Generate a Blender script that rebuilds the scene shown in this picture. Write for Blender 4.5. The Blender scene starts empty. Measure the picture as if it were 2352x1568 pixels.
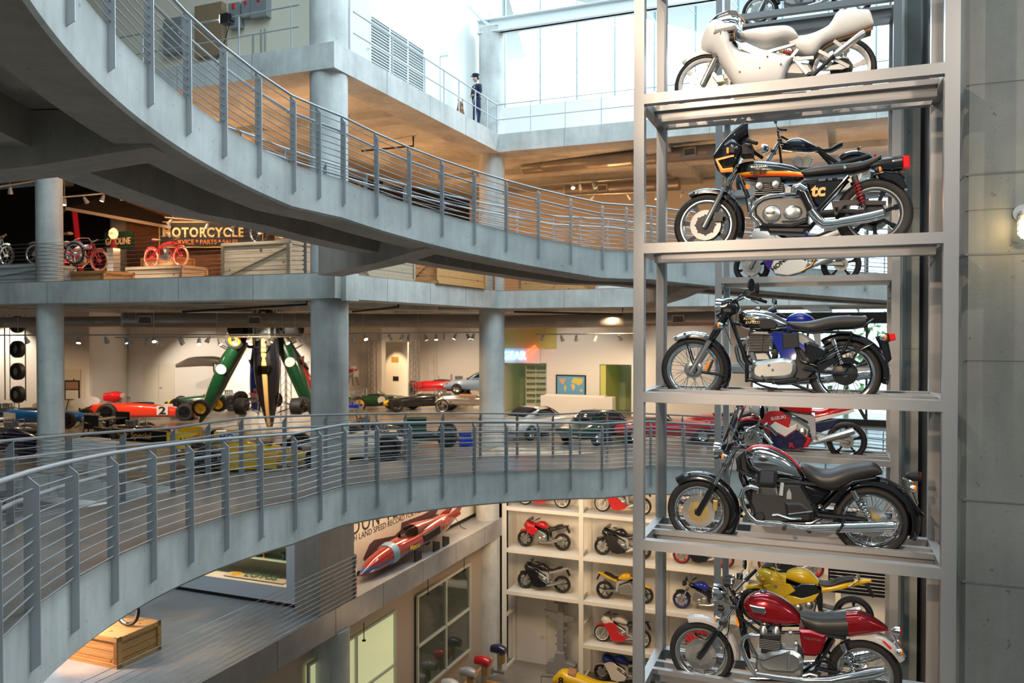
import bpy, bmesh, math, random
import numpy as np
from mathutils import Vector, Matrix
R = random.Random(7)
PI = math.pi
sc = bpy.context.scene
LINK = sc.collection.objects.link
EYE = 12.3                       # eye height above the ground floor; everything below is built with z = 0 at eye level
# ---------------------------------------------------------------- camera
cam = bpy.data.objects.new('camera', bpy.data.cameras.new('camera'))
cam.data.sensor_width = 36.0
cam.data.lens = 1862.985 / 2352 * 36
cam.rotation_euler = (PI / 2 - 0.0146, 0, 0)
cam.data.clip_start = 0.05
cam.data.clip_end = 300
cam.data.dof.use_dof = True
cam.data.dof.focus_distance = 8.6
cam.data.dof.aperture_fstop = 2.2
LINK(cam)
sc.camera = cam
# ---------------------------------------------------------------- exposure
vs = sc.view_settings
vs.view_transform = 'Standard'
vs.look = 'None'
vs.gamma = 1.0
vs.use_curve_mapping = False
vs.exposure = 0.35
cy = sc.cycles
cy.max_bounces = 6
cy.diffuse_bounces = 4
cy.glossy_bounces = 3
cy.transmission_bounces = 4
cy.transparent_max_bounces = 8
cy.caustics_reflective = False
cy.caustics_refractive = False
cy.sample_clamp_indirect = 4.0
cy.use_denoising = True
try:
    cy.denoising_use_gpu = False
except Exception:
    pass
# ---------------------------------------------------------------- sky
wd = bpy.data.worlds.new('sky')
sc.world = wd
wd.use_nodes = True
nt = wd.node_tree
bg = nt.nodes['Background']
bg.inputs[0].default_value = (0.62, 0.86, 1.0, 1)
bg.inputs[1].default_value = 2.3
# ---------------------------------------------------------------- frames
A2 = -0.3884                     # the building grid
e2 = Vector((math.cos(A2), math.sin(A2), 0))
g2 = Vector((-math.sin(A2), math.cos(A2), 0))
P1 = Vector((-4.279, 19.598, 0))
BL = 10.06
ZU, ZL, ZC, ZM, ZG = 6.936, 1.391, -4.155, -6.776, -12.3   # floor levels
SL = 0.63                        # slab edge depth
AR = -0.3721                     # the display tower
eR = Vector((math.cos(AR), math.sin(AR), 0))
gR = Vector((-math.sin(AR), math.cos(AR), 0))
RA = Vector((1.2586, 7.7587, 0))
LV = [2.243, 0.823, -0.598, -2.019, -3.44]
CX, CY, RR = 6.9229, 9.1812, 10.988
def BP(u, w, z=0.0):
    p = P1 + e2 * u + g2 * w
    return Vector((p.x, p.y, z))
def RP(u, t, z=0.0):
    p = RA + eR * u + gR * t
    return Vector((p.x, p.y, z))
# ---------------------------------------------------------------- lights
def lamp(kind, loc, energy, col, size=0.3, rot=None, aim=None, spot=1.4, blend=0.6, size_y=None):
    L = bpy.data.lights.new(kind.lower() + '_light', kind)
    L.energy = energy
    L.color = col
    if kind == 'AREA':
        L.shape = 'RECTANGLE'; L.size = size; L.size_y = size_y or size
    elif kind != 'SUN':
        L.shadow_soft_size = size
    if kind == 'SPOT':
        L.spot_size = spot; L.spot_blend = blend
    o = bpy.data.objects.new(L.name, L)
    o.location = loc
    if aim is not None:
        o.rotation_euler = (Vector(aim) - Vector(loc)).to_track_quat('-Z', 'Y').to_euler()
    elif rot is not None:
        o.rotation_euler = rot
    LINK(o)
    return o
WARM = (1.0, 0.48, 0.18)
WARM2 = (1.0, 0.68, 0.39)
COOL = (0.76, 0.90, 1.0)
NEUT = (1.0, 0.86, 0.70)
def lights():
    # daylight through the roof glazing over the atrium and the tall windows, then an added fill
    lamp('AREA', (CX - 1, CY + 1, 15.3), 2900, COOL, 18, (0, 0, 0), size_y=18)
    lamp('AREA', BP(6, 12.9, 11.5), 1900, COOL, 14, aim=BP(2, -4, 1.5), size_y=5)
    lamp('AREA', (9, -7, 7.5), 1700, (.93, .96, 1.0), 9, aim=(-3, 18, 1), size_y=7)  # unseen fill added behind the eye to brighten the columns, no window there
    # lamps under the upper soffit (motorcycle floor)
    for (u, w, e) in ((-14, 6, 80), (-8, 4.5, 150), (-3.2, 3, 150), (-10, 12, 90), (-3.5, 9, 150), (2.5, BL + 3.5, 150), (9, 14, 150), (-3, 15, 130), (14, 14, 110)):
        lamp('POINT', BP(u, w, ZU - 2.6), e, WARM, 0.25)
    for (u, w) in ((-12.4, 3.5), (-10.5, 5.5), (-14.5, 2.5), (-4.2, 2.8)):
        lamp('SPOT', BP(u - .5, w - 2.2, ZU - 1.6), 700, NEUT, .06, aim=BP(u + .3, w, ZL + 1.0), spot=1.0)
    lamp('SPOT', BP(-12.5, 6.5, ZU - 1.2), 500, (1, .68, .4), .06, aim=BP(-12.4, 9.2, 3.8), spot=1.2)
    # lamps under the ceiling of the car floor: soft lamps and track spots on the wall and the cars
    for (u, w, e) in ((-22, 7, 140), (-17, 8, 220), (-12, 5, 140), (-7, 5, 140), (-12, 14, 320), (-7, 15, 290), (-3, 8, 150), (-1, 17, 220), (-8.5, 21.5, 300),
                   (3, 14, 150), (8, 15, 170), (2, 18.5, 200), (-17, 1.5, 90)):
        lamp('SPOT', BP(u, w, ZL - .95), e * 1.5, WARM2, 0.15, aim=BP(u, w, ZC), spot=2.7, blend=.5)
    for (a, b, e) in (((-16, 15.5), (-17.2, 19.2), 1500), ((-19, 13.5), (-20.5, 17.6), 900), ((-8, 16), (-7.5, 21.7), 800), ((-25, 8), (-25, 12), 500), ((-1, 16), (-.5, 21.7), 450), ((4, 16), (4.5, 21.7), 400), ((-16, 8.5), (-18.3, 12), 900), ((-12.5, 8.5), (-13.5, 13), 1100), ((-9, 8.5), (-10.5, 12.5), 1100)):
        lamp('SPOT', BP(*a, ZL - .9), e, NEUT, .06, aim=BP(*b, ZC + 1.2), spot=1.15)
    # lamps over the banner ledge, the shelf bays and the ground floor, with added cool fill
    lamp('AREA', BP(-0.45, 5.0, ZC - SL - 0.10), 100, WARM2, 0.3, (0, -.5, A2), size_y=8)
    lamp('POINT', BP(-3.0, -5.0, ZC - 1.0), 110, (.84, .92, 1), 0.4); lamp('POINT', BP(-13, 3, ZC - 1.2), 160, (.8, .92, 1), 0.3); lamp('SPOT', BP(-3.5, -5.5, ZC - .8), 260, WARM, .05, aim=BP(-2.8, -4, ZM), spot=1.2)  # two cool points added as daylight fill on the ledge; warm spot on crate
    lamp('AREA', BP(-3.6, -.2, ZM + 1.86), 60, WARM2, 4.5, (0, 0, A2), size_y=.15)
    for u in (2.0, 6.5, 11.5):
        lamp('AREA', BP(u, BL - 3.2, -5.4), 85, WARM2, 1.2, aim=BP(u, BL + 1.2, -9.0), size_y=1.0)
    lamp('POINT', BP(2.5, 4, -8.4), 55, WARM2, 0.4)
    # show lamps aimed at the display tower from the ramp side
    for k in range(5):
        lamp('SPOT', (-2.2 + .5 * (k % 2), 1.4, 5.6 - 1.42 * k), 1050, (1.0, 0.76, 0.55), 0.05, aim=RP(1.2, 0.5, LV[0] - 1.421 * k + 0.35), spot=0.42, blend=0.9)
    lamp('SPOT', (-3.4, 4.0, 7.0), 1000, (1.0, 0.80, 0.62), 0.05, aim=RP(1.3, 0.4, 2.4), spot=0.6, blend=0.8)
    lamp('SPOT', RP(1.6, 3.6, 4.5), 260, (1.0, 0.84, 0.66), 0.05, aim=RP(1.3, 6.4, -1.5), spot=1.2, blend=0.8)
    for z in (2.6, -.6, -3.6): lamp('SPOT', RP(1.0, 2.2, z), 160, (1.0, 0.74, 0.48), 0.05, aim=RP(2.85, 6.45, z - 1.2), spot=1.1, blend=0.8)
    lamp('SPOT', RP(5.0, -6.0, 5.0), 700, (1.0, 0.86, 0.72), 0.3, aim=RP(3.6, .4, 0), spot=1.0, blend=0.9)
lights()
# ---------------------------------------------------------------- materials
_M = {}
def mat(key, col=(.5, .5, .5), rough=.5, metal=0., coat=0., emit=None, es=1., alpha=None, trans=0., ior=1.45, build=None, spec=None):
    if key in _M: return _M[key]
    m = bpy.data.materials.new(key); m.use_nodes = True
    nt = m.node_tree; b = nt.nodes['Principled BSDF']
    b.inputs['Base Color'].default_value = (*col, 1)
    b.inputs['Roughness'].default_value = rough
    b.inputs['Metallic'].default_value = metal
    b.inputs['Coat Weight'].default_value = coat
    b.inputs['Coat Roughness'].default_value = .05
    b.inputs['IOR'].default_value = ior
    if spec is not None: b.inputs['Specular IOR Level'].default_value = spec
    if emit:
        b.inputs['Emission Color'].default_value = (*emit, 1); b.inputs['Emission Strength'].default_value = es
    if trans: b.inputs['Transmission Weight'].default_value = trans
    if alpha is not None: b.inputs['Alpha'].default_value = alpha
    if build: build(nt, b)
    _M[key] = m
    return m
def paint(key, col, rough=.28): return mat(key, col, rough, 0, 1.0)
def N(nt, t, **k):
    n = nt.nodes.new(t)
    for a, v in k.items():
        if a.startswith('i_'): n.inputs[a[2:].replace('_', ' ')].default_value = v
        else: setattr(n, a, v)
    return n
def ramp2(nt, src, c0, c1, p0=.3, p1=.7):
    r = N(nt, 'ShaderNodeValToRGB'); r.color_ramp.elements[0].color = (*c0, 1); r.color_ramp.elements[1].color = (*c1, 1)
    r.color_ramp.elements[0].position = p0; r.color_ramp.elements[1].position = p1
    nt.links.new(src, r.inputs[0]); return r.outputs[0]
def mixc(nt, f, a, b, mode='MIX'):
    n = N(nt, 'ShaderNodeMix'); n.data_type = 'RGBA'; n.blend_type = mode
    for i, v in ((0, f), (6, a), (7, b)):
        if hasattr(v, 'links') or hasattr(v, 'is_linked'): nt.links.new(v, n.inputs[i])
        elif i == 0: n.inputs[0].default_value = v
        else: n.inputs[i].default_value = (*v, 1)
    return n.outputs[2]
def bump(nt, b, h, st=.3, d=.02):
    n = N(nt, 'ShaderNodeBump'); n.inputs['Strength'].default_value = st; n.inputs['Distance'].default_value = d
    nt.links.new(h, n.inputs['Height']); nt.links.new(n.outputs[0], b.inputs['Normal'])
def pos(nt, scale=None):
    g = N(nt, 'ShaderNodeNewGeometry')
    if scale is None: return g.outputs['Position']
    m = N(nt, 'ShaderNodeMapping'); m.inputs['Scale'].default_value = scale
    nt.links.new(g.outputs['Position'], m.inputs[0]); return m.outputs[0]
def noise(nt, vec, s, d=4, r=.55):
    n = N(nt, 'ShaderNodeTexNoise'); n.inputs['Scale'].default_value = s; n.inputs['Detail'].default_value = d; n.inputs['Roughness'].default_value = r
    nt.links.new(vec, n.inputs['Vector']); return n.outputs[0]
def concrete_build(c0, c1, sk=.2):
    def f(nt, b):
        a = noise(nt, pos(nt), .9, 6, .6)
        col = ramp2(nt, a, c0, c1, .35, .68)
        s = noise(nt, pos(nt, (3.0, 3.0, .35)), 1.6, 5, .6)      # vertical streaks
        col = mixc(nt, sk, col, ramp2(nt, s, (c0[0]*.75, c0[1]*.75, c0[2]*.72), c1, .38, .6))
        p = noise(nt, pos(nt), 14, 3, .6)
        sp = ramp2(nt, p, (.45, .43, .4), (1, 1, 1), .27, .33)
        col = mixc(nt, .8, col, sp, 'MULTIPLY')
        nt.links.new(col, b.inputs['Base Color'])
        bump(nt, b, noise(nt, pos(nt), 30, 4, .6), .15, .01)
    return f
def wood_build(c0, c1, ax=0):
    def f(nt, b):
        tc = N(nt, 'ShaderNodeTexCoord')
        m = N(nt, 'ShaderNodeMapping'); s = [14, 14, 14]; s[ax] = 1.2; m.inputs['Scale'].default_value = s
        nt.links.new(tc.outputs['Object'], m.inputs[0])
        a = noise(nt, m.outputs[0], 1.6, 6, .65)
        col = ramp2(nt, a, c0, c1, .3, .7)
        k = noise(nt, tc.outputs['Object'], 5.5, 1, .3)
        col = mixc(nt, .9, col, ramp2(nt, k, (.25, .12, .05), (1, 1, 1), .245, .28), 'MULTIPLY')
        nt.links.new(col, b.inputs['Base Color']); bump(nt, b, a, .1, .005)
    return f
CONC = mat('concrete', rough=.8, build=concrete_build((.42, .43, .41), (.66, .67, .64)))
CONC_D = mat('concrete_warm_bounce', rough=.85, build=concrete_build((.34, .295, .25), (.47, .41, .35)))  # ramp soffit, brackets and pier: warm bounce light put into the colour
CONC_W = mat('concrete_wall', rough=.82, build=concrete_build((.20, .205, .19), (.29, .30, .275)))
FLOOR = mat('polished_concrete_floor', rough=.22, build=concrete_build((.22, .19, .155), (.31, .27, .225), 0))
FLOOR_G = mat('ground_floor', rough=.45, build=concrete_build((.22, .19, .155), (.30, .265, .22), 0))
DECK = mat('ramp_deck', rough=.3, build=concrete_build((.15, .135, .12), (.22, .20, .18), 0))
STEEL = mat('painted_grey_steel', (.43, .42, .415), .38, .35)
RAIL = mat('railing_steel', (.43, .45, .47), .42, .3)
RAILR = mat('railing_rod', (.38, .40, .42), .35, .6)
WALLW = mat('white_plaster', (.80, .76, .70), .7)
WALLC = mat('cream_plaster', (.72, .66, .54), .7)
WALLP = mat('pale_wall', (.86, .85, .82), .6)
BLACK = mat('matt_black', (.012, .012, .013), .55)
DARKW = mat('black_exhibit_wall', (.02, .014, .012), .8)
GLOSSB = paint('gloss_black', (.006, .006, .008), .2)
RUB = mat('tyre_rubber', (.022, .020, .020), .62)
CHROME = mat('chrome', (.86, .86, .87), .07, 1.)
ALU = mat('cast_aluminium', (.66, .65, .62), .3, 1.)
ALUD = mat('dull_aluminium', (.42, .42, .41), .45, .9)
DMET = mat('dark_engine_metal', (.05, .05, .052), .42, .6)
GOLD = mat('gold_anodised', (.72, .52, .22), .32, .9)
LEATH = mat('black_leather', (.022, .021, .021), .42)
BROWNL = mat('tan_leather', (.42, .20, .08), .5)
ORANGE = mat('amber_lens', (.95, .28, .02), .2, 0, .6)
REDL = mat('red_lens', (.75, .01, .015), .15, 0, .8)
GLASS = mat('clear_glass', (.9, .95, .95), .03, 0, 0, None, 1, None, 1.0, 1.1)
WHITE = paint('white_paint', (.80, .79, .77))
SHELFW = mat('white_painted_steel_shelf', (.80, .76, .68), .55)
WOOD = mat('pine_wood', rough=.5, build=wood_build((.50, .25, .08), (.74, .42, .16)))
WOODP = mat('pale_pine_wood', rough=.6, build=wood_build((.50, .38, .25), (.68, .54, .38)))
RED = paint('red_paint', (.62, .012, .016))
LAMPE = mat('lamp_glow', (1, .9, .75), .3, 0, 0, (1, .86, .62), 14)
# ---------------------------------------------------------------- mesh helpers
class MB:
    def __init__(s): s.v = []; s.f = []; s.m = []; s.M = None
    def add(s, vs, fs, mi=0):
        b = len(s.v)
        if s.M is not None: vs = [s.M @ Vector(v) for v in vs]
        s.v += [tuple(v) for v in vs]; s.f += [[b + i for i in f] for f in fs]; s.m += [mi] * len(fs); return s
    def bx(s, x0, x1, y0, y1, z0, z1, mi=0):
        return s.add([(x0, y0, z0), (x1, y0, z0), (x1, y1, z0), (x0, y1, z0), (x0, y0, z1), (x1, y0, z1), (x1, y1, z1), (x0, y1, z1)],
                     [(0, 3, 2, 1), (4, 5, 6, 7), (0, 1, 5, 4), (1, 2, 6, 5), (2, 3, 7, 6), (3, 0, 4, 7)], mi)
    def box(s, c, d, mi=0): return s.bx(c[0]-d[0]/2, c[0]+d[0]/2, c[1]-d[1]/2, c[1]+d[1]/2, c[2]-d[2]/2, c[2]+d[2]/2, mi)
    def bar(s, a, b, w, h, mi=0, up=(0, 0, 1)):     # square bar from a to b
        a = Vector(a); b = Vector(b); d = (b - a).normalized(); up = Vector(up)
        sd = d.cross(up)
        if sd.length < 1e-4: sd = d.cross(Vector((1, 0, 0)))
        sd.normalize(); u = sd.cross(d)
        vs = [p + sd * i * w / 2 + u * j * h / 2 for p in (a, b) for i, j in ((-1, -1), (1, -1), (1, 1), (-1, 1))]
        return s.add(vs, [(3, 2, 1, 0), (4, 5, 6, 7), (0, 1, 5, 4), (1, 2, 6, 5), (2, 3, 7, 6), (3, 0, 4, 7)], mi)
    def tube(s, pts, r, n=8, mi=0, closed=False, cap=True, flat=None):
        pts = [Vector(p) for p in pts]; k = len(pts); rs = r if isinstance(r, (list, tuple)) else [r] * k
        ring = []; pu = None; vs = []
        for i, p in enumerate(pts):
            if closed: d = pts[(i + 1) % k] - pts[i - 1]
            else: d = pts[min(i + 1, k - 1)] - pts[max(i - 1, 0)]
            d.normalize()
            if pu is None:
                pu = Vector((0, 1, 0)) if abs(d.y) < .9 else Vector((0, 0, 1))
            pu = (pu - d * pu.dot(d)).normalized(); sd = d.cross(pu)
            for j in range(n):
                a = 2 * PI * j / n
                vs.append(p + (pu * math.cos(a) * (flat or 1) + sd * math.sin(a)) * rs[i])
        fs = []
        for i in range(k if closed else k - 1):
            q = (i + 1) % k
            for j in range(n): fs.append((i*n + j, i*n + (j+1) % n, q*n + (j+1) % n, q*n + j))
        if cap and not closed: fs += [tuple(range(n))[::-1], tuple((k-1)*n + j for j in range(n))]
        return s.add(vs, fs, mi)
    def lathe(s, prof, c=(0, 0, 0), ax='Y', n=24, mi=0, arc=None, closed=False, sx=1., sz=1.):   # prof: (radius, height along the axis)
        a0, a1 = arc or (0, 2 * PI); full = arc is None; m = n if full else n + 1; vs = []
        for (r, h) in prof:
            for j in range(m):
                a = a0 + (a1 - a0) * j / n; x = r * math.cos(a) * sx; y = r * math.sin(a) * sz
                vs.append({'Y': (c[0] + x, c[1] + h, c[2] + y), 'Z': (c[0] + x, c[1] + y, c[2] + h), 'X': (c[0] + h, c[1] + x, c[2] + y)}[ax])
        fs = []; k = len(prof)
        for i in range(k if closed else k - 1):
            q = (i + 1) % k
            for j in range(n):
                j2 = (j + 1) % m if full else j + 1
                fs.append((i*m + j, i*m + j2, q*m + j2, q*m + j))
        return s.add(vs, fs, mi)
    def disc(s, c, r, h, ax='Y', n=24, mi=0, r2=None):
        r2 = r if r2 is None else r2
        return s.lathe([(0, -h/2), (r, -h/2), (r2, h/2), (0, h/2)], c, ax, n, mi)
    def ball(s, c, r, n=12, mi=0):
        r = r if isinstance(r, (list, tuple)) else (r, r, r)
        vs = []; m = n // 2 + 1
        for i in range(m):
            t = PI * i / (m - 1)
            for j in range(n):
                a = 2 * PI * j / n; vs.append((c[0] + r[0]*math.sin(t)*math.cos(a), c[1] + r[1]*math.sin(t)*math.sin(a), c[2] + r[2]*math.cos(t)))
        return s.add(vs, [(i*n + j, (i+1)*n + j, (i+1)*n + (j+1) % n, i*n + (j+1) % n) for i in range(m-1) for j in range(n)], mi)
    def plate(s, pts, y0, y1, b=0., mi=0):          # outline in the XZ plane, thickness along Y, edge rounding b
        n = len(pts); ar = sum(pts[i][0]*pts[(i+1) % n][1] - pts[(i+1) % n][0]*pts[i][1] for i in range(n))
        if ar < 0: pts = pts[::-1]
        P = [Vector((p[0], p[1])) for p in pts]; I = []
        for i in range(n):
            d1 = (P[i] - P[i-1]); d2 = (P[(i+1) % n] - P[i])
            d1 = d1.normalized() if d1.length > 0 else d2.normalized(); d2 = d2.normalized() if d2.length > 0 else d1
            m = Vector((-(d1.y + d2.y), d1.x + d2.x)); m = m.normalized() if m.length > 1e-5 else Vector((-d1.y, d1.x))
            c = max(.5, m.dot(Vector((-d1.y, d1.x)))); I.append(P[i] + m * b / c)
        if b <= 0:
            rings = [(P, y0), (P, y1)]
        else:
            H = [(p * .3 + q * .7) for p, q in zip(P, I)]; H2 = [(p * .3 + q * .7) for p, q in zip(I, P)]
            rings = [(I, y0), (H, y0 + b*.3), (P, y0 + b), (P, y1 - b), (H, y1 - b*.3), (I, y1)]
        vs = [(q.x, y, q.y) for (r, y) in rings for q in r]; k = len(rings)
        fs = [(i*n + j, i*n + (j+1) % n, (i+1)*n + (j+1) % n, (i+1)*n + j) for i in range(k-1) for j in range(n)]
        fs += [tuple(range(n))[::-1], tuple((k-1)*n + j for j in range(n))]
        return s.add(vs, fs, mi)
    def body(s, top, bot, hw, n=22, seg=20, p=2.4, mi=0, y=0., x0=None, x1=None, sm=2, pz=None):
        # lofted body along X: top / bottom height and half width as functions of x
        top = sorted(top); bot = sorted(bot); hw = sorted(hw)
        a = x0 if x0 is not None else min(top[0][0], bot[0][0]); c = x1 if x1 is not None else max(top[-1][0], bot[-1][0])
        t = (1 - np.cos(np.linspace(0, PI, n))) / 2 * .55 + np.linspace(0, 1, n) * .45; X = a + (c - a) * t
        def F(L):
            v = np.interp(X, [q[0] for q in L], [q[1] for q in L])
            for _ in range(sm):
                w = v.copy(); w[1:-1] = (v[:-2] + 2 * v[1:-1] + v[2:]) / 4; v = w
            return v
        T = F(top); B = F(bot); W = F(hw); vs = []
        for i in range(n):
            zc = (T[i] + B[i]) / 2; h = max((T[i] - B[i]) / 2, .002); w = max(W[i], .002)
            for j in range(seg):
                q = 2 * PI * j / seg; cc, ss = math.cos(q), math.sin(q)
                vs.append((X[i], y + w * abs(cc) ** (2/p) * (1 if cc > 0 else -1), zc + h * abs(ss) ** (2/(pz or p)) * (1 if ss > 0 else -1)))
        fs = [(i*seg + j, (i+1)*seg + j, (i+1)*seg + (j+1) % seg, i*seg + (j+1) % seg) for i in range(n-1) for j in range(seg)]
        fs += [tuple(range(seg)), tuple((n-1)*seg + j for j in range(seg))[::-1]]
        return s.add(vs, fs, mi)
    def arc_strip(s, c, r, a0, a1, w, th, n=16, mi=0, crown=.25):    # mudguard: curved strip round an axle, angles from +X towards +Z
        prof = [(-1, -crown * .12), (-.92, 0), (-.5, crown * .10), (0, crown * .13), (.5, crown * .10), (.92, 0), (1, -crown * .12)]
        vs = []; m = len(prof)
        for i in range(n + 1):
            a = a0 + (a1 - a0) * i / n; e = 1.0 if 0 < i < n else .8
            for (q, d) in prof:
                for t in (0, th):
                    rr = r + d + t; vs.append((c[0] + rr * math.cos(a), q * w / 2 * e, c[1] + rr * math.sin(a)))
        fs = []
        for i in range(n):
            for j in range(m - 1):
                b = (i * m + j) * 2; d = ((i + 1) * m + j) * 2
                fs += [(b, d, d + 2, b + 2), (b + 1, b + 3, d + 3, d + 1)]
            b = i * m * 2; d = (i + 1) * m * 2; e_ = (m - 1) * 2
            fs += [(b, b + 1, d + 1, d), (b + e_, d + e_, d + e_ + 1, b + e_ + 1)]
        for i in (0, n):
            b = i * m * 2
            for j in range(m - 1): fs.append((b + 2*j, b + 2*j + 2, b + 2*j + 3, b + 2*j + 1))
        return s.add(vs, fs, mi)
def obj(name, mb, m, parent=None, loc=None, rot=None, smooth=40):
    me = bpy.data.meshes.new(name); me.from_pydata(mb.v, [], mb.f)
    for x in (m if isinstance(m, (list, tuple)) else [m]): me.materials.append(x)
    if isinstance(m, (list, tuple)): me.polygons.foreach_set('material_index', mb.m)
    bm = bmesh.new(); bm.from_mesh(me); bmesh.ops.recalc_face_normals(bm, faces=bm.faces); bm.to_mesh(me); bm.free()
    if smooth:
        me.polygons.foreach_set('use_smooth', [True] * len(me.polygons)); me.set_sharp_from_angle(angle=math.radians(smooth))
    o = bpy.data.objects.new(name, me); LINK(o)
    if parent is not None: o.parent = parent
    if loc is not None: o.location = loc
    if rot is not None: o.rotation_euler = rot
    return o
def tag(o, label=None, cat=None, group=None, kind=None):
    if label: o['label'] = label
    if cat: o['category'] = cat
    if group: o['group'] = group
    if kind: o['kind'] = kind
    return o
def thing(name, label, cat, loc=(0, 0, 0), rz=0., group=None, rot=None):
    o = bpy.data.objects.new(name, None); o.empty_display_size = .2; LINK(o)
    o.location = loc; o.rotation_euler = rot or (0, 0, rz)
    return tag(o, label, cat, group)
def st(o): o['kind'] = 'structure'; return o
def dup(o, parent=None, loc=None, rot=None, label=None, group=None):
    c = o.copy(); LINK(c)
    if parent is not None: c.parent = parent
    for ch in o.children: dup(ch, c)
    if loc is not None: c.location = loc
    if rot is not None: c.rotation_euler = rot
    if label: c['label'] = label
    if group: c['group'] = group
    return c
def text(name, s, size, m, parent, loc, rot, ext=.004, sx=1., align='LEFT', shear=0., label=None, space=1., bold=0.):
    cu = bpy.data.curves.new(name, 'FONT'); cu.body = s; cu.size = size; cu.extrude = ext; cu.align_x = align; cu.shear = shear
    cu.space_character = space; cu.offset = bold; cu.resolution_u = 3
    c_ = bpy.data.objects.new(name, cu); me = bpy.data.meshes.new_from_object(c_); bpy.data.objects.remove(c_)
    me.name = name; me.materials.clear(); me.materials.append(m); o = bpy.data.objects.new(name, me); LINK(o); o.parent = parent; o.location = loc; o.rotation_euler = rot; o.scale = (sx, 1, 1)
    if label: o['label'] = label
    return o
# ================================================================ the building
def brickb(nt, b):
    t = N(nt, 'ShaderNodeTexBrick'); tc = N(nt, 'ShaderNodeTexCoord'); m = N(nt, 'ShaderNodeMapping'); m.inputs['Rotation'].default_value = (PI/2, 0, 0)
    nt.links.new(tc.outputs['Object'], m.inputs[0]); nt.links.new(m.outputs[0], t.inputs['Vector'])
    t.inputs['Color1'].default_value = (.20, .08, .035, 1); t.inputs['Color2'].default_value = (.12, .05, .025, 1); t.inputs['Mortar'].default_value = (.06, .04, .03, 1)
    t.inputs['Scale'].default_value = 4.; t.inputs['Mortar Size'].default_value = .02; nt.links.new(t.outputs[0], b.inputs['Base Color'])
def bmat(u=0, w=0, z=0): return Matrix.Translation(BP(u, w, z)) @ Matrix.Rotation(A2, 4, 'Z')
def bobj(name, mb, m, **k):           # a mesh given in building coordinates (u, w, z)
    o = obj(name, mb, m, **k); o.matrix_world = bmat(); return o
def prism(mb, pts, z0, z1, mi=0):
    n = len(pts); vs = [(p[0], p[1], z) for z in (z0, z1) for p in pts]
    mb.add(vs, [tuple(range(n))[::-1], tuple(n + i for i in range(n))] + [(i, (i+1) % n, n + (i+1) % n, n + i) for i in range(n)], mi)
def joint_lines(mb, u0, u1, w, z0, z1, step):   # thin recessed-looking form joints
    pass
FU0, FU1, FW1 = -34, 26, 27
def L_slab(name, top, m, topm, deep=SL, kind_name=None, cut=0.):
    mb = MB()
    pts = [(FU0, 0.0), (0, 0), (0, BL), (FU1, BL), (FU1, FW1), (FU0, FW1)]
    mb2 = MB(); prism(mb2, pts, top - .02, top)
    inn = [(FU0, .02), (-.02, .02), (-.02, BL + .02), (FU1, BL + .02), (FU1, FW1), (FU0, FW1)]
    prism(mb, pts, top - .30, top - .0205)
    mb.bx(FU0, 0, 0, .95, top - deep, top - .30); mb.bx(-.95, 0, .9501, BL + .95, top - deep, top - .30); mb.bx(0, FU1, BL, BL + .95, top - deep, top - .30)
    for u in (-5.2, -10.4, -15.6, -20.8, -26): mb.bx(u - .45, u + .45, .95, FW1, top - deep + .06, top - .30)
    for u in (5.2, 10.4, 15.6): mb.bx(u - .45, u + .45, BL + .95, FW1, top - deep + .06, top - .30)
    for w in (5.2,): mb.bx(FU0, -.95, w - .45, w + .45, top - deep + .09, top - .30)
    for w in (BL + 5, BL + 10): mb.bx(FU0, FU1, w - .45, w + .45, top - deep + .09, top - .30)
    st(bobj(name, mb, m, smooth=0)); st(bobj('floor', mb2, topm, smooth=0))
    g = MB()                                                  # vertical form joints on the fascia
    for k in range(1, 14): g.bx(-k * 2.45 - .006, -k * 2.45 + .006, -.004, .01, top - deep, top)
    for k in range(1, 4): g.bx(-.01, .004, k * 2.45 - .006, k * 2.45 + .006, top - deep, top)
    for k in range(1, 9): g.bx(k * 2.45 - .006, k * 2.45 + .006, BL - .004, BL + .01, top - deep, top)
    st(bobj('trim_1', g, mat('form_joint', (.16, .17, .17), .9), smooth=0))
L_slab('upper_slab', ZU, CONC, CONC)
L_slab('middle_slab', ZL, CONC, FLOOR)
L_slab('car_floor_slab', ZC, CONC, FLOOR)
m_ = MB(); prism(m_, [(FU0, -14), (0, -14), (0, BL + .3), (FU0, BL + .3)], ZM - SL, ZM); m_.bx(0, 0.01, 0, .01, ZM, ZM + .001)
st(bobj('ledge_slab', m_, mat('ledge_concrete', rough=.35, build=concrete_build((.27, .265, .265), (.40, .39, .385), 0)), smooth=0))
g = MB()
for k in range(-5, 5): g.bx(-.01, .004, k * 2.2 - .006, k * 2.2 + .006, ZM - SL, ZM)
st(bobj('trim_2', g, mat('form_joint'), smooth=0))
m_ = MB(); m_.bx(FU0, FU1, -18, FW1, ZG - .3, ZG); st(bobj('floor', m_, FLOOR_G, smooth=0))
# columns
def column(u, w, z0, z1, r):
    mb = MB(); mb.lathe([(0, 0), (r, 0), (r, z1 - z0), (0, z1 - z0)], (0, 0, 0), 'Z', 40)
    for k in (1, 2):                      # form joints
        if z1 - z0 > 2.4 * k: mb.lathe([(r + .001, 2.4*k - .004), (r + .003, 2.4*k), (r + .001, 2.4*k + .004)], (0, 0, 0), 'Z', 40)
    o = obj('column', mb, CONC); o.location = BP(u, w, z0); return st(o)
for (u, w, r) in ((-.50, .50, .465), (-.48, BL + .48, .465), (-10.3, .48, .36)):
    column(u, w, ZC, ZL - SL, r); column(u, w, ZL, ZU - SL, r)
column(-.50, .50, ZU, 15.5, .465); column(-.48, BL + .48, ZU, 10.85, .465)
column(-.46, .3, ZG, ZM - SL, .55); column(-.42, BL - .05, ZM, ZC - SL, .42); column(-.42, BL - .0, ZG, ZM - SL, .42)
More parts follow.
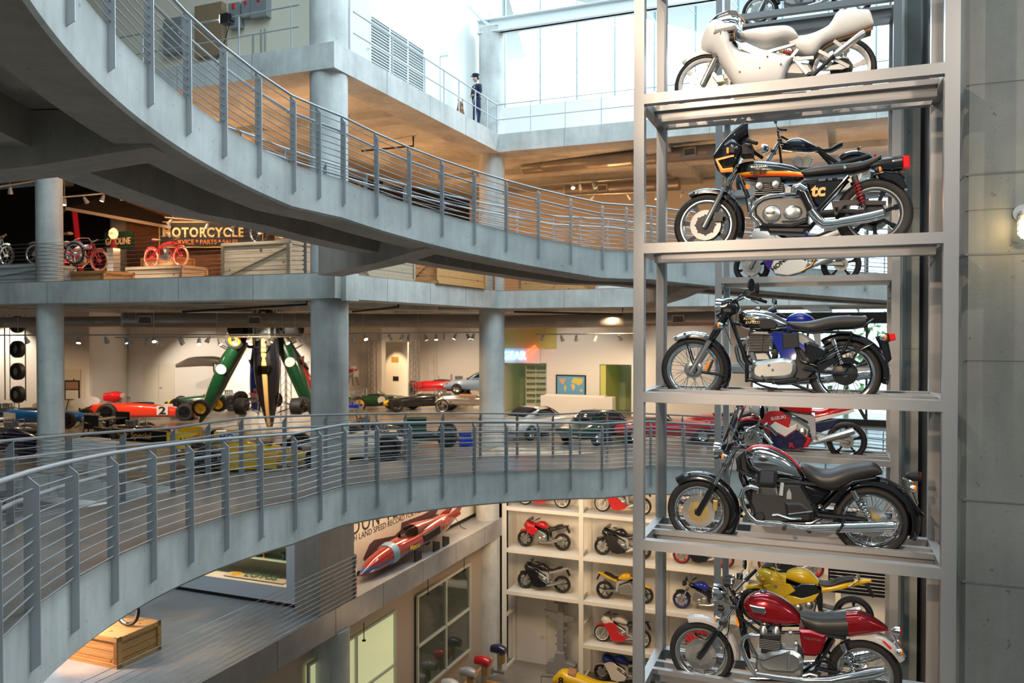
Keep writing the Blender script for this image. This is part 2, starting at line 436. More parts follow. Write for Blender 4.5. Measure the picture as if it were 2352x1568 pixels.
for (u, w) in ((-8.5, 9), (-17, 9), (-8.5, 18), (7, 19), (-19, 17)): column(u, w, ZL, ZU - SL, .35)
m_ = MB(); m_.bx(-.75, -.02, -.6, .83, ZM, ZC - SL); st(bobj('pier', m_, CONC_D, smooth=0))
m_ = MB(); m_.bx(-.45, .02, -.02, .6, ZL - SL, ZL); m_.bx(.02, .16, .24, .8, ZL - SL - .05, ZL + .0); st(bobj('corner_bracket', m_, CONC, smooth=0))
# ---------------------------------------------------------------- outer shell
def wall(name, a, b, z0, z1, m, th=.2):
    A = BP(*a); B = BP(*b); mb = MB(); d = (B - A); L = d.length; mb.bx(0, L, 0, th, z0, z1)
    o = obj(name, mb, m, smooth=0); o.location = A; o.rotation_euler = (0, 0, math.atan2(d.y, d.x)); return st(o)
wall('wall_west', (FU0, -18), (FU0, FW1), ZG, 16, CONC_W)
wall('wall_south', (FU1, -18), (FU0, -18), ZG, 16, CONC_W)
wall('wall_east', (FU1, FW1), (FU1, -18), ZG, 16, CONC_W)
wall('wall_north', (FU0, FW1), (FU1, FW1), ZG, ZC, CONC_W)
wall('wall_shelf_back', (-.2, BL + 1.35), (FU1, BL + 1.35), ZG, ZC - SL, WALLP)
wall('wall_ground_left', (-.5, -18), (-.5, BL + 1.3), ZG, ZM - SL, mat('tan_plaster', (.46, .38, .31), .7))
m_ = MB()                                # roof with its glazed opening over the atrium
m_.bx(FU0, FU1, 9.5, FW1, 15.5, 15.8); m_.bx(FU0, -3, -18, 9.5, 15.5, 15.8); m_.bx(-3, FU1, -18, -15, 15.5, 15.8); m_.bx(22, FU1, -15, 9.5, 15.5, 15.8)
st(bobj('ceiling', m_, WALLW, smooth=0))
# car floor walls
wall('wall_ledge_back', (-30, 6), (-1.1, 6), ZM, ZC - .3, WALLP)
wall('wall_car_left', (-30, 8.3), (-21.4, 11.2), ZC, ZL - .3, WALLW)
wall('wall_car_return', (-21.4, 11.2), (-24.5, 16.2), ZC, ZL - .3, WALLW)
wall('wall_car_back', (-26.5, 15.4), (-12, 21.8), ZC, ZL - .3, WALLW)
m_ = MB()                                # the shop front: openings for the shelf alcove and the doorway
m_.bx(-12.2, -4.78, 26, 26.2, ZC, ZL - .3); m_.bx(-12.2, -12, 21.8, 26, ZC, ZL - .3); m_.bx(-4.9, -4.78, 21.8, 26, ZC, ZL - .3); m_.bx(-4.78, -2.42, 21.8, 22, ZC + 2.47, ZL - .3)
m_.bx(-2.42, .33, 21.8, 22, ZC, ZL - .3); m_.bx(.33, 1.92, 21.8, 22, -1.69, ZL - .3); m_.bx(1.92, 7.5, 21.8, 22, ZC, ZL - .3)
st(bobj('wall_shop', m_, WALLP, smooth=0))
m_ = MB(); m_.bx(-4.9, -2.0, 24.0, 24.1, ZC, ZL - .3); m_.bx(-4.78, -4.7, 22, 24, ZC, ZL - .3); m_.bx(.1, 3.0, 24.6, 24.7, ZC, ZL - .3); m_.bx(2.2, 2.3, 22, 24.6, ZC, ZL - .3)
st(bobj('wall_alcove', m_, mat('pale_green_plaster', (.62, .66, .40), .7), smooth=0))
m_ = MB(); m_.bx(-4.75, -1.9, 21.72, 21.8, -.95, .72); st(bobj('wall_band', m_, mat('olive_yellow_paint', (.62, .60, .18), .6), smooth=0))
m_ = MB(); m_.bx(.34, .62, 21.9, 24.5, ZC, -1.7); st(bobj('wall_yellow_jamb', m_, mat('lime_paint', (.66, .70, .22), .6), smooth=0))
# middle floor walls
wall('wall_brick', (-15.6, 8.1), (-9.0, 10.8), ZL, ZU - .4, mat('brown_brick', rough=.85, build=brickb))
wall('wall_dark', (-33, 9.5), (-15.6, 9.6), ZL, ZU - .4, DARKW)
wall('wall_middle_back', (-5.6, 19.5), (9, 19.5), ZL, ZU - .4, WALLC)
wall('wall_middle_side', (-9.0, 10.8), (-5.6, 19.5), ZL, ZU - .4, DARKW)
# upper room
wall('wall_upper_front', (-33, 2.3), (-1.2, 2.3), ZU, 15.5, WALLC)
wall('wall_upper_side', (-1.2, 2.3), (-1.2, 13.2), ZU, 15.5, WALLP)
m_ = MB(); m_.bx(-1.2, FU1, 13.2, 13.4, ZU, 8.77); m_.bx(-1.2, FU1, 13.2, 13.4, 14.9, 15.5)
st(bobj('wall_window_sill', m_, WALLP, smooth=0))
m_ = MB(); MUL = []
for k in range(19):
    u = -1.1 + 1.492 * k; m_.bx(u - .025, u + .025, 13.22, 13.32, 8.77, 14.9)
m_.bx(-1.2, FU1, 13.2, 13.34, 14.84, 14.9)
st(bobj('window_1', m_, mat('pale_steel_mullion', (.22, .36, .38), .5, .2), smooth=0))
m_ = MB(); m_.bx(-1.1, FU1, 13.26, 13.275, 8.8, 14.88)
st(bobj('window_2', m_, mat('window_glass', (1, 1, 1), 0, 0, 0, None, 1, None, 1.0, 1.0), smooth=0))
m_ = MB(); z0, z1 = (0.14,10.629)[1], (0.14,11.092)[1]
m_.bx(-.9, FU1, 10.1, 10.55, z1 - .03, z1); m_.bx(-.9, FU1, 10.26, 10.4, z0, z1); m_.bx(-.9, FU1, 10.1, 10.55, z0, z0 + .03)
for k in range(9):
    u = .4 + 1.49 * k; m_.bar((u - .45, 12.9, 11.9), (u, 13.2, 11.35), .04, .04)
m_.bar((-1.1, 9.9, z1 + .5), (-.4, 10.3, z0 + .2), .12, .12)
st(bobj('roof_beam', m_, mat('white_steel', (.78, .80, .80), .5), smooth=0))
m_ = MB(); m_.lathe([(0, 0), (.14, 0), (.14, .5), (0, .5)], (-.42, BL + .32, 10.85), 'Z', 20); m_.bx(-.75, -.1, BL + .1, BL + .55, 10.86, 10.9)
st(bobj('column_cap', m_, mat('white_steel')))
# east window wall of the two lower floors: bright daylight and trees outside
m_ = MB(); 
for (za, zb) in ((ZC, ZL - SL), (ZL, ZU - SL)):
    m_.bx(7.5, 26, 21.8, 22, za, za + .25); m_.bx(7.5, 26, 21.8, 22, zb - .5, zb)
    for k in range(8): m_.bx(7.5 + 2.4*k - .05, 7.5 + 2.4*k + .05, 21.8, 22, za, zb)
    m_.bx(7.5, 26, 21.85, 21.95, (za+zb)/2 - .04, (za+zb)/2 + .04)
st(bobj('window_3', m_, mat('dark_mullion', (.08, .09, .09), .5), smooth=0))
# ---------------------------------------------------------------- the core walls that carry the display tower
def core(name, u0, u1, t0, t1, z0, z1, joints):
    mb = MB(); c = .035
    mb.add([(u0 + c, t0, z) for z in (z0, z1)] + [(u1, t0, z) for z in (z0, z1)] + [(u1, t1, z) for z in (z0, z1)] + [(u0, t1, z) for z in (z0, z1)] + [(u0, t0 + c, z) for z in (z0, z1)],
           [(0, 2, 3, 1), (2, 4, 5, 3), (4, 6, 7, 5), (6, 8, 9, 7), (8, 0, 1, 9), (1, 3, 5, 7, 9), (0, 8, 6, 4, 2)])
    o = obj(name, mb, CONC_W, smooth=0); o.location = RA; o.rotation_euler = (0, 0, AR); st(o)
    j = MB()
    for (z, h) in joints: j.bx(u0 + .01, u1, t0 - .003, t0 + .01, z - h, z + h)
    for (z, h) in joints:
        if h > .006: j.bx(u0 - .003, u0 + .01, t0 + .03, t1, z - h, z + h)
    o = obj('trim_3', j, mat('form_joint'), smooth=0); o.location = RA; o.rotation_euler = (0, 0, AR); st(o)
core('wall_core_near', 2.757, 6.6, .45, 1.0, ZG, 14, [(1.363, .009), (.661, .009), (-1.51, .007), (-2.235, .009), (2.15, .003), (-.27, .003), (3.4, .004), (1.05, .002)])
core('wall_core_far', 2.735, 2.965, 6.45, 7.4, ZG, 14, [(4.1, .006), (1.9, .004), (-.3, .004), (-2.5, .004)])
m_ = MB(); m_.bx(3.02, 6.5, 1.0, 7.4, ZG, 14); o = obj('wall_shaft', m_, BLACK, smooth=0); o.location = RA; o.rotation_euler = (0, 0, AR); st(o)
# ================================================================ the spiral ramp
def stations():
    th = [3.4065, 3.3154, 3.2237, 3.1347, 3.0470, 2.9631, 2.8802, 2.7969, 2.7351, 2.6740, 2.5916, 2.5090, 2.4264, 2.3443, 2.2629, 2.1808, 2.0993, 2.0198, 1.9599]
    def prof(a, b, c, d): return [a + (b - a) * k / 7 for k in range(8)] + [b] + [c + (d - c) * k / 8 for k in range(9)] + [d]
    lo = prof(-1.216, -1.771, -1.771, -2.334); up = prof(4.245, 3.607, 3.600, 2.866)
    for k in range(12): th.insert(0, th[0] + .0915); lo.insert(0, lo[0] + .0795 * (1 if k not in (5, 6) else 0)); up.insert(0, up[0] + .085)
    for k in range(14):
        th.append(th[-1] - (.061 if k in (0, 9, 10) else .082)); s = 0 if k in (0, 9, 10) else .076
        lo.append(lo[-1] - s); up.append(up[-1] - s)
    return th, lo, up
TH, LO, UP = stations()
def hp(th, r, z): return (CX + r * math.cos(th), CY + r * math.sin(th), z)
def ramp(name, H, i0, i1, bot=DECK):
    prof = [(11.063, 0, 1), (13.45, 0, 0), (13.45, -.70, 0), (12.83, -.70, 0), (12.83, -.24, 0), (11.78, -.24, 0), (11.75, -.70, 0), (11.10, -.70, 0), (11.063, -.665, 0)]
    vs = []; mi = []; fs = []; sub = 4; n = len(prof); ts = []
    for i in range(i0, i1):
        for s in range(sub): ts.append((TH[i] + (TH[i+1] - TH[i]) * s / sub, H[i] + (H[i+1] - H[i]) * s / sub))
    ts.append((TH[i1], H[i1]))
    for (t, h) in ts:
        for (r, z, _) in prof: vs.append(hp(t, r, h - .98 + z))
    for k in range(len(ts) - 1):
        for j in range(n):
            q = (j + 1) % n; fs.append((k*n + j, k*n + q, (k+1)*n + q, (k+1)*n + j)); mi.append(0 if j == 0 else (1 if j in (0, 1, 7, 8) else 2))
    fs += [tuple(range(n)), tuple((len(ts)-1)*n + j for j in range(n))[::-1]]; mi += [1, 1]
    mb = MB(); mb.v = vs; mb.f = fs; mb.m = mi
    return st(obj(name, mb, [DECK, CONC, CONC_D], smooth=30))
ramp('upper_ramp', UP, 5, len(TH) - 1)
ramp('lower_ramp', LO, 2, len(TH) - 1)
def bracket(th, H):
    i = min(range(len(TH)), key=lambda k: abs(TH[k] - th)); h = H[i]; z0 = h - 1.66; mb = MB()
    R0, R1 = 11.3, 15.0; hw = .33
    a = Vector((math.cos(th), math.sin(th), 0)); b = Vector((-a.y, a.x, 0)); c = Vector((CX, CY, 0)); vs = []
    for (r, zb, zt) in ((R0, z0 - .02, h - 1.2), (11.8, z0 - .08, h - 1.2), (12.8, z0 - .22, h - 1.2), (R1, z0 - .40, h - 1.2)):
        for s in (-hw, hw):
            for z in (zb, zt): p = c + a * r + b * s; vs.append((p.x, p.y, z))
    fs = []
    for k in range(3):
        o = k * 4; fs += [(o, o+4, o+5, o+1), (o+2, o+3, o+7, o+6), (o, o+2, o+6, o+4), (o+1, o+5, o+7, o+3)]
    fs += [(0, 1, 3, 2), (12, 14, 15, 13)]
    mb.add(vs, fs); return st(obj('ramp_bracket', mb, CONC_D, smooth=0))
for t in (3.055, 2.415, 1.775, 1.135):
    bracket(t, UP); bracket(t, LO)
def railing(name, label, H, i0, i1, inner=True, curve_sub=1):
    mid = (TH[i0] + TH[i1]) / 2
    root = thing(name, label, 'railing', hp(TH[i0], RR, H[i0] - .98)); off = Vector(root.location)
    def P(i, r, z): return Vector(hp(TH[i], r, H[i] + z)) - off
    s = 1 if inner else -1; r0 = RR if inner else 13.525
    pm = MB(); pm.plate([(0, 0), (.09, .085), (.113, .085), (.113, -.985), (.072, -.985), (.072, -1.455), (0, -1.40)], -.006, .006, 0)
    me = None
    for i in range(i0, i1 + 1):
        if me is None: o = obj('post', pm, RAIL, root, smooth=0); me = o.data
        else: o = bpy.data.objects.new('post', me); LINK(o); o.parent = root
        o.location = P(i, r0, 0); o.rotation_euler = (0, 0, TH[i] + (0 if inner else PI))
    m1 = MB(); m1.tube([P(i, r0 + s * .085, .108) for i in range(i0, i1 + 1)], .022, 10); obj('handrail', m1, RAIL, root)
    m1 = MB(); m1.tube([P(i, r0 + s * .165, -.12) for i in range(i0, i1 + 1)], .020, 8)
    for i in range(i0, i1 + 1):
        t = TH[i] - .012; q = P(i, r0 + s * .165, -.12); w = P(i, r0 + s * .165, -.17); m1.tube([q, w, P(i, r0 + s * .10, -.17)], .008, 6)
    obj('grab_rail', m1, RAIL, root)
    for k, z in enumerate((-.02, -.22, -.325, -.427, -.53, -.632, -.735, -.837, -.94)):
        m1 = MB(); m1.tube([P(i, r0 + s * .045, z) for i in range(i0, i1 + 1)], .0085, 6); obj('rail_rod', m1, RAILR, root)
    return root
railing('ramp_railing', 'grey steel railing with flat posts along the inner edge of the lower ramp', LO, 4, len(TH) - 2, True)
railing('ramp_railing', 'farther grey steel railing along the outer edge of the lower ramp', LO, 4, len(TH) - 2, False)
railing('ramp_railing', 'grey steel railing with flat posts along the inner edge of the upper ramp', UP, 7, len(TH) - 2, True)
railing('ramp_railing', 'farther railing along the outer edge of the upper ramp, seen behind its near railing', UP, 10, len(TH) - 2, False)
# ---------------------------------------------------------------- wire railings and pipe railings of the floors
CABLE = mat('steel_cable', (.35, .38, .40), .4, .8)
def cable_rail(label, pts, z, n=10, group=None, posts=(), coil=None):
    o0 = BP(*pts[0], z); root = thing('cable_railing', label, 'railing', o0, A2, group)
    L = [Vector((p[0] - pts[0][0], p[1] - pts[0][1], 0)) for p in pts]
    for k in range(n):
        mb = MB(); mb.tube([v + Vector((0, 0, .10 + k * 1.0 / (n - 1))) for v in L], .006, 5)
        if coil:
            cx_, cy_, r = coil; c = Vector((cx_ - pts[0][0], cy_ - pts[0][1], .10 + k * 1.0 / (n - 1)))
            mb.tube([c + Vector((math.cos(a) * r, math.sin(a) * r, 0)) for a in [2*PI*q/20 for q in range(20)]], .007, 5, closed=True)
        obj('cable', mb, CABLE, root)
    for p in posts:
        mb = MB(); mb.box((p[0] - pts[0][0], p[1] - pts[0][1], .55), (.05, .05, 1.1))
        for k in range(n): mb.box((p[0] - pts[0][0], p[1] - pts[0][1] - .03, .10 + k * 1.0 / (n - 1)), (.09, .05, .035))
        obj('cable_anchor_post', mb, CHROME, root)
    return root
cable_rail('thin wire cable railing along the motorcycle floor edge, left of the corner column', [(-30, .06), (-.9, .06)], ZL, posts=[(-.93, .1)], coil=(-10.3, .48, .39))
cable_rail('thin wire cable railing between the two corner columns of the motorcycle floor', [(-.08, .9), (-.08, BL - .2)], ZL, posts=[(-.08, BL - .25)])
cable_rail('thin wire cable railing on the far right edge of the motorcycle floor', [(.1, BL + .06), (24, BL + .06)], ZL)
cable_rail('thin wire cable railing at the open edge of the pale floor below the lower ramp', [(.05, .84), (.05, -12)], ZM, posts=[(.0, .86)])
cable_rail('thin wire cable railing at the edge of the race car floor, far left', [(-30, .06), (-.9, .06)], ZC, coil=(-10.3, .48, .39))
def pipe_rail(label, pts, z, h, posts, r=.022, mids=(.5,)):
    root = thing('pipe_railing', label, 'railing', BP(*pts[0], z), A2); o = pts[0]
    V = [Vector((p[0] - o[0], p[1] - o[1], 0)) for p in pts]
    m1 = MB(); m1.tube([v + Vector((0, 0, h)) for v in V], r, 8); obj('top_rail', m1, RAIL, root)
    for q in mids: m1 = MB(); m1.tube([v + Vector((0, 0, h * q)) for v in V], r * .85, 8); obj('middle_rail', m1, RAIL, root)
    for p in posts: m1 = MB(); v = Vector((p[0] - o[0], p[1] - o[1], 0)); m1.tube([v, v + Vector((0, 0, h))], r, 8); obj('post', m1, RAIL, root)
    return root
pipe_rail('blue grey pipe railing on the upper left balcony beside the electrical boxes', [(-16, .12), (-1.1, .12)], ZU, 1.07, [(-16 + 1.63 * k, .12) for k in range(10)])
pipe_rail('pipe railing on the upper balcony in front of the louvre and the policeman', [(-.1, 1.0), (-.1, BL + .1)], ZU, 1.07, [(-.1, (0.82,7.585)[0]), (-.1, 2.9), (-.1, 4.75), (-.1, 6.0), (-.1, 7.05), (-.1, 8.3), (-.1, 9.25), (-.1, BL + .1)])
pipe_rail('long pipe railing in front of the tall bright window', [(-.1, BL + .1), (24, BL + .1)], ZU, 1.07, [(-.1 + 1.28 * k, BL + .1) for k in range(1, 19)])
# ================================================================ the display towers
def tower(label, t0, lv, zt, zb):
    root = thing('display_rack', label, 'display rack', RP(0, t0, ZG), AR); B = -ZG
    def O(name, mb): return obj(name, mb, STEEL, root, smooth=0)
    W, Dp, s = 2.546, 1.1, .1
    for (u, t) in ((-s, 0), (W, 0), (-s + .02, Dp - s), (W, Dp - s)):
        mb = MB(); mb.bx(u, u + s + (.015 if u > 0 and t == 0 else 0), t, t + s, zb + B, zt + B); O('post', mb)
    for z in lv:
        z += B
        mb = MB(); mb.bx(0, W, 0, s, z - .095, z); O('front_beam', mb)
        mb = MB(); mb.bx(.02, W, Dp - s, Dp, z - .095, z); O('back_beam', mb)
        for u in (-s + .02, W): mb = MB(); mb.bx(u, u + s - .02, s, Dp - s, z - .095, z); O('side_beam', mb)
        for t in (.46, .66): mb = MB(); mb.bx(0, W, t, t + .06, z - .05, z); O('wheel_rail', mb)
        mb = MB(); mb.bx(0, W, .52, .66, z - .145, z - .137); mb.bx(0, W, .52, .528, z - .14, z - .05); mb.bx(0, W, .652, .66, z - .14, z - .05); O('wheel_channel', mb)
    return root
tower('tall grey steel tower rack at the right holding the five nearest motorcycles', 0, LV + [3.664], 14, ZG)
tower('second grey steel tower rack standing behind the nearest one', 6.0, [2.275, .855, -.6, -2.02, -3.44, 3.7, 5.12], 14, ZG)
# ================================================================ motorcycle parts (x runs from the front axle back, z up from the ground, y = 0 the centre plane)
def t3(pts, y): return [(p[0], y, p[1]) for p in pts]
SPLIT = {'footpeg', 'grab_handle', 'lamp_bracket', 'cam_cover', 'brake_caliper', 'case_screw', 'fairing_screw', 'mudguard_stay', 'fork_bracket', 'swingarm', 'gauge_ring', 'leg', 'intake', 'foot_control', 'kick_stand', 'suspension', 'subframe', 'windscreen_frame', 'continents', 'side_panel_pair', 'conduit_pipe'}
def P_(root, name, m, f, sm=40, **k):
    mb = MB(); f(mb)
    if name in SPLIT:
        up = list(range(len(mb.v)))
        def fd(a):
            while up[a] != a: up[a] = up[up[a]]; a = up[a]
            return a
        for q in mb.f:
            for a in q[1:]: up[fd(a)] = fd(q[0])
        G = {}
        for i, q in enumerate(mb.f): G.setdefault(fd(q[0]), []).append(i)
        if len(G) > 1:
            for ids in G.values():
                n = MB(); mp = {}
                for i in ids:
                    for a in mb.f[i]:
                        if a not in mp: mp[a] = len(n.v); n.v.append(mb.v[a])
                    n.f.append([mp[a] for a in mb.f[i]]); n.m.append(mb.m[i])
                o = obj(name, n, m, root, smooth=sm, **k)
            return o
    return obj(name, mb, m, root, smooth=sm, **k)
def tube_part(root, name, m, pts, r, n=10, **k): return P_(root, name, m, lambda b: b.tube(pts, r, n, **k))
def wheel(root, x, z, R_, w, style='wire', rim=CHROME, ns=7, disc=.15, dy=-.06, discm=ALU, carrier=ALUD, two=False, hubm=ALUD, spm=None, sec=None, ltyre=None, tyre=None, rimw=.42, lod=2):
    sh = sec or w * .78; Rr = R_ - sh; n = 44 if lod > 1 else 24
    o = MB()
    if style == 'wire':
        o.lathe([(Rr - .016, -.30*w), (Rr + .002, -rimw*w), (Rr + .014, -rimw*w), (Rr - .004, -.2*w), (Rr - .012, 0), (Rr - .004, .2*w), (Rr + .014, rimw*w), (Rr + .002, rimw*w), (Rr - .016, .30*w), (Rr - .026, 0)], (x, 0, z), 'Y', n, closed=True)
        o.lathe([(.012, -.07), (.03, -.07), (.06, -.035), (.04, -.02), (.04, .02), (.06, .035), (.03, .07), (.012, .07)], (x, 0, z), 'Y', 16)
        k = 36 if lod > 1 else 16
        for i in range(k):
            a = 2 * PI * i / k; s = -1 if i % 2 else 1; b = a + (.55 if (i // 2) % 2 else -.55)
            o.bar((x + .055 * math.cos(b), s * .033, z + .055 * math.sin(b)), (x + (Rr - .014) * math.cos(a), s * .006, z + (Rr - .014) * math.sin(a)), .0045, .0045)
    else:
        o.lathe([(Rr - .020, -.26*w), (Rr - .002, -rimw*w), (Rr + .010, -rimw*w), (Rr, 0), (Rr + .010, rimw*w), (Rr - .002, rimw*w), (Rr - .020, .26*w)], (x, 0, z), 'Y', n, closed=True)
    wh = obj('wheel', o, rim, root)
    if style != 'wire':
        s_ = MB(); s_.lathe([(.012, -.07), (.045, -.06), (.055, -.03), (.055, .03), (.045, .06), (.012, .07)], (x, 0, z), 'Y', 16)
        for i in range(ns):
            a = 2 * PI * i / ns + .3; c, s = math.cos(a), math.sin(a); r1 = Rr - .022; wd = .020 if style == 'cast' else .026
            s_.bar((x + .045*c, 0, z + .045*s), (x + r1*c, 0, z + r1*s), .034, wd, up=(0, 1, 0))
            s_.bar((x + (r1-.035)*c, 0, z + (r1-.035)*s), (x + (r1+.004)*c, 0, z + (r1+.004)*s), .05, wd * 1.4, up=(0, 1, 0))
        obj('spokes', s_, spm or rim, wh)
    t = MB(); prof = [(Rr + .004, -.36*w), (Rr + sh*.35, -.50*w), (Rr + sh*.68, -.48*w), (Rr + sh*.90, -.30*w), (R_, -.08*w), (R_, .08*w), (Rr + sh*.90, .30*w), (Rr + sh*.68, .48*w), (Rr + sh*.35, .50*w), (Rr + .004, .36*w)]
    t.lathe(prof, (x, 0, z), 'Y', n, closed=True); obj('tyre', t, tyre or RUB, wh)
    if ltyre:
        t = MB(); t.lathe([(Rr + sh*.42, -.506*w), (Rr + sh*.60, -.495*w), (Rr + sh*.60, -.485*w), (Rr + sh*.42, -.496*w)], (x, 0, z), 'Y', n, closed=True); obj('tyre_letters', t, ltyre, wh)
    if disc:
        for s in ((dy, -dy) if two else (dy,)):
            d = MB(); d.lathe([(disc * .60, s - .003), (disc, s - .003), (disc, s + .003), (disc * .60, s + .003)], (x, 0, z), 'Y', n, closed=True)
            dd = obj('brake_disc', d, discm, wh)
            d = MB(); d.lathe([(disc * .25, s - .006), (disc * .63, s - .004), (disc * .63, s + .004), (disc * .25, s + .006)], (x, 0, z), 'Y', n, closed=True)
            for i in range(8): a = 2*PI*i/8; d.disc((x + disc*.64*math.cos(a), s - .005, z + disc*.64*math.sin(a)), .011, .008, 'Y', 8)
            obj('disc_carrier', d, carrier, dd)
    return wh
def fork(root, ax, top, split=.45, rl=.027, ru=.020, ml=ALU, mu=CHROME, y=.10, back=0., boot=None):
    A_ = Vector((ax[0], 0, ax[1])); B_ = Vector((top[0], 0, top[1])); d = (B_ - A_).normalized(); A_ = A_ + Vector((back, 0, 0))
    for s in (-1, 1):
        o = MB(); M_ = A_ + (B_ - A_) * split; v = Vector((0, s * y, 0))
        o.tube([A_ - d * .03 + v, A_ + d * .05 + v, M_ + v, M_ + d * .012 + v], [rl * .9, rl, rl, rl * 1.12], 14); fl = obj('fork_leg', o, ml, root)
        o = MB(); o.tube([M_ + v, B_ + v], ru, 14); obj('fork_tube', o, mu, fl)
        if boot: o = MB(); o.tube([M_ + v + (B_ - M_) * q / 14 for q in range(10)], [ru * (1.9 if q % 2 else 1.45) for q in range(10)], 12); obj('fork_gaiter', o, BLACK, fl)
    o = MB(); o.bar(B_ + Vector((0, -y - .03, 0)) - d * .02, B_ + Vector((0, y + .03, 0)) - d * .02, .07, .03); o.bar(B_ + Vector((0, -y - .03, 0)) - d * .22, B_ + Vector((0, y + .03, 0)) - d * .22, .07, .035)
    obj('fork_clamp', o, DMET, root)
def guard(root, c, r, a0, a1, w, m, th=.004, crown=.22, n=18): return P_(root, 'mudguard', m, lambda b: b.arc_strip(c, r, a0, a1, w, th, n, 0, crown))
def fins(root, x0, x1, z0, z1, hy, n, m, name='cylinder_block', lean=0., yc=0., core=DMET):
    def f(b):
        for i in range(n):
            z = z0 + (z1 - z0) * (i + .5) / n; q = lean * (z - z0)
            b.bx(x0 + q, x1 + q, yc - hy, yc + hy, z - (z1-z0)/n*.20, z + (z1-z0)/n*.20)
        b.bx(x0 + .035, x0 + .04, yc - hy + .04, yc + hy - .04, z0, z1)
    o = P_(root, name, m if m is not DMET else mat('fin_metal', (.22, .215, .21), .4, .8), f, 0)
    P_(o, 'cylinder_barrel', BLACK, lambda b: b.bx(x0 + .03, x1 - .03, yc - hy + .035, yc + hy - .035, z0 - .005, z1 + .005), 0); return o
def cover(root, c, r, y0, y1, m=ALU, name='engine_cover', sx=1., sz=1., dome=.012):
    if r > .06 and y0 < 0: P_(root, 'cover_bolts', ALUD, lambda b: [b.disc((c[0] + sx*(r+.004)*math.cos(a), y0 + .028, c[1] + sz*(r+.004)*math.sin(a)), .008, .02, 'Y', 8) for a in [2*PI*k/8 + .3 for k in range(8)]])
    return P_(root, name, m, lambda b: b.lathe([(0, y0 - dome), (r*.45, y0 - dome*.9), (r*.85, y0 - dome*.2), (r*.97, y0 + .01), (r, y0 + .02), (r, y1), (0, y1)], (c[0], 0, c[1]), 'Y', 28, sx=sx, sz=sz))
def shock(root, a, b, y, r=.024, m=CHROME, sm_=CHROME, two=True, m2=None, body=.016):
    for s in ((-1, 1) if two else (-1,)):
        A_ = Vector((a[0], s*y, a[1])); B_ = Vector((b[0], s*y, b[1])); d = B_ - A_; o = MB()
        o.tube([A_, A_ + d*.22], r*1.05, 10); o.tube([A_ + d*.2, B_], body, 10); o.tube([A_ + d*.93, B_], r*.9, 10); so = obj('shock_absorber', o, m, root)
        ax = d.normalized(); u = Vector((0, 1, 0)); v = ax.cross(u); n = 7 * 10
        o = MB(); o.tube([A_ + d * (.20 + .68 * i / n) + (u * math.cos(2*PI*i/10) + v * math.sin(2*PI*i/10)) * r for i in range(n + 1)], .0055, 5); obj('shock_spring', o, m2 or sm_, so)
def bars(root, pts, m=CHROME, grip=BLACK, r=.011, gl=.12, lever=True):      # pts: half handlebar from the centre to the near grip end
    full = [(p[0], -p[1], p[2]) for p in pts[::-1]] + pts[1:] if pts[0][1] == 0 else None
    o = MB()
    if full: o.tube(full, r, 8)
    else:
        for s in (1, -1): o.tube([(p[0], p[1]*s, p[2]) for p in pts], r, 8)
    hb = obj('handlebar', o, m, root)
    for s in (1, -1):
        e = Vector((pts[-1][0], pts[-1][1]*s, pts[-1][2])); q = Vector((pts[-2][0], pts[-2][1]*s, pts[-2][2])); d = (q - e).normalized()
        o = MB(); o.tube([e - d*.005, e + d*gl], .017, 10); o.tube([e + d*gl, e + d*(gl+.045)], .021, 8); g_ = obj('grip', o, grip, hb)
        if lever: o = MB(); o.tube([e + d*(gl+.03), e + d*(gl+.01) + Vector((-.05, 0, -.01)), e + d*.01 + Vector((-.065, 0, -.02))], .006, 6); obj('lever', o, m if m is not BLACK else ALU, g_)
    return hb
def indicator(root, c, m=BLACK, lens=ORANGE, r=.028, d=-1, stem=None, y=.14):
    for s in (-1, 1):
        o = MB(); o.tube([(c[0], s*(y-.10), c[1]), (c[0], s*(y-.02), c[1])], .008, 6); o.lathe([(0, d*-.03), (r*.7, d*-.025), (r, 0), (r, d*.008)], (c[0], s*y, c[1]), 'X', 14); i_ = obj('indicator', o, m, root)
        o = MB(); o.lathe([(r, d*.008), (r*.95, d*.022), (r*.5, d*.032), (0, d*.034)], (c[0], s*y, c[1]), 'X', 14); obj('indicator_lens', o, lens, i_)
def headlamp(root, c, r, m=CHROME, dep=.11, glass=None):
    o = MB(); o.lathe([(0, dep), (r*.45, dep*.95), (r*.85, dep*.6), (r, .02), (r*1.04, 0), (r*1.04, -.015), (r*.96, -.02), (r*.9, -.015)], (c[0], 0, c[1]), 'X', 28); h = obj('headlamp', o, m, root)
    o = MB(); o.lathe([(r*.92, -.014), (r*.7, -.026), (r*.3, -.034), (0, -.036)], (c[0], 0, c[1]), 'X', 24); obj('headlamp_glass', o, glass or mat('lamp_glass', (.75, .78, .8), .05, .7), h)
    return h
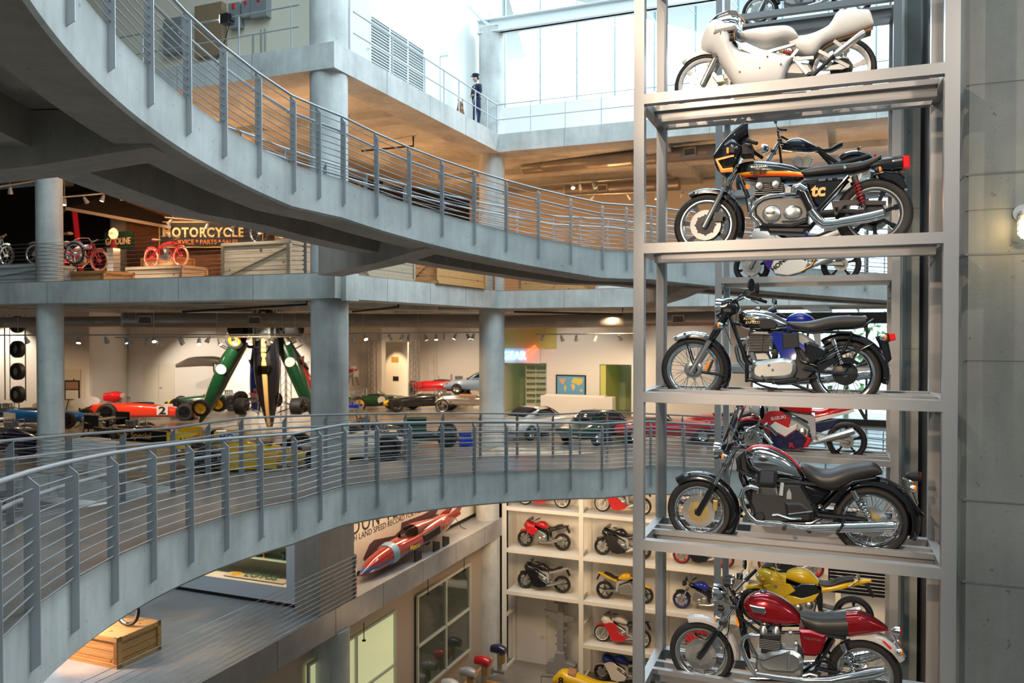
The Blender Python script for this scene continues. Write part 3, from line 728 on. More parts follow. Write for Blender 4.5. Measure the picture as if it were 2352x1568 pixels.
def mirror(root, base, tip, r=.055, y=.32, m=CHROME, face=None, sy=1.3):
    for s in (-1, 1):
        yb = base[2] if len(base) > 2 else y - .06
        o = MB(); b = Vector((base[0], s*yb, base[1])); t = Vector((tip[0], s*y, tip[1])); o.tube([b, (b + t)/2 + Vector((-.01, s*.01, .01)), t], .0055, 6)
        o.M = Matrix.Translation(t + Vector((0, 0, r*.6))) @ Matrix.Rotation(s*.35, 4, 'Z'); o.lathe([(0, -.018), (r*.8, -.014), (r, 0), (r*.97, .006)], (0, 0, 0), 'X', 20, sx=sy*.8, sz=1); mo = obj('mirror', o, m, root)
        o = MB(); o.M = Matrix.Translation(t + Vector((0, 0, r*.6))) @ Matrix.Rotation(s*.35, 4, 'Z'); o.lathe([(r*.96, .006), (0, .004)], (0, 0, 0), 'X', 20, sx=sy*.8, sz=1); obj('mirror_glass', o, face or mat('mirror_face', (.55, .62, .64), .03, 1.), mo)
def cables(root, L, r=.004, m=BLACK): return P_(root, 'control_cable', m, lambda b: [b.tube(q, r, 5) for q in L])
def bands_mat(key, base, bands, a, k, rough=.22, coat=1.):      # painted stripes: v = z - k*x - a ; bands = [(v0, colour), ...] ascending
    def f(nt, b):
        tc = N(nt, 'ShaderNodeTexCoord'); s = N(nt, 'ShaderNodeSeparateXYZ'); nt.links.new(tc.outputs['Object'], s.inputs[0])
        m1 = N(nt, 'ShaderNodeMath', operation='MULTIPLY'); m1.inputs[1].default_value = -k; nt.links.new(s.outputs[0], m1.inputs[0])
        m2 = N(nt, 'ShaderNodeMath', operation='ADD'); nt.links.new(m1.outputs[0], m2.inputs[0]); nt.links.new(s.outputs[2], m2.inputs[1])
        m3 = N(nt, 'ShaderNodeMath', operation='SUBTRACT'); m3.inputs[1].default_value = a - 1; nt.links.new(m2.outputs[0], m3.inputs[0])
        m4 = N(nt, 'ShaderNodeMath', operation='MULTIPLY'); m4.inputs[1].default_value = .5; nt.links.new(m3.outputs[0], m4.inputs[0])
        r = N(nt, 'ShaderNodeValToRGB'); r.color_ramp.interpolation = 'CONSTANT'; e = r.color_ramp.elements; e[0].color = (*base, 1); e[0].position = 0
        e[1].position = .5 + bands[0][0] / 2; e[1].color = (*bands[0][1], 1)
        for (v, c) in bands[1:]: q = e.new(.5 + v / 2); q.color = (*c, 1)
        nt.links.new(m4.outputs[0], r.inputs[0]); nt.links.new(r.outputs[0], b.inputs['Base Color'])
    return mat(key, base, rough, 0, coat, build=f)
def bike_root(label, uf, t, zf, tow=True, group=None):
    return thing('motorcycle', label, 'motorcycle', RP(uf, t, zf), AR, group)
# ================================================================ the five motorcycles on the near tower
def kawa():
    b = bike_root('black turbo motorcycle with orange and yellow stripes and small bikini fairing, on the second shelf', .503, .6, .718)
    X1 = 1.531
    wheel(b, 0, .32, .32, .10, 'cast', ALU, 7, .150, -.065, ALUD, DMET, True, spm=GLOSSB, ltyre=None)
    wheel(b, X1, .354, .335, .125, 'cast', ALU, 7, .145, .07, ALU, DMET, False, spm=GLOSSB)
    fork(b, (0,0.32), (0.301,0.896), .48)
    guard(b, (0, .32), .345, math.radians(-22), math.radians(118), .13, GLOSSB)
    tk = bands_mat('black_tank_with_stripes', (.006, .006, .008), [(0, (.75, .06, .01)), (.014, (.90, .20, .01)), (.030, (.95, .48, .02)), (.046, (.006, .006, .008))], (0.615,0.787)[1], -.06)
    P_(b, 'fuel_tank', tk, lambda m: m.body([(0.307,0.909),(0.377,0.926),(0.49,0.928),(0.677,0.893),(0.836,0.848),(0.914,0.781)], [(0.308,0.797),(0.378,0.743),(0.491,0.709),(0.678,0.692),(0.861,0.683),(0.915,0.717)], [((0.308,0.889)[0], .05), ((0.428,0.88)[0], .13), ((0.677,0.862)[0], .15), ((0.823,0.852)[0], .12), ((0.914,0.845)[0], .08)]))
    text('tank_lettering', 'turbo', .068, GLOSSB, b, (*[(0.429,0.782)[0], -.156], (0.429,0.782)[1]), (PI/2, 0, -.02), .003, 1.0, shear=.15, bold=.002)
    text('tank_name', 'KAWASAKI', .03, mat('silver_foil', (.8, .78, .7), .3, .8), b, ((0.441,0.836)[0], -.150, (0.441,0.836)[1]), (PI/2, 0, -.02), .002)
    P_(b, 'seat', LEATH, lambda m: m.body([(0.896,0.805),(1.04,0.829),(1.275,0.837),(1.436,0.842),(1.527,0.877),(1.59,0.892)], [(0.896,0.757),(0.939,0.726),(1.159,0.724),(1.345,0.736),(1.483,0.769),(1.55,0.817),(1.59,0.87)], [((0.896,0.795)[0], .09), ((1.099,0.781)[0], .13), ((1.505,0.802)[0], .12), ((1.59,0.882)[0], .10)], p=3))
    P_(b, 'seat_strap', CHROME, lambda m: m.box(((1.273,0.794)[0], -.135, (1.273,0.794)[1]), (.022, .012, .05)).ball(((1.278,0.778)[0], -.14, (1.278,0.778)[1]), .016))
    tl = bands_mat('black_tail_with_stripes', (.006, .006, .008), [(0, (.75, .06, .01)), (.016, (.90, .20, .01)), (.034, (.95, .48, .02)), (.05, (.006, .006, .008))], (1.618,0.794)[1], .10)
    P_(b, 'tail_section', tl, lambda m: m.body([(1.494,0.803),(1.55,0.848),(1.595,0.863),(1.674,0.869),(1.763,0.879)], [(1.494,0.772),(1.562,0.748),(1.686,0.737),(1.764,0.744)], [((1.494,0.803)[0], .10), ((1.675,0.79)[0], .11), ((1.764,0.783)[0], .09)], p=4, sm=0))
    P_(b, 'tail_light', REDL, lambda m: m.plate([(1.761,0.866),(1.824,0.866),(1.83,0.754),(1.769,0.751)], -.085, .085, .01))
    P_(b, 'mudguard', GLOSSB, lambda m: m.plate([(1.551,0.712),(1.619,0.734),(1.731,0.718),(1.764,0.685),(1.812,0.569),(1.765,0.577),(1.675,0.642),(1.574,0.679)], -.07, .07, .012))
    P_(b, 'number_plate_bracket', BLACK, lambda m: m.plate([(1.736,0.738),(1.786,0.714),(1.789,0.669),(1.764,0.691),(1.736,0.718)], -.05, .05, .004))
    # fairing and screen
    P_(b, 'fairing', GLOSSB, lambda m: m.body([(0.08,1.014),(0.121,1.074),(0.185,1.142),(0.249,1.182),(0.3,1.152),(0.345,1.083)], [(0.08,0.945),(0.102,0.851),(0.174,0.78),(0.225,0.764),(0.289,0.851),(0.345,0.978)], [((0.079,1.038)[0], .10), ((0.173,1.031)[0], .19), ((0.288,1.022)[0], .22), ((0.345,1.017)[0], .19)], p=3, sm=1))
    P_(b, 'windscreen', paint('smoked_screen', (.012, .010, .012), .06), lambda m: m.body([(0.087,1.014),(0.172,1.126),(0.274,1.23),(0.388,1.319),(0.413,1.304)], [(0.087,0.991),(0.198,1.016),(0.3,1.07),(0.389,1.138),(0.414,1.155)], [((0.087,1.011)[0], .10), ((0.172,1.097)[0], .17), ((0.287,1.218)[0], .19), ((0.413,1.298)[0], .17)], p=3, sm=0))
    for (r0, c) in ((0, (.90, .20, .01)), (1, (.95, .48, .02))):
        o = [(0.118,0.928), (0.286,0.961), (0.291,0.948), (0.136,0.921), (0.187,0.837), (0.277,0.844), (0.277,0.828), (0.178,0.82)] if r0 else [(0.111,0.936), (0.286,0.971), (0.286,0.956), (0.123,0.925), (0.179,0.822), (0.277,0.828), (0.277,0.803), (0.165,0.803)]
        P_(b, 'fairing_stripe', paint('stripe_%d' % r0, c), lambda m: m.plate(o, -.215 - .004*r0, -.17), 0)
    P_(b, 'front_indicator', BLACK, lambda m: m.plate([(0.244,1.034),(0.298,1.029),(0.299,0.973),(0.244,0.977)], -.25, -.19, .006))
    P_(b, 'front_indicator_lens', ORANGE, lambda m: m.plate([(0.221,1.033),(0.244,1.031),(0.244,0.972),(0.221,0.974)], -.25, -.19, .004))
    P_(b, 'side_reflector', ORANGE, lambda m: m.disc(((0.406,0.667)[0], -.11, (0.406,0.667)[1]), .024, .012))
    # engine
    P_(b, 'crankcase', mat('grey_engine_case', (.16, .155, .15), .4, .8), lambda m: m.plate([(0.467,0.565),(0.91,0.539),(0.97,0.434),(0.959,0.294),(0.802,0.257),(0.556,0.287),(0.48,0.382)], -.16, .16, .02))
    P_(b, 'sump', DMET, lambda m: m.plate([(0.555,0.3),(0.971,0.281),(0.923,0.187),(0.606,0.214)], -.12, .12, .02))
    fins(b, (0.476,0.656)[0], (0.739,0.639)[0], (0.479,0.564)[1], (0.479,0.675)[1], .19, 6, DMET)
    P_(b, 'cylinder_head', DMET, lambda m: m.plate([(0.485,0.673),(0.727,0.658),(0.714,0.724),(0.504,0.738)], -.20, .20, .012))
    for q in ((0.522,0.652), (0.671,0.655)): P_(b, 'cam_cover', ALU, lambda m: m.lathe([(0, -.225), (.03, -.22), (.042, -.205), (.045, -.19), (.045, .19), (0, .19)], (q[0], 0, q[1]), 'Y', 16))
    cover(b, (0.634,0.384), .088, -.175, -.1)
    cover(b, (0.823,0.387), .085, -.165, -.1, sx=1.1, sz=.9)
    P_(b, 'engine_badge', DMET, lambda m: m.box(((0.626,0.393)[0], -.192, (0.626,0.393)[1]), (.075, .006, .022)))
    text('engine_badge_lettering', 'DOHC', .018, ALU, b, ((0.598,0.388)[0], -.197, (0.598,0.388)[1]), (PI/2, 0, 0), .001)
    tube_part(b, 'exhaust_header', CHROME, t3([(0.752,0.559),(0.629,0.556),(0.554,0.541),(0.492,0.499),(0.455,0.435),(0.449,0.371),(0.505,0.316),(0.531,0.276)], -.18), .022)
    tube_part(b, 'exhaust_header', CHROME, t3([(0.467,0.565),(0.423,0.535),(0.43,0.463),(0.436,0.41)], -.15), .020)
    tube_part(b, 'exhaust_pipe', GLOSSB, t3([(0.844,0.575),(0.88,0.592),(0.921,0.558),(0.992,0.386)], -.20), [.035, .050, .048, .044])
    tube_part(b, 'heat_shield', CHROME, t3([(0.833,0.561),(0.842,0.604),(0.886,0.617),(0.939,0.579)], -.215), [.03, .042, .045, .04])
    tube_part(b, 'silencer', CHROME, t3([(0.986,0.396),(1.045,0.313),(1.097,0.259),(1.183,0.263),(1.498,0.309),(1.603,0.336)], -.21), [.042, .045, .044, .043, .052, .046], 16)
    tube_part(b, 'silencer', CHROME, t3([(1.096,0.285),(1.184,0.29),(1.508,0.337),(1.615,0.365)], .21), [.044, .043, .052, .046], 16)
    P_(b, 'side_panel', GLOSSB, lambda m: m.plate([(0.942,0.67),(1.297,0.686),(1.217,0.578),(1.067,0.417),(1.017,0.452),(0.962,0.581)], -.135, .135, .02))
    text('side_panel_lettering', 'tc', .16, mat('gold_print', (.85, .50, .18), .4), b, ((0.984,0.536)[0], -.139, (0.984,0.536)[1]), (PI/2, 0, 0), .002, 1.0, shear=.1, bold=.006)
    P_(b, 'frame', GLOSSB, lambda m: [m.tube(t3(L, y), .018, 8) for y in (-.12, .12) for L in ([(1.31,0.706),(1.054,0.417),(1.03,0.329)], [(0.327,0.783),(0.404,0.569),(0.43,0.411)], [(0.506,0.277),(0.971,0.255),(1.042,0.354)])])
    P_(b, 'swingarm', DMET, lambda m: [m.tube(t3([(1.03,0.38),(1.277,0.386),(1.531,0.354)], y), .024, 8) for y in (-.11, .11)])
    P_(b, 'chain_guard', mat('chain_guard_brown', (.06, .05, .045), .4), lambda m: m.plate([(1.16,0.482),(1.343,0.481),(1.63,0.455),(1.627,0.418),(1.275,0.432),(1.207,0.342),(1.189,0.356)], -.15, -.125, .004))
    for q in (-1, 1): P_(b, 'chain_sprocket', DMET, lambda m: m.disc((X1, q*.11, .354), .095, .012))
    shock(b, (1.357,0.694), (1.439,0.409), .16, .027, DMET, mat('red_spring', (.6, .01, .02), .3, .2), m2=mat('red_spring'))
    bars(b, [((0.301,1.021)[0], -.05, (0.301,1.021)[1]), ((0.351,1.095)[0], -.12, (0.351,1.095)[1]), ((0.427,1.076)[0], -.24, (0.427,1.076)[1]), ((0.505,1.029)[0], -.34, (0.505,1.029)[1])], DMET)
    P_(b, 'instrument_cluster', BLACK, lambda m: m.box(((0.377,1.028)[0], 0, (0.377,1.028)[1]), (.14, .26, .09)))
    cables(b, [t3([(0.275,0.996),(0.225,0.869),(0.2,0.713),(0.289,0.628),(0.226,0.579)], -.12), t3([(0.301,0.863),(0.225,0.737),(0.251,0.604),(0.123,0.479),(0.071,0.376)], -.10), t3([(0.226,0.606),(0.302,0.575),(0.29,0.418),(0.175,0.331)], -.13)])
    P_(b, 'brake_caliper', DMET, lambda m: [m.box(((0.13,0.393)[0], s*.08, (0.13,0.393)[1]), (.08, .05, .09)) for s in (-1, 1)])
    indicator(b, (1.557,0.736), BLACK, ORANGE, .030, 1, y=.17)
    P_(b, 'footpeg', DMET, lambda m: m.tube([((1.207,0.396)[0], -.15, (1.207,0.396)[1]), ((1.207,0.396)[0], -.26, (1.207,0.396)[1] + .02)], .014, 8).tube(t3([(0.959,0.333),(0.874,0.305),(0.728,0.303)], -.2), .008, 6))
kawa()
def enfield():
    b = bike_root('black and chrome classic motorcycle with square red tail lamp, on the third shelf', .382, .6, -.726)
    X1, Z1 = 1.413, .312
    wheel(b, 0, .325, .325, .085, 'wire', CHROME, disc=0, sec=.078)
    wheel(b, X1, Z1, .325, .09, 'wire', CHROME, disc=0, sec=.08)
    P_(b, 'brake_drum', ALU, lambda m: m.lathe([(0, -.05), (.06, -.05), (.088, -.035), (.09, .03), (0, .03)], (0, 0, .325), 'Y', 28))
    P_(b, 'brake_drum', DMET, lambda m: m.lathe([(0, -.07), (.06, -.07), (.11, -.05), (.115, .03), (0, .03)], (X1, 0, Z1), 'Y', 28))
    fork(b, (0,0.325), (0.351,0.933), .47, ml=ALU, mu=GLOSSB, ru=.027)
    P_(b, 'fork_bracket', GLOSSB, lambda m: [m.tube(t3([(0.09,0.3),(0.328,0.271)], y), .010, 6) for y in (-.09, .09)] + [m.tube(t3([(-0.074,0.627),(0.007,0.359)], y), .008, 6) for y in (-.06, .06)])
    P_(b, 'side_reflector', ORANGE, lambda m: m.plate([(0.123,0.333),(0.161,0.419),(0.185,0.406),(0.149,0.324)], -.135, -.115, .003))
    P_(b, 'shock_box', BLACK, lambda m: m.plate([(0.146,0.312),(0.197,0.432),(0.213,0.419),(0.172,0.313)], -.115, -.09, .003))
    guard(b, (0, .325), .342, math.radians(-30), math.radians(108), .13, GLOSSB)
    P_(b, 'mudguard_trim', CHROME, lambda m: m.arc_strip((0, .325), .352, math.radians(70), math.radians(122), .12, .005, 12, 0, .22))
    tk = P_(b, 'fuel_tank', CHROME, lambda m: m.body([(0.443,0.886),(0.504,0.919),(0.605,0.928),(0.742,0.901),(0.854,0.832),(0.903,0.786)], [(0.444,0.788),(0.479,0.735),(0.618,0.715),(0.805,0.719),(0.903,0.754)], [((0.443,0.854)[0], .05), ((0.542,0.853)[0], .13), ((0.68,0.852)[0], .145), ((0.805,0.813)[0], .11), ((0.903,0.786)[0], .06)]))
    P_(tk, 'tank_panel', GLOSSB, lambda m: m.body([(0.456,0.86),(0.517,0.882),(0.618,0.868),(0.68,0.82),(0.687,0.787)], [(0.456,0.788),(0.498,0.735),(0.618,0.725),(0.687,0.735)], [((0.456,0.853)[0], .065), ((0.542,0.853)[0], .138), ((0.687,0.852)[0], .152)]))
    P_(tk, 'knee_pad', BLACK, lambda m: m.plate([(0.623,0.805),(0.666,0.835),(0.739,0.834),(0.8,0.805),(0.816,0.767),(0.794,0.732),(0.666,0.727),(0.629,0.754)], -.156, -.13, .012))
    gp = mat('gold_leaf', (.75, .55, .2), .35, .5)
    text('tank_lettering', 'ROYAL\n  ENFIELD', .036, gp, tk, ((0.496,0.819)[0], -.150, (0.496,0.819)[1]), (PI/2, 0, -.1), .002, 1.0, shear=.15)
    P_(b, 'filler_cap', CHROME, lambda m: m.lathe([(0, .02), (.03, .018), (.034, 0)], ((0.617,0.931)[0], 0, (0.617,0.931)[1]), 'Z', 16))
    P_(b, 'seat', LEATH, lambda m: m.body([(0.9,0.806),(1.024,0.801),(1.144,0.814),(1.251,0.849),(1.369,0.863),(1.473,0.858),(1.589,0.853)], [(0.9,0.774),(0.964,0.722),(1.073,0.681),(1.181,0.684),(1.287,0.722),(1.451,0.725),(1.566,0.741),(1.589,0.76)], [((0.9,0.786)[0], .07), ((1.109,0.786)[0], .14), ((1.404,0.785)[0], .12), ((1.589,0.785)[0], .11)], p=3))
    P_(b, 'grab_handle', GLOSSB, lambda m: [m.tube(t3([(1.474,0.735),(1.566,0.753),(1.657,0.824)], y), .009, 8) for y in (-.11, .11)])
    guard(b, (X1, Z1), .352, math.radians(-15), math.radians(125), .15, GLOSSB)
    P_(b, 'mudguard_stay', GLOSSB, lambda m: [m.tube(t3([(1.407,0.319),(1.522,0.522),(1.647,0.598)], y), .009, 6) for y in (-.09, .09)] + [m.tube(t3([(1.182,0.404),(1.475,0.534),(1.647,0.6)], y), .009, 6) for y in (-.09, .09)])
    P_(b, 'tail_plate', GLOSSB, lambda m: m.plate([(1.67,0.66),(1.771,0.673),(1.812,0.456),(1.773,0.406),(1.728,0.424),(1.704,0.585)], -.05, .05, .02))
    P_(b, 'tail_light', REDL, lambda m: m.plate([(1.783,0.687),(1.833,0.693),(1.846,0.63),(1.792,0.617)], -.045, .045, .01))
    P_(b, 'tail_light_housing', BLACK, lambda m: m.plate([(1.754,0.697),(1.785,0.691),(1.792,0.611),(1.758,0.611)], -.04, .04, .01))
    indicator(b, (1.732,0.654), CHROME, ORANGE, .033, 1, y=.16); indicator(b, (0.281,0.768), CHROME, ORANGE, .033, -1, y=.17)
    hl = headlamp(b, (0.241,0.934), .098, CHROME, .12)
    P_(b, 'headlamp_nacelle', GLOSSB, lambda m: m.body([(0.28,1.024),(0.35,1.046),(0.427,1.018),(0.453,0.946)], [(0.28,0.841),(0.351,0.854),(0.428,0.88),(0.453,0.919)], [((0.28,0.921)[0], .10), ((0.351,0.92)[0], .10), ((0.453,0.919)[0], .05)]))
    bars(b, [((0.363,1.013)[0], 0, (0.363,1.013)[1]), ((0.415,1.018)[0], -.10, (0.415,1.018)[1]), ((0.503,1.063)[0], -.24, (0.503,1.063)[1]), ((0.669,1.009)[0], -.36, (0.669,1.009)[1])])
    mirror(b, (*(0.503,1.068), .24), (0.585,1.11), .062, .33, BLACK)
    # engine
    P_(b, 'frame', GLOSSB, lambda m: m.tube(t3([(0.351,0.867),(0.455,0.577),(0.519,0.394),(0.52,0.209)], 0), .02, 10).tube(t3([(0.364,0.801),(0.681,0.709),(0.903,0.716)], 0), .016, 8) and [m.tube(t3(L, y), .014, 8) for y in (-.11, .11) for L in ([(0.903,0.722),(1.169,0.709),(1.474,0.697)], [(0.903,0.722),(1.026,0.427),(1.17,0.378)], [(0.532,0.236),(0.869,0.218),(1.171,0.276)], [(1.17,0.403),(1.406,0.533),(1.474,0.697)])])
    fins(b, (0.511,0.656)[0], (0.756,0.657)[0], (0.619,0.513)[1], (0.619,0.663)[1], .085, 10, DMET)
    P_(b, 'cylinder_head', DMET, lambda m: m.plate([(0.537,0.656),(0.737,0.657),(0.743,0.715),(0.543,0.715)], -.07, .07, .01))
    P_(b, 'rocker_cover', ALUD, lambda m: m.plate([(0.543,0.683),(0.593,0.715),(0.718,0.715),(0.743,0.67)], -.075, .075, .012))
    P_(b, 'cylinder_base', ALUD, lambda m: m.plate([(0.582,0.506),(0.719,0.514),(0.757,0.423),(0.607,0.421)], -.06, .06, .015))
    P_(b, 'primary_case', ALU, lambda m: m.plate([(p[0] + 0, p[1]) for p in [(0.567,0.354),(0.586,0.393),(0.629,0.419),(0.752,0.443),(0.886,0.457),(0.946,0.44),(0.98,0.392),(0.982,0.329),(0.953,0.278),(0.886,0.257),(0.753,0.245),(0.642,0.239),(0.586,0.264),(0.567,0.302)]], -.15, -.05, .035))
    P_(b, 'case_screw', CHROME, lambda m: [m.disc((q[0], -.152, q[1]), .012, .012) for q in ((0.736,0.383), (0.77,0.339))])
    P_(b, 'crankcase', ALUD, lambda m: m.plate([(0.569,0.407),(0.99,0.439),(1.027,0.273),(0.807,0.216),(0.583,0.237)], -.05, .13, .02))
    P_(b, 'crankcase_side', DMET, lambda m: m.plate([(0.989,0.581),(1.086,0.479),(1.171,0.352),(1.051,0.235),(0.954,0.271)], -.08, .08, .01))
    P_(b, 'tool_box', BLACK, lambda m: m.plate([(0.855,0.686),(0.999,0.694),(1.008,0.558),(0.861,0.541)], -.15, -.04, .006))
    P_(b, 'battery_cover', GLOSSB, lambda m: m.plate([(1.053,0.602),(1.1,0.615),(1.206,0.572),(1.271,0.529),(1.253,0.497),(1.137,0.415),(1.084,0.408),(1.06,0.483)], -.155, -.05, .022))
    cover(b, (0.781,0.504), .032, -.10, -.02, BLACK, 'horn', dome=.004)
    tube_part(b, 'exhaust_pipe', CHROME, t3([(0.556,0.63),(0.454,0.617),(0.404,0.537),(0.43,0.419),(0.507,0.314)], .10), .022)
    tube_part(b, 'silencer', CHROME, t3([(0.507,0.314),(0.807,0.203),(1.171,0.238),(1.638,0.298)], .13), [.022, .03, .042, .042])
    P_(b, 'kick_stand', BLACK, lambda m: m.tube(t3([(0.557,0.237),(0.658,0.187),(0.746,0.163),(0.808,0.158)], -.1), .012, 6).box(((0.752,0.143)[0], -.12, (0.752,0.143)[1]), (.06, .04, .02)) and m.tube(t3([(0.942,0.213),(1.052,0.171),(1.16,0.129)], -.12), .016, 6))
    P_(b, 'gear_lever', DMET, lambda m: m.tube(t3([(0.67,0.287),(0.719,0.231),(0.798,0.233)], -.17), .009, 6).tube(t3([(0.798,0.233),(0.984,0.262)], -.17), .006, 6).ball(((0.781,0.226)[0], -.19, (0.781,0.226)[1]), .022))
    shock(b, (1.305,0.633), (1.383,0.407), .15, .024, CHROME, BLACK, m2=BLACK)
    P_(b, 'chain_case', GLOSSB, lambda m: m.plate([(1.159,0.378),(1.289,0.456),(1.452,0.471),(1.568,0.403),(1.476,0.408),(1.313,0.406),(1.195,0.327)], -.125, -.10, .006))
    P_(b, 'swingarm', GLOSSB, lambda m: [m.tube(t3([(1.051,0.357),(1.23,0.328),(1.413,0.312)], y), .016, 8) for y in (-.1, .1)] + [m.tube(t3([(1.026,0.356),(1.313,0.311),(1.523,0.306)], y), .005, 6) for y in (-.13,)])
    cables(b, [t3([(0.351,1.013),(0.3,0.788),(0.352,0.656),(0.378,0.577)], -.1), t3([(0.681,0.683),(0.669,0.526),(0.757,0.449),(0.867,0.528)], -.09), t3([(0.428,0.946),(0.416,0.761),(0.506,0.472)], -.08)])
enfield()
def guzzi():
    b = bike_root('black and chrome cruiser motorcycle with tall clear windscreen and V engine, on the fourth shelf', .447, .6, -2.139)
    X1, Z1 = 1.581, .355
    wheel(b, 0, .32, .322, .115, 'wire', CHROME, disc=.16, dy=-.075, discm=ALU, carrier=GOLD, two=True, sec=.082)
    wheel(b, X1, Z1, .335, .14, 'wire', CHROME, disc=.14, dy=-.07, discm=ALU, carrier=GOLD, sec=.09)
    P_(b, 'brake_caliper', GOLD, lambda m: [m.plate([(0.144,0.452),(0.19,0.449),(0.192,0.363),(0.164,0.334),(0.135,0.371)], s*.08 - .03, s*.08 + .03, .006) for s in (-1, 1)])
    fork(b, (0,0.32), (0.368,0.999), .42, .028, .022, GLOSSB, CHROME, .105)
    guard(b, (0, .32), .355, math.radians(-38), math.radians(128), .17, GLOSSB, crown=.3)
    tk = P_(b, 'fuel_tank', CHROME, lambda m: m.body([(0.457,0.958),(0.52,1.001),(0.596,1.014),(0.696,0.997),(0.819,0.938),(0.905,0.872),(0.979,0.76),(1.001,0.71)], [(0.458,0.819),(0.496,0.743),(0.597,0.71),(0.746,0.713),(0.894,0.69),(1.001,0.677)], [((0.458,0.912)[0], .08), ((0.559,0.917)[0], .15), ((0.696,0.925)[0], .165), ((0.844,0.868)[0], .13), ((1.001,0.698)[0], .05)]))
    P_(tk, 'tank_stripe', RED, lambda m: m.body([(p[0], p[1] + .008) for p in [(0.457,0.958),(0.52,1.001),(0.596,1.014),(0.696,0.997),(0.819,0.938),(0.905,0.872),(0.966,0.785)]], [(0.457,0.931),(0.521,0.97),(0.596,0.982),(0.696,0.967),(0.819,0.908),(0.905,0.84),(0.966,0.773)], [((0.458,0.912)[0], .05), ((0.621,0.921)[0], .07), ((0.966,0.811)[0], .04)]))
    P_(tk, 'tank_badge', BLACK, lambda m: m.lathe([(0, -.006), (.04, -.004), (.042, 0)], ((0.621,0.894)[0], -.168, (0.621,0.894)[1]), 'Y', 20, sx=1., sz=.5))
    P_(b, 'tank_side_cover', BLACK, lambda m: m.plate([(0.614,0.787),(0.742,0.796),(0.755,0.764),(0.608,0.751)], -.15, -.12, .006))
    P_(b, 'seat', LEATH, lambda m: m.body([(0.96,0.843),(1.008,0.852),(1.075,0.818),(1.158,0.795),(1.253,0.81),(1.347,0.863),(1.463,0.88),(1.612,0.904),(1.669,0.836)], [(0.96,0.811),(1.009,0.698),(1.099,0.64),(1.23,0.598),(1.313,0.63),(1.417,0.713),(1.578,0.761),(1.669,0.799)], [((0.96,0.824)[0], .08), ((1.11,0.82)[0], .17), ((1.288,0.831)[0], .18), ((1.521,0.845)[0], .14), ((1.669,0.805)[0], .11)], p=2.8))
    guard(b, (X1, Z1), .375, math.radians(-22), math.radians(120), .19, GLOSSB, crown=.3)
    P_(b, 'mudguard_tip', GLOSSB, lambda m: m.plate([(1.872,0.633),(1.928,0.575),(1.984,0.493),(2.026,0.445),(2.012,0.432),(1.962,0.449),(1.906,0.512),(1.861,0.582)], -.08, .08, .02))
    P_(b, 'side_cover', GLOSSB, lambda m: m.plate([(0.97,0.691),(1.066,0.659),(1.23,0.608),(1.149,0.501),(1.078,0.458),(1.019,0.529)], -.14, .14, .03))
    text('side_cover_lettering', 'METAL', .03, CHROME, b, ((1.072,0.562)[0], -.145, (1.072,0.562)[1]), (PI/2, 0, 0), .002)
    P_(b, 'front_cowl', BLACK, lambda m: m.plate([(0.356,0.866),(0.432,0.937),(0.471,0.781),(0.534,0.706),(0.458,0.72),(0.369,0.774)], -.10, .10, .03))
    P_(b, 'rear_bracket', GLOSSB, lambda m: m.plate([(1.322,0.669),(1.414,0.737),(1.617,0.788),(1.617,0.769),(1.414,0.706),(1.346,0.62),(1.277,0.515),(1.207,0.522)], -.16, -.13, .008))
    hl = headlamp(b, (0.162,0.928), .085, CHROME, .12)
    P_(b, 'headlamp_bracket', DMET, lambda m: m.plate([(0.188,0.937),(0.265,0.927),(0.368,0.999),(0.355,1.038),(0.239,0.993)], -.07, .07, .01))
    P_(b, 'windscreen', GLASS, lambda m: m.add([(x + .05*abs(q)**2*1.6, q*.21*(1 - .25*k/5), z) for k in range(6) for (x, z) in [((0.194,0.964)[0] + ((0.354,1.389)[0] - (0.194,0.964)[0]) * k/5, (0.194,0.964)[1] + ((0.354,1.389)[1] - (0.194,0.964)[1]) * k/5)] for q in (-1, -.66, -.33, 0, .33, .66, 1)],
        [(k*7 + j, k*7 + j + 1, (k+1)*7 + j + 1, (k+1)*7 + j) for k in range(5) for j in range(6)]))
    P_(b, 'windscreen_frame', CHROME, lambda m: [m.tube([((0.194,0.964)[0] + .08, s*.21, (0.194,0.964)[1]), ((0.275,1.18)[0] + .08, s*.19, (0.275,1.18)[1]), ((0.354,1.389)[0] + .08, s*.16, (0.354,1.389)[1])], .004, 5) for s in (-1, 1)] + [m.tube([((0.29,1.214)[0], s*.15, (0.29,1.214)[1]), ((0.393,1.053)[0], s*.12, (0.393,1.053)[1])], .006, 5) for s in (-1, 1)])
    indicator(b, (0.266,0.901), CHROME, ORANGE, .036, -1, y=.19); indicator(b, (1.922,0.698), CHROME, ORANGE, .036, 1, y=.14)
    P_(b, 'tail_light', BLACK, lambda m: m.body([(1.871,0.812),(1.915,0.835),(1.976,0.843),(1.993,0.819)], [(1.871,0.781),(1.916,0.747),(1.993,0.746)], [((1.871,0.805)[0], .03), ((1.971,0.812)[0], .055)]))
    P_(b, 'tail_light_lens', REDL, lambda m: m.lathe([(0, .012), (.035, .008), (.042, 0)], ((1.991,0.794)[0], 0, (1.991,0.794)[1]), 'X', 16))
    P_(b, 'tail_bracket', CHROME, lambda m: m.tube(t3([(1.849,0.773),(1.888,0.745),(1.927,0.674),(1.972,0.542)], 0), .012, 8))
    bars(b, [((0.419,1.055)[0], 0, (0.419,1.055)[1]), ((0.45,1.135)[0], -.10, (0.45,1.135)[1]), ((0.532,1.172)[0], -.26, (0.532,1.172)[1]), ((0.647,1.148)[0], -.33, (0.647,1.148)[1]), ((0.713,1.074)[0], -.38, (0.713,1.074)[1])], grip=CHROME)
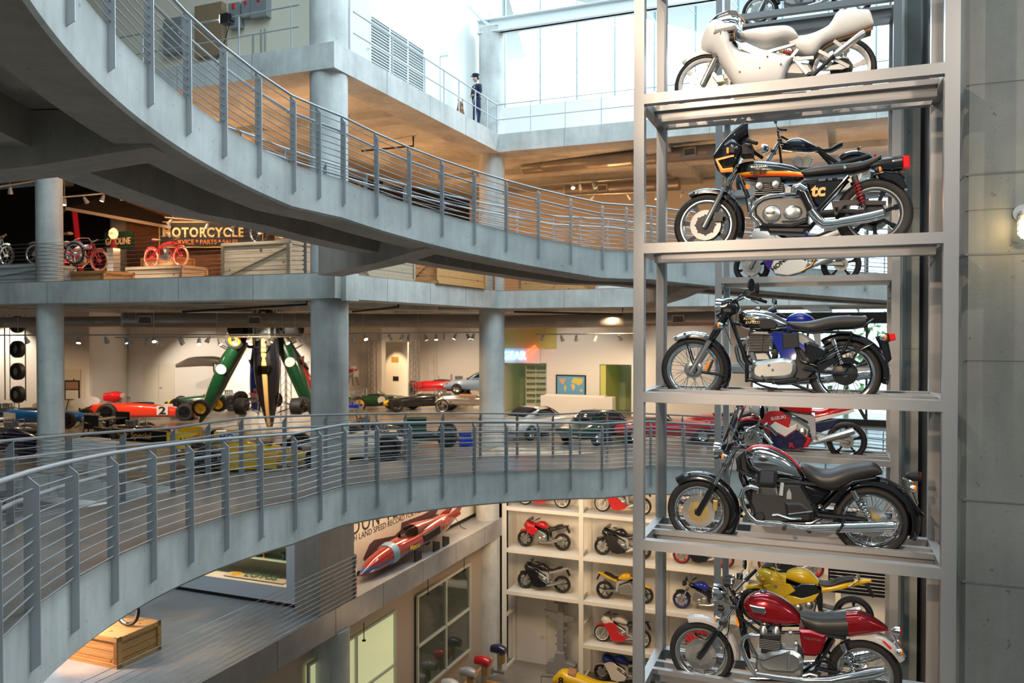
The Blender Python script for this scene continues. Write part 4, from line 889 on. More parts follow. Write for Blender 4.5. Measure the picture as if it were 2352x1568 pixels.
    mirror(b, (*(0.589,1.222), .27), (0.617,1.317), .07, .31, CHROME, mat('dark_mirror', (.10, .22, .2), .05, 1.), sy=.9)
    # engine: two finned cylinders leaning outwards
    P_(b, 'crankcase', DMET, lambda m: m.plate([(0.497,0.65),(0.967,0.682),(1.112,0.487),(1.089,0.319),(0.748,0.27),(0.561,0.287),(0.485,0.439)], -.13, .13, .03))
    for s in (-1, 1):
        o = MB(); o.M = Matrix.Translation(Vector(((0.66,0.544)[0], 0, (0.66,0.544)[1] - .02))) @ Matrix.Rotation(s * math.radians(42), 4, 'X')
        for k in range(7): o.bx(-.10 + .004*k, .10 - .004*k, -.085, .085, .09 + k*.019, .098 + k*.019)
        o.bx(-.075, .075, -.06, .06, .0, .22); cb = obj('cylinder_block', o, ALUD, b, smooth=0)
        o = MB(); o.M = Matrix.Translation(Vector(((0.66,0.544)[0], 0, (0.66,0.544)[1] - .02))) @ Matrix.Rotation(s * math.radians(42), 4, 'X')
        o.plate([(-.085, .22), (.085, .22), (.09, .25), (.06, .29), (-.06, .29), (-.09, .25)], -.085, .085, .012); obj('cylinder_head', o, BLACK, b)
        tube_part(b, 'exhaust_header', CHROME, t3([(0.588,0.615),(0.514,0.635),(0.446,0.604),(0.425,0.525),(0.447,0.437),(0.503,0.351),(0.565,0.298)], s*.22), .024, 12)
        tube_part(b, 'silencer', CHROME, t3([(0.565,0.298),(0.759,0.29),(0.998,0.285),(1.232,0.3),(1.749,0.364),(1.771,0.36)], s*.22), [.024, .026, .028, .050, .050, .044], 18)
    P_(b, 'starter_motor', BLACK, lambda m: m.lathe([(0, -.17), (.04, -.17), (.04, -.05), (0, -.05)], ((0.592,0.342)[0], 0, (0.592,0.342)[1]), 'Y', 14))
    P_(b, 'gearbox', mat('black_alloy', (.025, .025, .027), .4, .4), lambda m: m.plate([(0.821,0.491),(0.968,0.502),(1.065,0.432),(1.053,0.329),(0.847,0.311)], -.17, -.05, .02))
    P_(b, 'intake', ALUD, lambda m: m.tube([((0.796,0.671)[0], -.12, (0.796,0.671)[1]), ((0.784,0.553)[0], -.16, (0.784,0.553)[1])], .022, 8).tube([((0.858,0.623)[0], -.10, (0.858,0.623)[1]), ((0.858,0.519)[0], -.12, (0.858,0.519)[1])], .03, 8))
    P_(b, 'frame', GLOSSB, lambda m: [m.tube(t3(L, y), .017, 8) for y in (-.12, .12) for L in ([(0.394,0.882),(0.408,0.697),(0.536,0.39),(0.561,0.261)], [(0.369,0.774),(0.572,0.695),(0.991,0.684),(1.348,0.658)], [(0.967,0.657),(1.101,0.422),(1.149,0.362)], [(1.148,0.439),(1.324,0.643)], [(0.561,0.261),(1.053,0.303),(1.149,0.362)])])
    P_(b, 'swingarm', GLOSSB, lambda m: m.tube(t3([(1.113,0.385),(1.581,0.373)], -.12), .03, 8).tube(t3([(1.113,0.385),(1.581,0.373)], .12), .035, 8))
    shock(b, (1.418,0.65), (1.569,0.372), .17, .026)
    P_(b, 'foot_control', CHROME, lambda m: m.tube(t3([(0.713,0.384),(0.761,0.394),(0.869,0.365),(0.975,0.368)], -.24), .009, 6).tube(t3([(0.641,0.322),(0.774,0.328),(0.976,0.276),(1.058,0.296)], -.26), .009, 6).tube(t3([(0.855,0.393),(1.068,0.436)], -.2), .007, 6))
    P_(b, 'footpeg', BLACK, lambda m: m.tube([((0.822,0.276)[0], -.22, (0.822,0.276)[1]), ((0.822,0.276)[0], -.32, (0.822,0.276)[1])], .018, 8).tube(t3([(1.345,0.41),(1.322,0.334),(1.277,0.256)], -.28), .012, 6))
    cables(b, [t3([(0.444,1.043),(0.291,1.115),(0.291,0.902),(0.253,0.687)], -.1), t3([(0.355,0.959),(0.305,0.691),(0.293,0.504),(0.241,0.473)], -.1)])
guzzi()
def thruxton():
    b = bike_root('dark red cafe racer motorcycle with silver mudguards and seat hump, on the lowest shelf', .471, .6, -3.576)
    X1, Z1 = 1.508, .35
    MR = mat('candy_red', (.33, .006, .012), .2, .55, 1.); SIL = paint('silver_paint', (.55, .53, .51), .3)
    wheel(b, 0, .32, .32, .105, 'wire', ALU, disc=.155, dy=-.07, sec=.076)
    wheel(b, X1, Z1, .325, .135, 'wire', ALU, disc=.0, sec=.09)
    fork(b, (0,0.32), (0.337,0.869), .50, .028, .021, GLOSSB, CHROME, .10)
    guard(b, (0, .32), .35, math.radians(-2), math.radians(112), .13, SIL)
    P_(b, 'mudguard_stay', GLOSSB, lambda m: [m.tube(t3([(0.164,0.579),(0.274,0.474)], y), .012, 6) for y in (-.07, .07)])
    tk = P_(b, 'fuel_tank', MR, lambda m: m.body([(0.414,0.891),(0.446,0.948),(0.515,0.993),(0.628,1.012),(0.753,0.972),(0.876,0.896),(0.94,0.813)], [(0.414,0.852),(0.446,0.763),(0.541,0.716),(0.704,0.704),(0.852,0.716),(0.94,0.748)], [((0.414,0.878)[0], .07), ((0.503,0.889)[0], .14), ((0.666,0.909)[0], .155), ((0.827,0.89)[0], .125), ((0.94,0.787)[0], .08)], p=2.7))
    P_(tk, 'filler_cap', CHROME, lambda m: m.lathe([(0, .016), (.03, .014), (.034, 0)], ((0.591,1.008)[0], 0, (0.591,1.008)[1]), 'Z', 16))
    P_(tk, 'tank_badge', CHROME, lambda m: m.plate([(0.478,0.91),(0.552,0.901),(0.62,0.901),(0.629,0.872),(0.621,0.834),(0.565,0.834),(0.503,0.839)], -.165, -.14, .006))
    text('tank_badge_lettering', 'TRIUMPH', .030, mat('badge_dark', (.08, .07, .07), .4), tk, ((0.499,0.848)[0], -.168, (0.499,0.848)[1]), (PI/2, 0, -.06), .002)
    P_(b, 'seat', LEATH, lambda m: m.body([(0.937,0.845),(1.01,0.848),(1.118,0.849),(1.26,0.871),(1.36,0.892)], [(0.937,0.8),(0.974,0.727),(1.083,0.677),(1.214,0.669),(1.343,0.687),(1.361,0.696)], [((0.937,0.826)[0], .09), ((1.094,0.833)[0], .14), ((1.36,0.867)[0], .14)], p=3))
    P_(b, 'seat_hump', MR, lambda m: m.body([(1.356,0.915),(1.447,0.931),(1.562,0.893),(1.665,0.831),(1.705,0.799)], [(1.346,0.685),(1.367,0.68),(1.506,0.719),(1.705,0.779)], [((1.356,0.867)[0], .135), ((1.505,0.886)[0], .12), ((1.705,0.787)[0], .05)], p=2.8))
    P_(b, 'side_panel', MR, lambda m: m.plate([(0.929,0.717),(1.025,0.726),(1.169,0.699),(1.167,0.629),(1.12,0.508),(1.073,0.483),(0.978,0.475),(0.954,0.548)], -.14, .14, .02))
    text('side_panel_lettering', 'THRUXTON', .028, ALU, b, ((0.972,0.638)[0], -.143, (0.972,0.638)[1]), (PI/2, 0, 0), .002)
    guard(b, (X1, Z1), .36, math.radians(28), math.radians(112), .16, SIL)
    P_(b, 'tail_plate', SIL, lambda m: m.plate([(1.471,0.704),(1.586,0.739),(1.677,0.72),(1.768,0.658),(1.791,0.586),(1.734,0.585),(1.632,0.651)], -.07, .07, .02))
    P_(b, 'side_reflector', REDL, lambda m: m.plate([(1.656,0.692),(1.667,0.699),(1.735,0.642),(1.73,0.626),(1.718,0.629)], -.085, -.07, .003))
    P_(b, 'tail_light', CHROME, lambda m: m.body([(1.733,0.79),(1.767,0.817),(1.806,0.819)], [(1.733,0.759),(1.767,0.739),(1.806,0.738)], [((1.733,0.79)[0], .03), ((1.806,0.8)[0], .045)]))
    P_(b, 'tail_light_lens', REDL, lambda m: m.lathe([(0, .02), (.03, .014), (.04, 0)], ((1.805,0.78)[0], 0, (1.805,0.78)[1]), 'X', 16))
    P_(b, 'tail_bracket', CHROME, lambda m: m.tube(t3([(1.733,0.765),(1.779,0.672),(1.835,0.58),(1.852,0.546)], 0), .014, 8))
    indicator(b, (1.796,0.625), CHROME, ORANGE, .033, 1, y=.11); indicator(b, (0.176,0.735), CHROME, ORANGE, .032, -1, y=.16)
    headlamp(b, (0.136,0.945), .085, CHROME, .11)
    for s in (-1, 1): P_(b, 'gauge', BLACK, lambda m: m.lathe([(0, .05), (.04, .045), (.044, -.03), (.038, -.035)], ((0.259,1.073)[0], s*.07, (0.259,1.073)[1]), 'X', 18))
    P_(b, 'gauge_ring', CHROME, lambda m: [m.lathe([(.044, .03), (.048, .035), (.048, .048), (.042, .05)], ((0.259,1.073)[0], s*.07, (0.259,1.073)[1]), 'X', 20, closed=True) for s in (-1, 1)])
    P_(b, 'lamp_bracket', ALU, lambda m: [m.plate([(0.149,0.919),(0.286,0.862),(0.305,0.798),(0.26,0.779),(0.221,0.854),(0.169,0.888)], s*.10 - .005, s*.10 + .005) for s in (-1, 1)])
    bars(b, [((0.305,0.931)[0], -.10, (0.305,0.931)[1]), ((0.35,0.977)[0], -.16, (0.35,0.977)[1]), ((0.494,1.109)[0], -.34, (0.494,1.109)[1])])
    mirror(b, (*(0.379,1.148), .30), (0.45,1.32), .055, .34, CHROME, sy=.7)
    P_(b, 'brake_reservoir', BLACK, lambda m: m.lathe([(0, .03), (.03, .03), (.03, -.02), (0, -.02)], ((0.388,1.184)[0], -.20, (0.388,1.184)[1]), 'Z', 14))
    # twin engine
    fins(b, (0.565,0.501)[0], (0.755,0.528)[0], (0.655,0.494)[1], (0.655,0.593)[1], .15, 6, ALUD)
    P_(b, 'cylinder_block_lower', BLACK, lambda m: m.plate([(0.58,0.503),(0.742,0.526),(0.755,0.475),(0.587,0.445)], -.14, .14, .01))
    P_(b, 'cylinder_head', DMET, lambda m: m.plate([(0.557,0.632),(0.769,0.66),(0.76,0.6),(0.567,0.574)], -.15, .15, .012))
    for q in ((0.605,0.658), (0.723,0.667)): P_(b, 'cam_cover', ALU, lambda m: m.lathe([(0, .055), (.022, .05), (.038, .02), (.042, -.03)], (q[0], -.10, q[1]), 'Z', 18).lathe([(0, .055), (.022, .05), (.038, .02), (.042, -.03)], (q[0], .10, q[1]), 'Z', 18))
    P_(b, 'crankcase', ALUD, lambda m: m.plate([(0.543,0.438),(0.914,0.501),(0.975,0.429),(0.964,0.272),(0.854,0.223),(0.569,0.198),(0.531,0.298)], -.13, .13, .02))
    P_(b, 'primary_case', ALU, lambda m: m.plate([(0.561,0.36),(0.592,0.416),(0.653,0.471),(0.775,0.508),(0.883,0.517),(0.949,0.482),(0.97,0.421),(0.95,0.348),(0.884,0.3),(0.764,0.288),(0.654,0.281),(0.586,0.305)], -.17, -.08, .03))
    P_(b, 'primary_case_boss', ALU, lambda m: m.tube([((0.836,0.486)[0], -.175, (0.836,0.511)[1]), ((0.836,0.486)[0], -.175, (0.837,0.339)[1])], .018, 10))
    P_(b, 'carburettor', ALUD, lambda m: m.box(((0.847,0.599)[0], -.10, (0.847,0.599)[1]), (.09, .06, .14)).tube([((0.804,0.561)[0], -.10, (0.804,0.561)[1]), ((0.914,0.576)[0], -.10, (0.914,0.576)[1])], .03, 10).ball(((0.852,0.672)[0], -.11, (0.852,0.672)[1]), .028))
    for s in (-1, 1):
        tube_part(b, 'exhaust_header', CHROME, t3([(0.58,0.636),(0.493,0.63),(0.425,0.595),(0.406,0.514),(0.438,0.414),(0.495,0.306),(0.544,0.255)], s*.19), .023, 12)
        tube_part(b, 'silencer', CHROME, t3([(0.547,0.267),(0.742,0.263),(0.981,0.272),(1.215,0.309),(1.578,0.44),(1.672,0.479)], s*.21), [.023, .025, .028, .045, .055, .036], 18)
    P_(b, 'frame', GLOSSB, lambda m: [m.tube(t3(L, y), .017, 8) for y in (-.10, .10) for L in ([(0.286,0.956),(0.35,0.844),(0.402,0.611),(0.455,0.287)], [(0.351,0.777),(0.567,0.633),(0.95,0.685),(1.332,0.685)], [(1.238,0.66),(1.084,0.355)], [(0.481,0.171),(0.976,0.242),(1.096,0.357)])])
    P_(b, 'swingarm', GLOSSB, lambda m: [m.tube(t3([(1.084,0.368),(1.31,0.351),(1.508,0.362)], y), .022, 8) for y in (-.11, .11)] + [m.tube(t3([(1.167,0.483),(1.274,0.371)], y), .014, 8) for y in (-.11, .11)])
    shock(b, (1.308,0.657), (1.427,0.356), .16, .026)
    P_(b, 'foot_control', ALU, lambda m: m.plate([(1.295,0.514),(1.329,0.538),(1.313,0.392),(1.353,0.374),(1.307,0.367)], -.22, -.20).tube(t3([(0.969,0.314),(1.028,0.342),(1.099,0.334)], -.21), .012, 8))
    P_(b, 'side_reflector', ORANGE, lambda m: m.plate([(0.342,0.753),(0.358,0.761),(0.38,0.695),(0.376,0.671),(0.359,0.669)], -.125, -.105, .003))
    cables(b, [t3([(0.35,0.963),(0.286,0.782),(0.274,0.594),(0.222,0.533)], -.09), t3([(0.299,0.837),(0.261,0.539),(0.223,0.319),(0.119,0.317)], -.1), t3([(0.505,0.413),(0.606,0.388),(0.681,0.425),(0.853,0.516)], -.17)])
    P_(b, 'horn', BLACK, lambda m: m.disc(((0.189,0.797)[0], -.02, (0.189,0.797)[1]), .03, .05, 'X'))
thruxton()
def racer():
    b = bike_root('white racing motorcycle with full fairing, clear screen and single upswept silencer, on the top shelf', .482, .6, 2.143)
    X1, Z1 = 1.264, .294
    WM = mat('primer_white', (.84, .82, .79), .4, 0, .3)
    wheel(b, 0, .30, .30, .09, 'cast', WM, 6, .14, -.065, ALU, ALUD, True, sec=.055)
    wheel(b, X1, Z1, .31, .13, 'cast', WM, 6, .10, -.07, DMET, DMET, sec=.065)
    fork(b, (0,0.3), (0.226,0.738), .5, .026, .022, ALU, ALUD, .10)
    guard(b, (0, .30), .315, math.radians(55), math.radians(132), .11, WM)
    P_(b, 'fairing', WM, lambda m: m.body([(-0.031,0.739),(0.001,0.833),(0.057,0.907),(0.13,0.93),(0.225,0.868),(0.29,0.617),(0.447,0.549),(0.601,0.562),(0.754,0.487),(0.837,0.438)], [(-0.031,0.657),(0.018,0.601),(0.099,0.567),(0.195,0.401),(0.275,0.262),(0.355,0.14),(0.541,0.12),(0.725,0.125),(0.785,0.349),(0.837,0.414)], [((-0.031,0.739)[0], .05), ((0.05,0.728)[0], .14), ((0.226,0.706)[0], .20), ((0.601,0.658)[0], .21), ((0.753,0.559)[0], .19), ((0.837,0.438)[0], .17)], n=34, p=2.8, sm=1))
    P_(b, 'windscreen', GLASS, lambda m: m.body([(0.053,0.9),(0.129,0.971),(0.241,0.996),(0.323,0.976),(0.352,0.883)], [(0.053,0.875),(0.13,0.857),(0.241,0.833),(0.352,0.786)], [((0.053,0.892)[0], .08), ((0.225,0.949)[0], .14), ((0.352,0.883)[0], .15)], p=2.2, sm=0))
    P_(b, 'fairing_bubble_edge', WM, lambda m: m.plate([(0.121,0.82),(0.315,0.809),(0.326,0.776),(0.293,0.757),(0.105,0.742)], -.20, .20, .02))
    P_(b, 'steering_stem', DMET, lambda m: m.plate([(0.058,0.785),(0.289,0.762),(0.321,0.629),(0.226,0.641),(0.13,0.685)], -.13, .13, .01).tube([((0.274,0.716)[0], -.12, (0.274,0.716)[1]), ((0.303,0.623)[0] - .02, -.27, (0.303,0.623)[1])], .017, 8).box(((0.194,0.742)[0], -.16, (0.194,0.742)[1]), (.05, .04, .05)))
    P_(b, 'fuel_tank', WM, lambda m: m.body([(0.313,0.751),(0.383,0.782),(0.6,0.777),(0.805,0.761),(0.866,0.702),(0.888,0.628)], [(0.313,0.735),(0.446,0.653),(0.586,0.583),(0.708,0.604),(0.888,0.621)], [((0.313,0.751)[0], .05), ((0.539,0.722)[0], .16), ((0.753,0.693)[0], .17), ((0.888,0.628)[0], .10)], p=2.6))
    P_(b, 'frame', ALU, lambda m: [m.plate([(0.305,0.654),(0.429,0.591),(0.596,0.522),(0.849,0.561),(0.864,0.536),(0.611,0.489),(0.49,0.488),(0.367,0.559)], s*.14 - .02, s*.14 + .02, .004) for s in (-1, 1)])
    P_(b, 'seat_unit', WM, lambda m: m.body([(0.798,0.613),(0.903,0.653),(0.992,0.662),(1.11,0.693),(1.182,0.738),(1.196,0.837),(1.254,0.855),(1.369,0.845),(1.511,0.825),(1.537,0.69)], [(0.799,0.593),(0.844,0.516),(0.993,0.422),(1.038,0.445),(1.096,0.539),(1.198,0.568),(1.384,0.611),(1.537,0.662)], [((0.798,0.613)[0], .08), ((0.977,0.664)[0], .14), ((1.197,0.783)[0], .13), ((1.536,0.766)[0], .09)], n=34, p=2.8, sm=1))
    P_(b, 'seat_pan', mat('varnished_wood', (.30, .17, .08), .4), lambda m: m.body([(1.038,0.445),(1.111,0.514),(1.198,0.565),(1.385,0.603),(1.519,0.654)], [(1.038,0.426),(1.125,0.497),(1.227,0.543),(1.385,0.58),(1.519,0.601)], [((1.038,0.445)[0], .10), ((1.519,0.616)[0], .08)]))
    tube_part(b, 'silencer', ALU, t3([(1.198,0.386),(1.226,0.405),(1.435,0.552),(1.459,0.564)], -.19), [.020, .034, .034, .028], 16)
    tube_part(b, 'exhaust_pipe', BLACK, t3([(0.998,0.21),(1.07,0.278),(1.198,0.392)], -.17), .018)
    P_(b, 'swingarm', ALU, lambda m: [m.plate([(1.038,0.304),(1.271,0.331),(1.336,0.285),(1.272,0.269),(1.068,0.285)], s*.11 - .02, s*.11 + .02, .004) for s in (-1, 1)])
    P_(b, 'subframe', ALU, lambda m: [m.bar((p[0], s*.13, p[1]), (q[0], s*.13, q[1]), .02, .03) for s in (-1, 1) for p, q in (((0.814,0.425), (0.882,0.503)), ((0.837,0.414), (1.023,0.408)), ((1.067,0.465), (1.329,0.286)), ((0.844,0.429), (0.965,0.265)), ((1.198,0.542), (1.328,0.425)))])
    P_(b, 'engine', ALUD, lambda m: m.plate([(0.739,0.354),(0.83,0.407),(0.979,0.374),(1.038,0.273),(0.905,0.264),(0.755,0.289)], -.10, .10, .02))
    P_(b, 'bellypan', mat('tan_tray', (.62, .48, .32), .5), lambda m: m.plate([(0.302,0.087),(0.96,0.105),(0.965,0.081),(0.302,0.103)], -.14, .14, .005))
    shock(b, (0.708,0.556), (0.889,0.494), .0, .022, GOLD, mat('red_spring'), two=False, m2=mat('red_spring'))
    P_(b, 'brake_caliper', GOLD, lambda m: [m.plate([(0.084,0.348),(0.196,0.352),(0.204,0.278),(0.132,0.277)], s*.09 - .025, s*.09 + .025, .006) for s in (-1, 1)])
    P_(b, 'fairing_screw', DMET, lambda m: [m.disc((q[0], -.205, q[1]), .008, .008) for q in ((0.612,0.445), (0.543,0.344), (0.734,0.358), (0.358,0.33))])
    P_(b, 'brake_line', mat('orange_hose', (.7, .3, .1), .5), lambda m: m.tube(t3([(0.32,0.888),(0.351,0.899),(0.391,0.846),(0.399,0.796)], -.1), .006, 6).tube(t3([(0.298,0.81),(0.299,0.648)], -.14), .006, 6))
racer()
# ================================================================ sport, standard and veteran motorcycles
def colr(key, c): return paint('paint_' + key, c)
CR = {'red': (.62, .012, .02), 'white': (.80, .78, .74), 'black': (.008, .008, .010), 'blue': (.010, .035, .45), 'yellow': (.85, .52, .01), 'purple': (.06, .02, .22), 'silver': (.42, .43, .45), 'green': (.006, .055, .018), 'cyan': (.05, .35, .75), 'orange': (.8, .18, .01), 'navy': (.008, .012, .06)}
def C_(k): return colr(k, CR[k])
def sport(label, loc, rz, top, low, tank, tail, rim='black', frame='silver', wb=1.42, kind='full', group=None, hi=False, seat_m=None, mirrors=False, guardc=None):
    b = thing('motorcycle', label, 'motorcycle', loc, rz, group); l = 2 if hi else 1
    k = wb / 1.42; T = lambda L: [(x * k, z) for x, z in L]
    rm = C_(rim) if rim in CR else ALU
    wheel(b, 0, .30, .30, .12, 'cast', rm, 6 if hi else 5, .15, -.065, ALU, ALUD, hi, sec=.075, lod=l)
    wheel(b, wb, .305, .31, .16, 'cast', rm, 5, .11, -.08, ALU, ALUD, sec=.075, lod=l)
    fork(b, (0, .30), (.30*k, .88), .5, .028, .023, ALU, ALU if not hi else GOLD, .10)
    guard(b, (0, .30), .318, math.radians(20), math.radians(125), .13, C_(guardc or low), n=8)
    fr = C_(frame) if frame in CR else ALU
    P_(b, 'frame', fr, lambda m: [m.plate(T([(.30, .86), (.42, .84), (.86, .62), (.92, .36), (.98, .36), (.97, .66), (.90, .72), (.45, .78), (.34, .80)]), s*.15 - .02, s*.15 + .02, .006) for s in (-1, 1)])
    P_(b, 'engine', ALUD, lambda m: m.plate(T([(.38, .34), (.50, .28), (.86, .28), (.90, .50), (.72, .62), (.50, .70), (.40, .55)]), -.17, .17, .03))
    for q in ((.62, .38), (.78, .44)): cover(b, (q[0]*k, q[1]), .07, -.19, -.12)
    P_(b, 'swingarm', ALU, lambda m: [m.plate(T([(.90, .42), (1.38, .34), (1.46, .32), (1.46, .28), (.92, .32)]), s*.13 - .018, s*.13 + .018, .006) for s in (-1, 1)])
    P_(b, 'fuel_tank', C_(tank), lambda m: m.body(T([(.40, .86), (.50, .96), (.66, 1.00), (.80, .95), (.92, .82)]), T([(.40, .78), (.60, .74), (.84, .72), (.92, .74)]), T([(.40, .08), (.55, .15), (.74, .17), (.92, .10)]), n=18, seg=16, p=2.8))
    P_(b, 'seat', seat_m or LEATH, lambda m: m.body(T([(.88, .82), (1.00, .80), (1.12, .82), (1.20, .90), (1.42, .94)]), T([(.88, .76), (1.05, .74), (1.20, .80), (1.42, .88)]), T([(.88, .10), (1.05, .14), (1.42, .10)]), n=16, seg=14, p=3.2))
    P_(b, 'tail_section', C_(tail), lambda m: m.body(T([(.96, .76), (1.18, .82), (1.42, .90), (1.66, .93)]), T([(.96, .62), (1.15, .68), (1.40, .78), (1.66, .88)]), T([(.96, .12), (1.3, .13), (1.66, .05)]), n=16, seg=14, p=2.6))
    P_(b, 'tail_light', REDL, lambda m: m.ball((1.66*k, 0, .90), (.025, .05, .025), 10))
    P_(b, 'number_plate_bracket', BLACK, lambda m: m.plate(T([(1.56, .86), (1.62, .86), (1.72, .66), (1.68, .64)]), -.06, .06, .005))
    tube_part(b, 'silencer', ALU if kind != 'up' else CHROME, [(.60*k, -.10, .24), (.95*k, -.17, .27), (1.15*k, -.20, .36), (1.52*k, -.21, .50 if kind != 'up' else .62)], [.03, .03, .055, .055], 12)
    if kind in ('full', 'half'):
        P_(b, 'fairing', C_(top), lambda m: m.body(T([(-.02, .80), (.02, .92), (.10, .98), (.30, .92), (.44, .88)]), T([(-.02, .74), (.06, .66), (.20, .60), (.44, .66)]), T([(-.02, .07), (.06, .17), (.20, .22), (.44, .20)]), n=18, seg=16, p=2.6, sm=1))
        P_(b, 'windscreen', mat('tinted_screen', (.10, .11, .12), .05, 0, 1.), lambda m: m.body(T([(.06, .97), (.16, 1.07), (.28, 1.13)]), T([(.06, .94), (.16, .96), (.28, .98)]), T([(.06, .10), (.28, .16)]), n=8, seg=14, p=2.2, sm=0))
        P_(b, 'headlamp', mat('lamp_glass', (.75, .78, .8), .05, .7), lambda m: m.ball((.01*k, 0, .80), (.05, .12, .05), 12))
    else:
        headlamp(b, (.06*k, .86), .085, BLACK, .12)
        P_(b, 'instrument_cluster', BLACK, lambda m: m.box((.16*k, 0, 1.0), (.06, .18, .08)))
    if kind == 'full':
        for s in (-1, 1): P_(b, 'side_fairing', C_(low), lambda m: m.plate(T([(.10, .68), (.30, .78), (.46, .78), (.62, .66), (.58, .54), (.74, .42), (.92, .34), (.86, .20), (.60, .13), (.38, .17), (.30, .36), (.22, .50)]), s*.20 - .02, s*.20 + .02, .012))
    elif kind == 'half':
        for s in (-1, 1): P_(b, 'side_fairing', C_(low), lambda m: m.plate(T([(.10, .68), (.30, .78), (.50, .76), (.58, .66), (.40, .52), (.26, .52)]), s*.19 - .02, s*.19 + .02, .012))
    bars(b, [(.30*k, -.11, .93), (.33*k, -.18, .95), (.44*k, -.34, .90 if kind == 'full' else 1.0)], DMET, lever=hi)
    if kind == 'up' or mirrors: mirror(b, (.30*k, .98), (.24*k, 1.14), .05, .30, BLACK)
    P_(b, 'footpeg', DMET, lambda m: m.tube([(.98*k, -.16, .36), (.98*k, -.27, .37)], .012, 6))
    return b
def on_tower(label, uf, z, *a, **k): return sport(label, RP(uf, 6.6, z - .10), AR, *a, **k)
b = on_tower('white and purple sport motorcycle on the rear tower rack behind the turbo motorcycle', .43, .855, 'white', 'white', 'purple', 'white', hi=True, wb=1.40)
P_(b, 'purple_panel', C_('purple'), lambda m: m.plate([(.14, .66), (.34, .70), (.50, .74), (.42, .52), (.30, .22), (.24, .30), (.16, .46)], -.226, -.215, .003))
text('side_fairing_lettering', 'HONDA', .10, GLOSSB, b, (.36, -.226, .20), (PI/2, -.72, 0), .002, 1.1, bold=.003)
tube_part(b, 'exhaust_pipe', mat('heat_tinted_steel', (.45, .26, .10), .3, .9), [(.80, -.20, .20), (.95, -.20, .28), (1.02, -.19, .42), (1.12, -.19, .55)], .025)
b = on_tower('blue sport motorcycle with silver flashes on the rear tower rack behind the classic motorcycle', .567, -.6, 'blue', 'blue', 'blue', 'blue', hi=True, wb=1.40, mirrors=True, rim='black')
P_(b, 'silver_flash', C_('silver'), lambda m: m.plate([(.72, .78), (.94, .88), (.84, .76)], -.172, -.155, .003))
b = on_tower('red and white race replica with red seat and silver frame on the rear tower rack', .431, -2.02, 'white', 'red', 'red', 'red', hi=True, wb=1.50, seat_m=RED, guardc='red')
P_(b, 'white_panel', C_('white'), lambda m: [m.plate([(.30, .50), (.56, .36), (.74, .50), (.74, .58), (.60, .50), (.40, .60)], -.232, -.218, .004), m.plate([(.96, .66), (1.60, .84), (1.62, .80), (1.0, .60)], -.150, -.135, .003)])
P_(b, 'lower_panel', C_('navy'), lambda m: m.plate([(.30, .48), (.56, .34), (.74, .48), (.90, .34), (.84, .20), (.60, .13), (.38, .17)], -.228, -.215, .003))
P_(b, 'side_cover', C_('navy'), lambda m: m.plate([(.98, .58), (1.40, .68), (1.28, .52), (1.10, .44), (1.0, .48)], -.15, -.11, .01))
text('tail_lettering', 'R1100', .07, RED, b, (1.22, -.152, .74), (PI/2, -.24, 0), .002, bold=.002)
text('side_fairing_lettering', 'SUZUKI', .07, C_('white'), b, (.34, -.236, .62), (PI/2, -.2, 0), .002, bold=.002)
text('belly_lettering', 'R', .10, RED, b, (.62, -.236, .19), (PI/2, 0, 0), .002, 1.3, bold=.004)
on_tower('grey sport motorcycle on the rear tower rack, mostly hidden by the chrome cruiser', .45, -3.44, 'silver', 'silver', 'silver', 'black', hi=False)
b = on_tower('yellow touring sport motorcycle with black seat and silver silencer behind the red cafe racer', .55, -4.86, 'yellow', 'yellow', 'yellow', 'yellow', hi=True, wb=1.50, kind='half', mirrors=True, frame='black')
P_(b, 'side_cover', C_('black'), lambda m: m.plate([(.48, .60), (.70, .78), (.92, .80), (.98, .68), (.80, .56), (.60, .52)], -.178, -.14, .012))
P_(b, 'lower_fairing', C_('yellow'), lambda m: m.plate([(.16, .58), (.34, .66), (.46, .58), (.72, .54), (.98, .66), (.90, .52), (.60, .42), (.30, .44)], -.20, -.17, .01))
P_(b, 'round_badge', CHROME, lambda m: m.disc((.30, -.212, .70), .03, .008))
P_(b, 'front_indicator', ORANGE, lambda m: m.ball((.10, -.17, .78), (.06, .03, .03), 10))
P_(b, 'grab_rail', ALU, lambda m: m.tube([(1.42, -.13, .80), (1.56, -.13, .92), (1.60, 0, .98), (1.56, .13, .92), (1.42, .13, .80)], .014, 8))
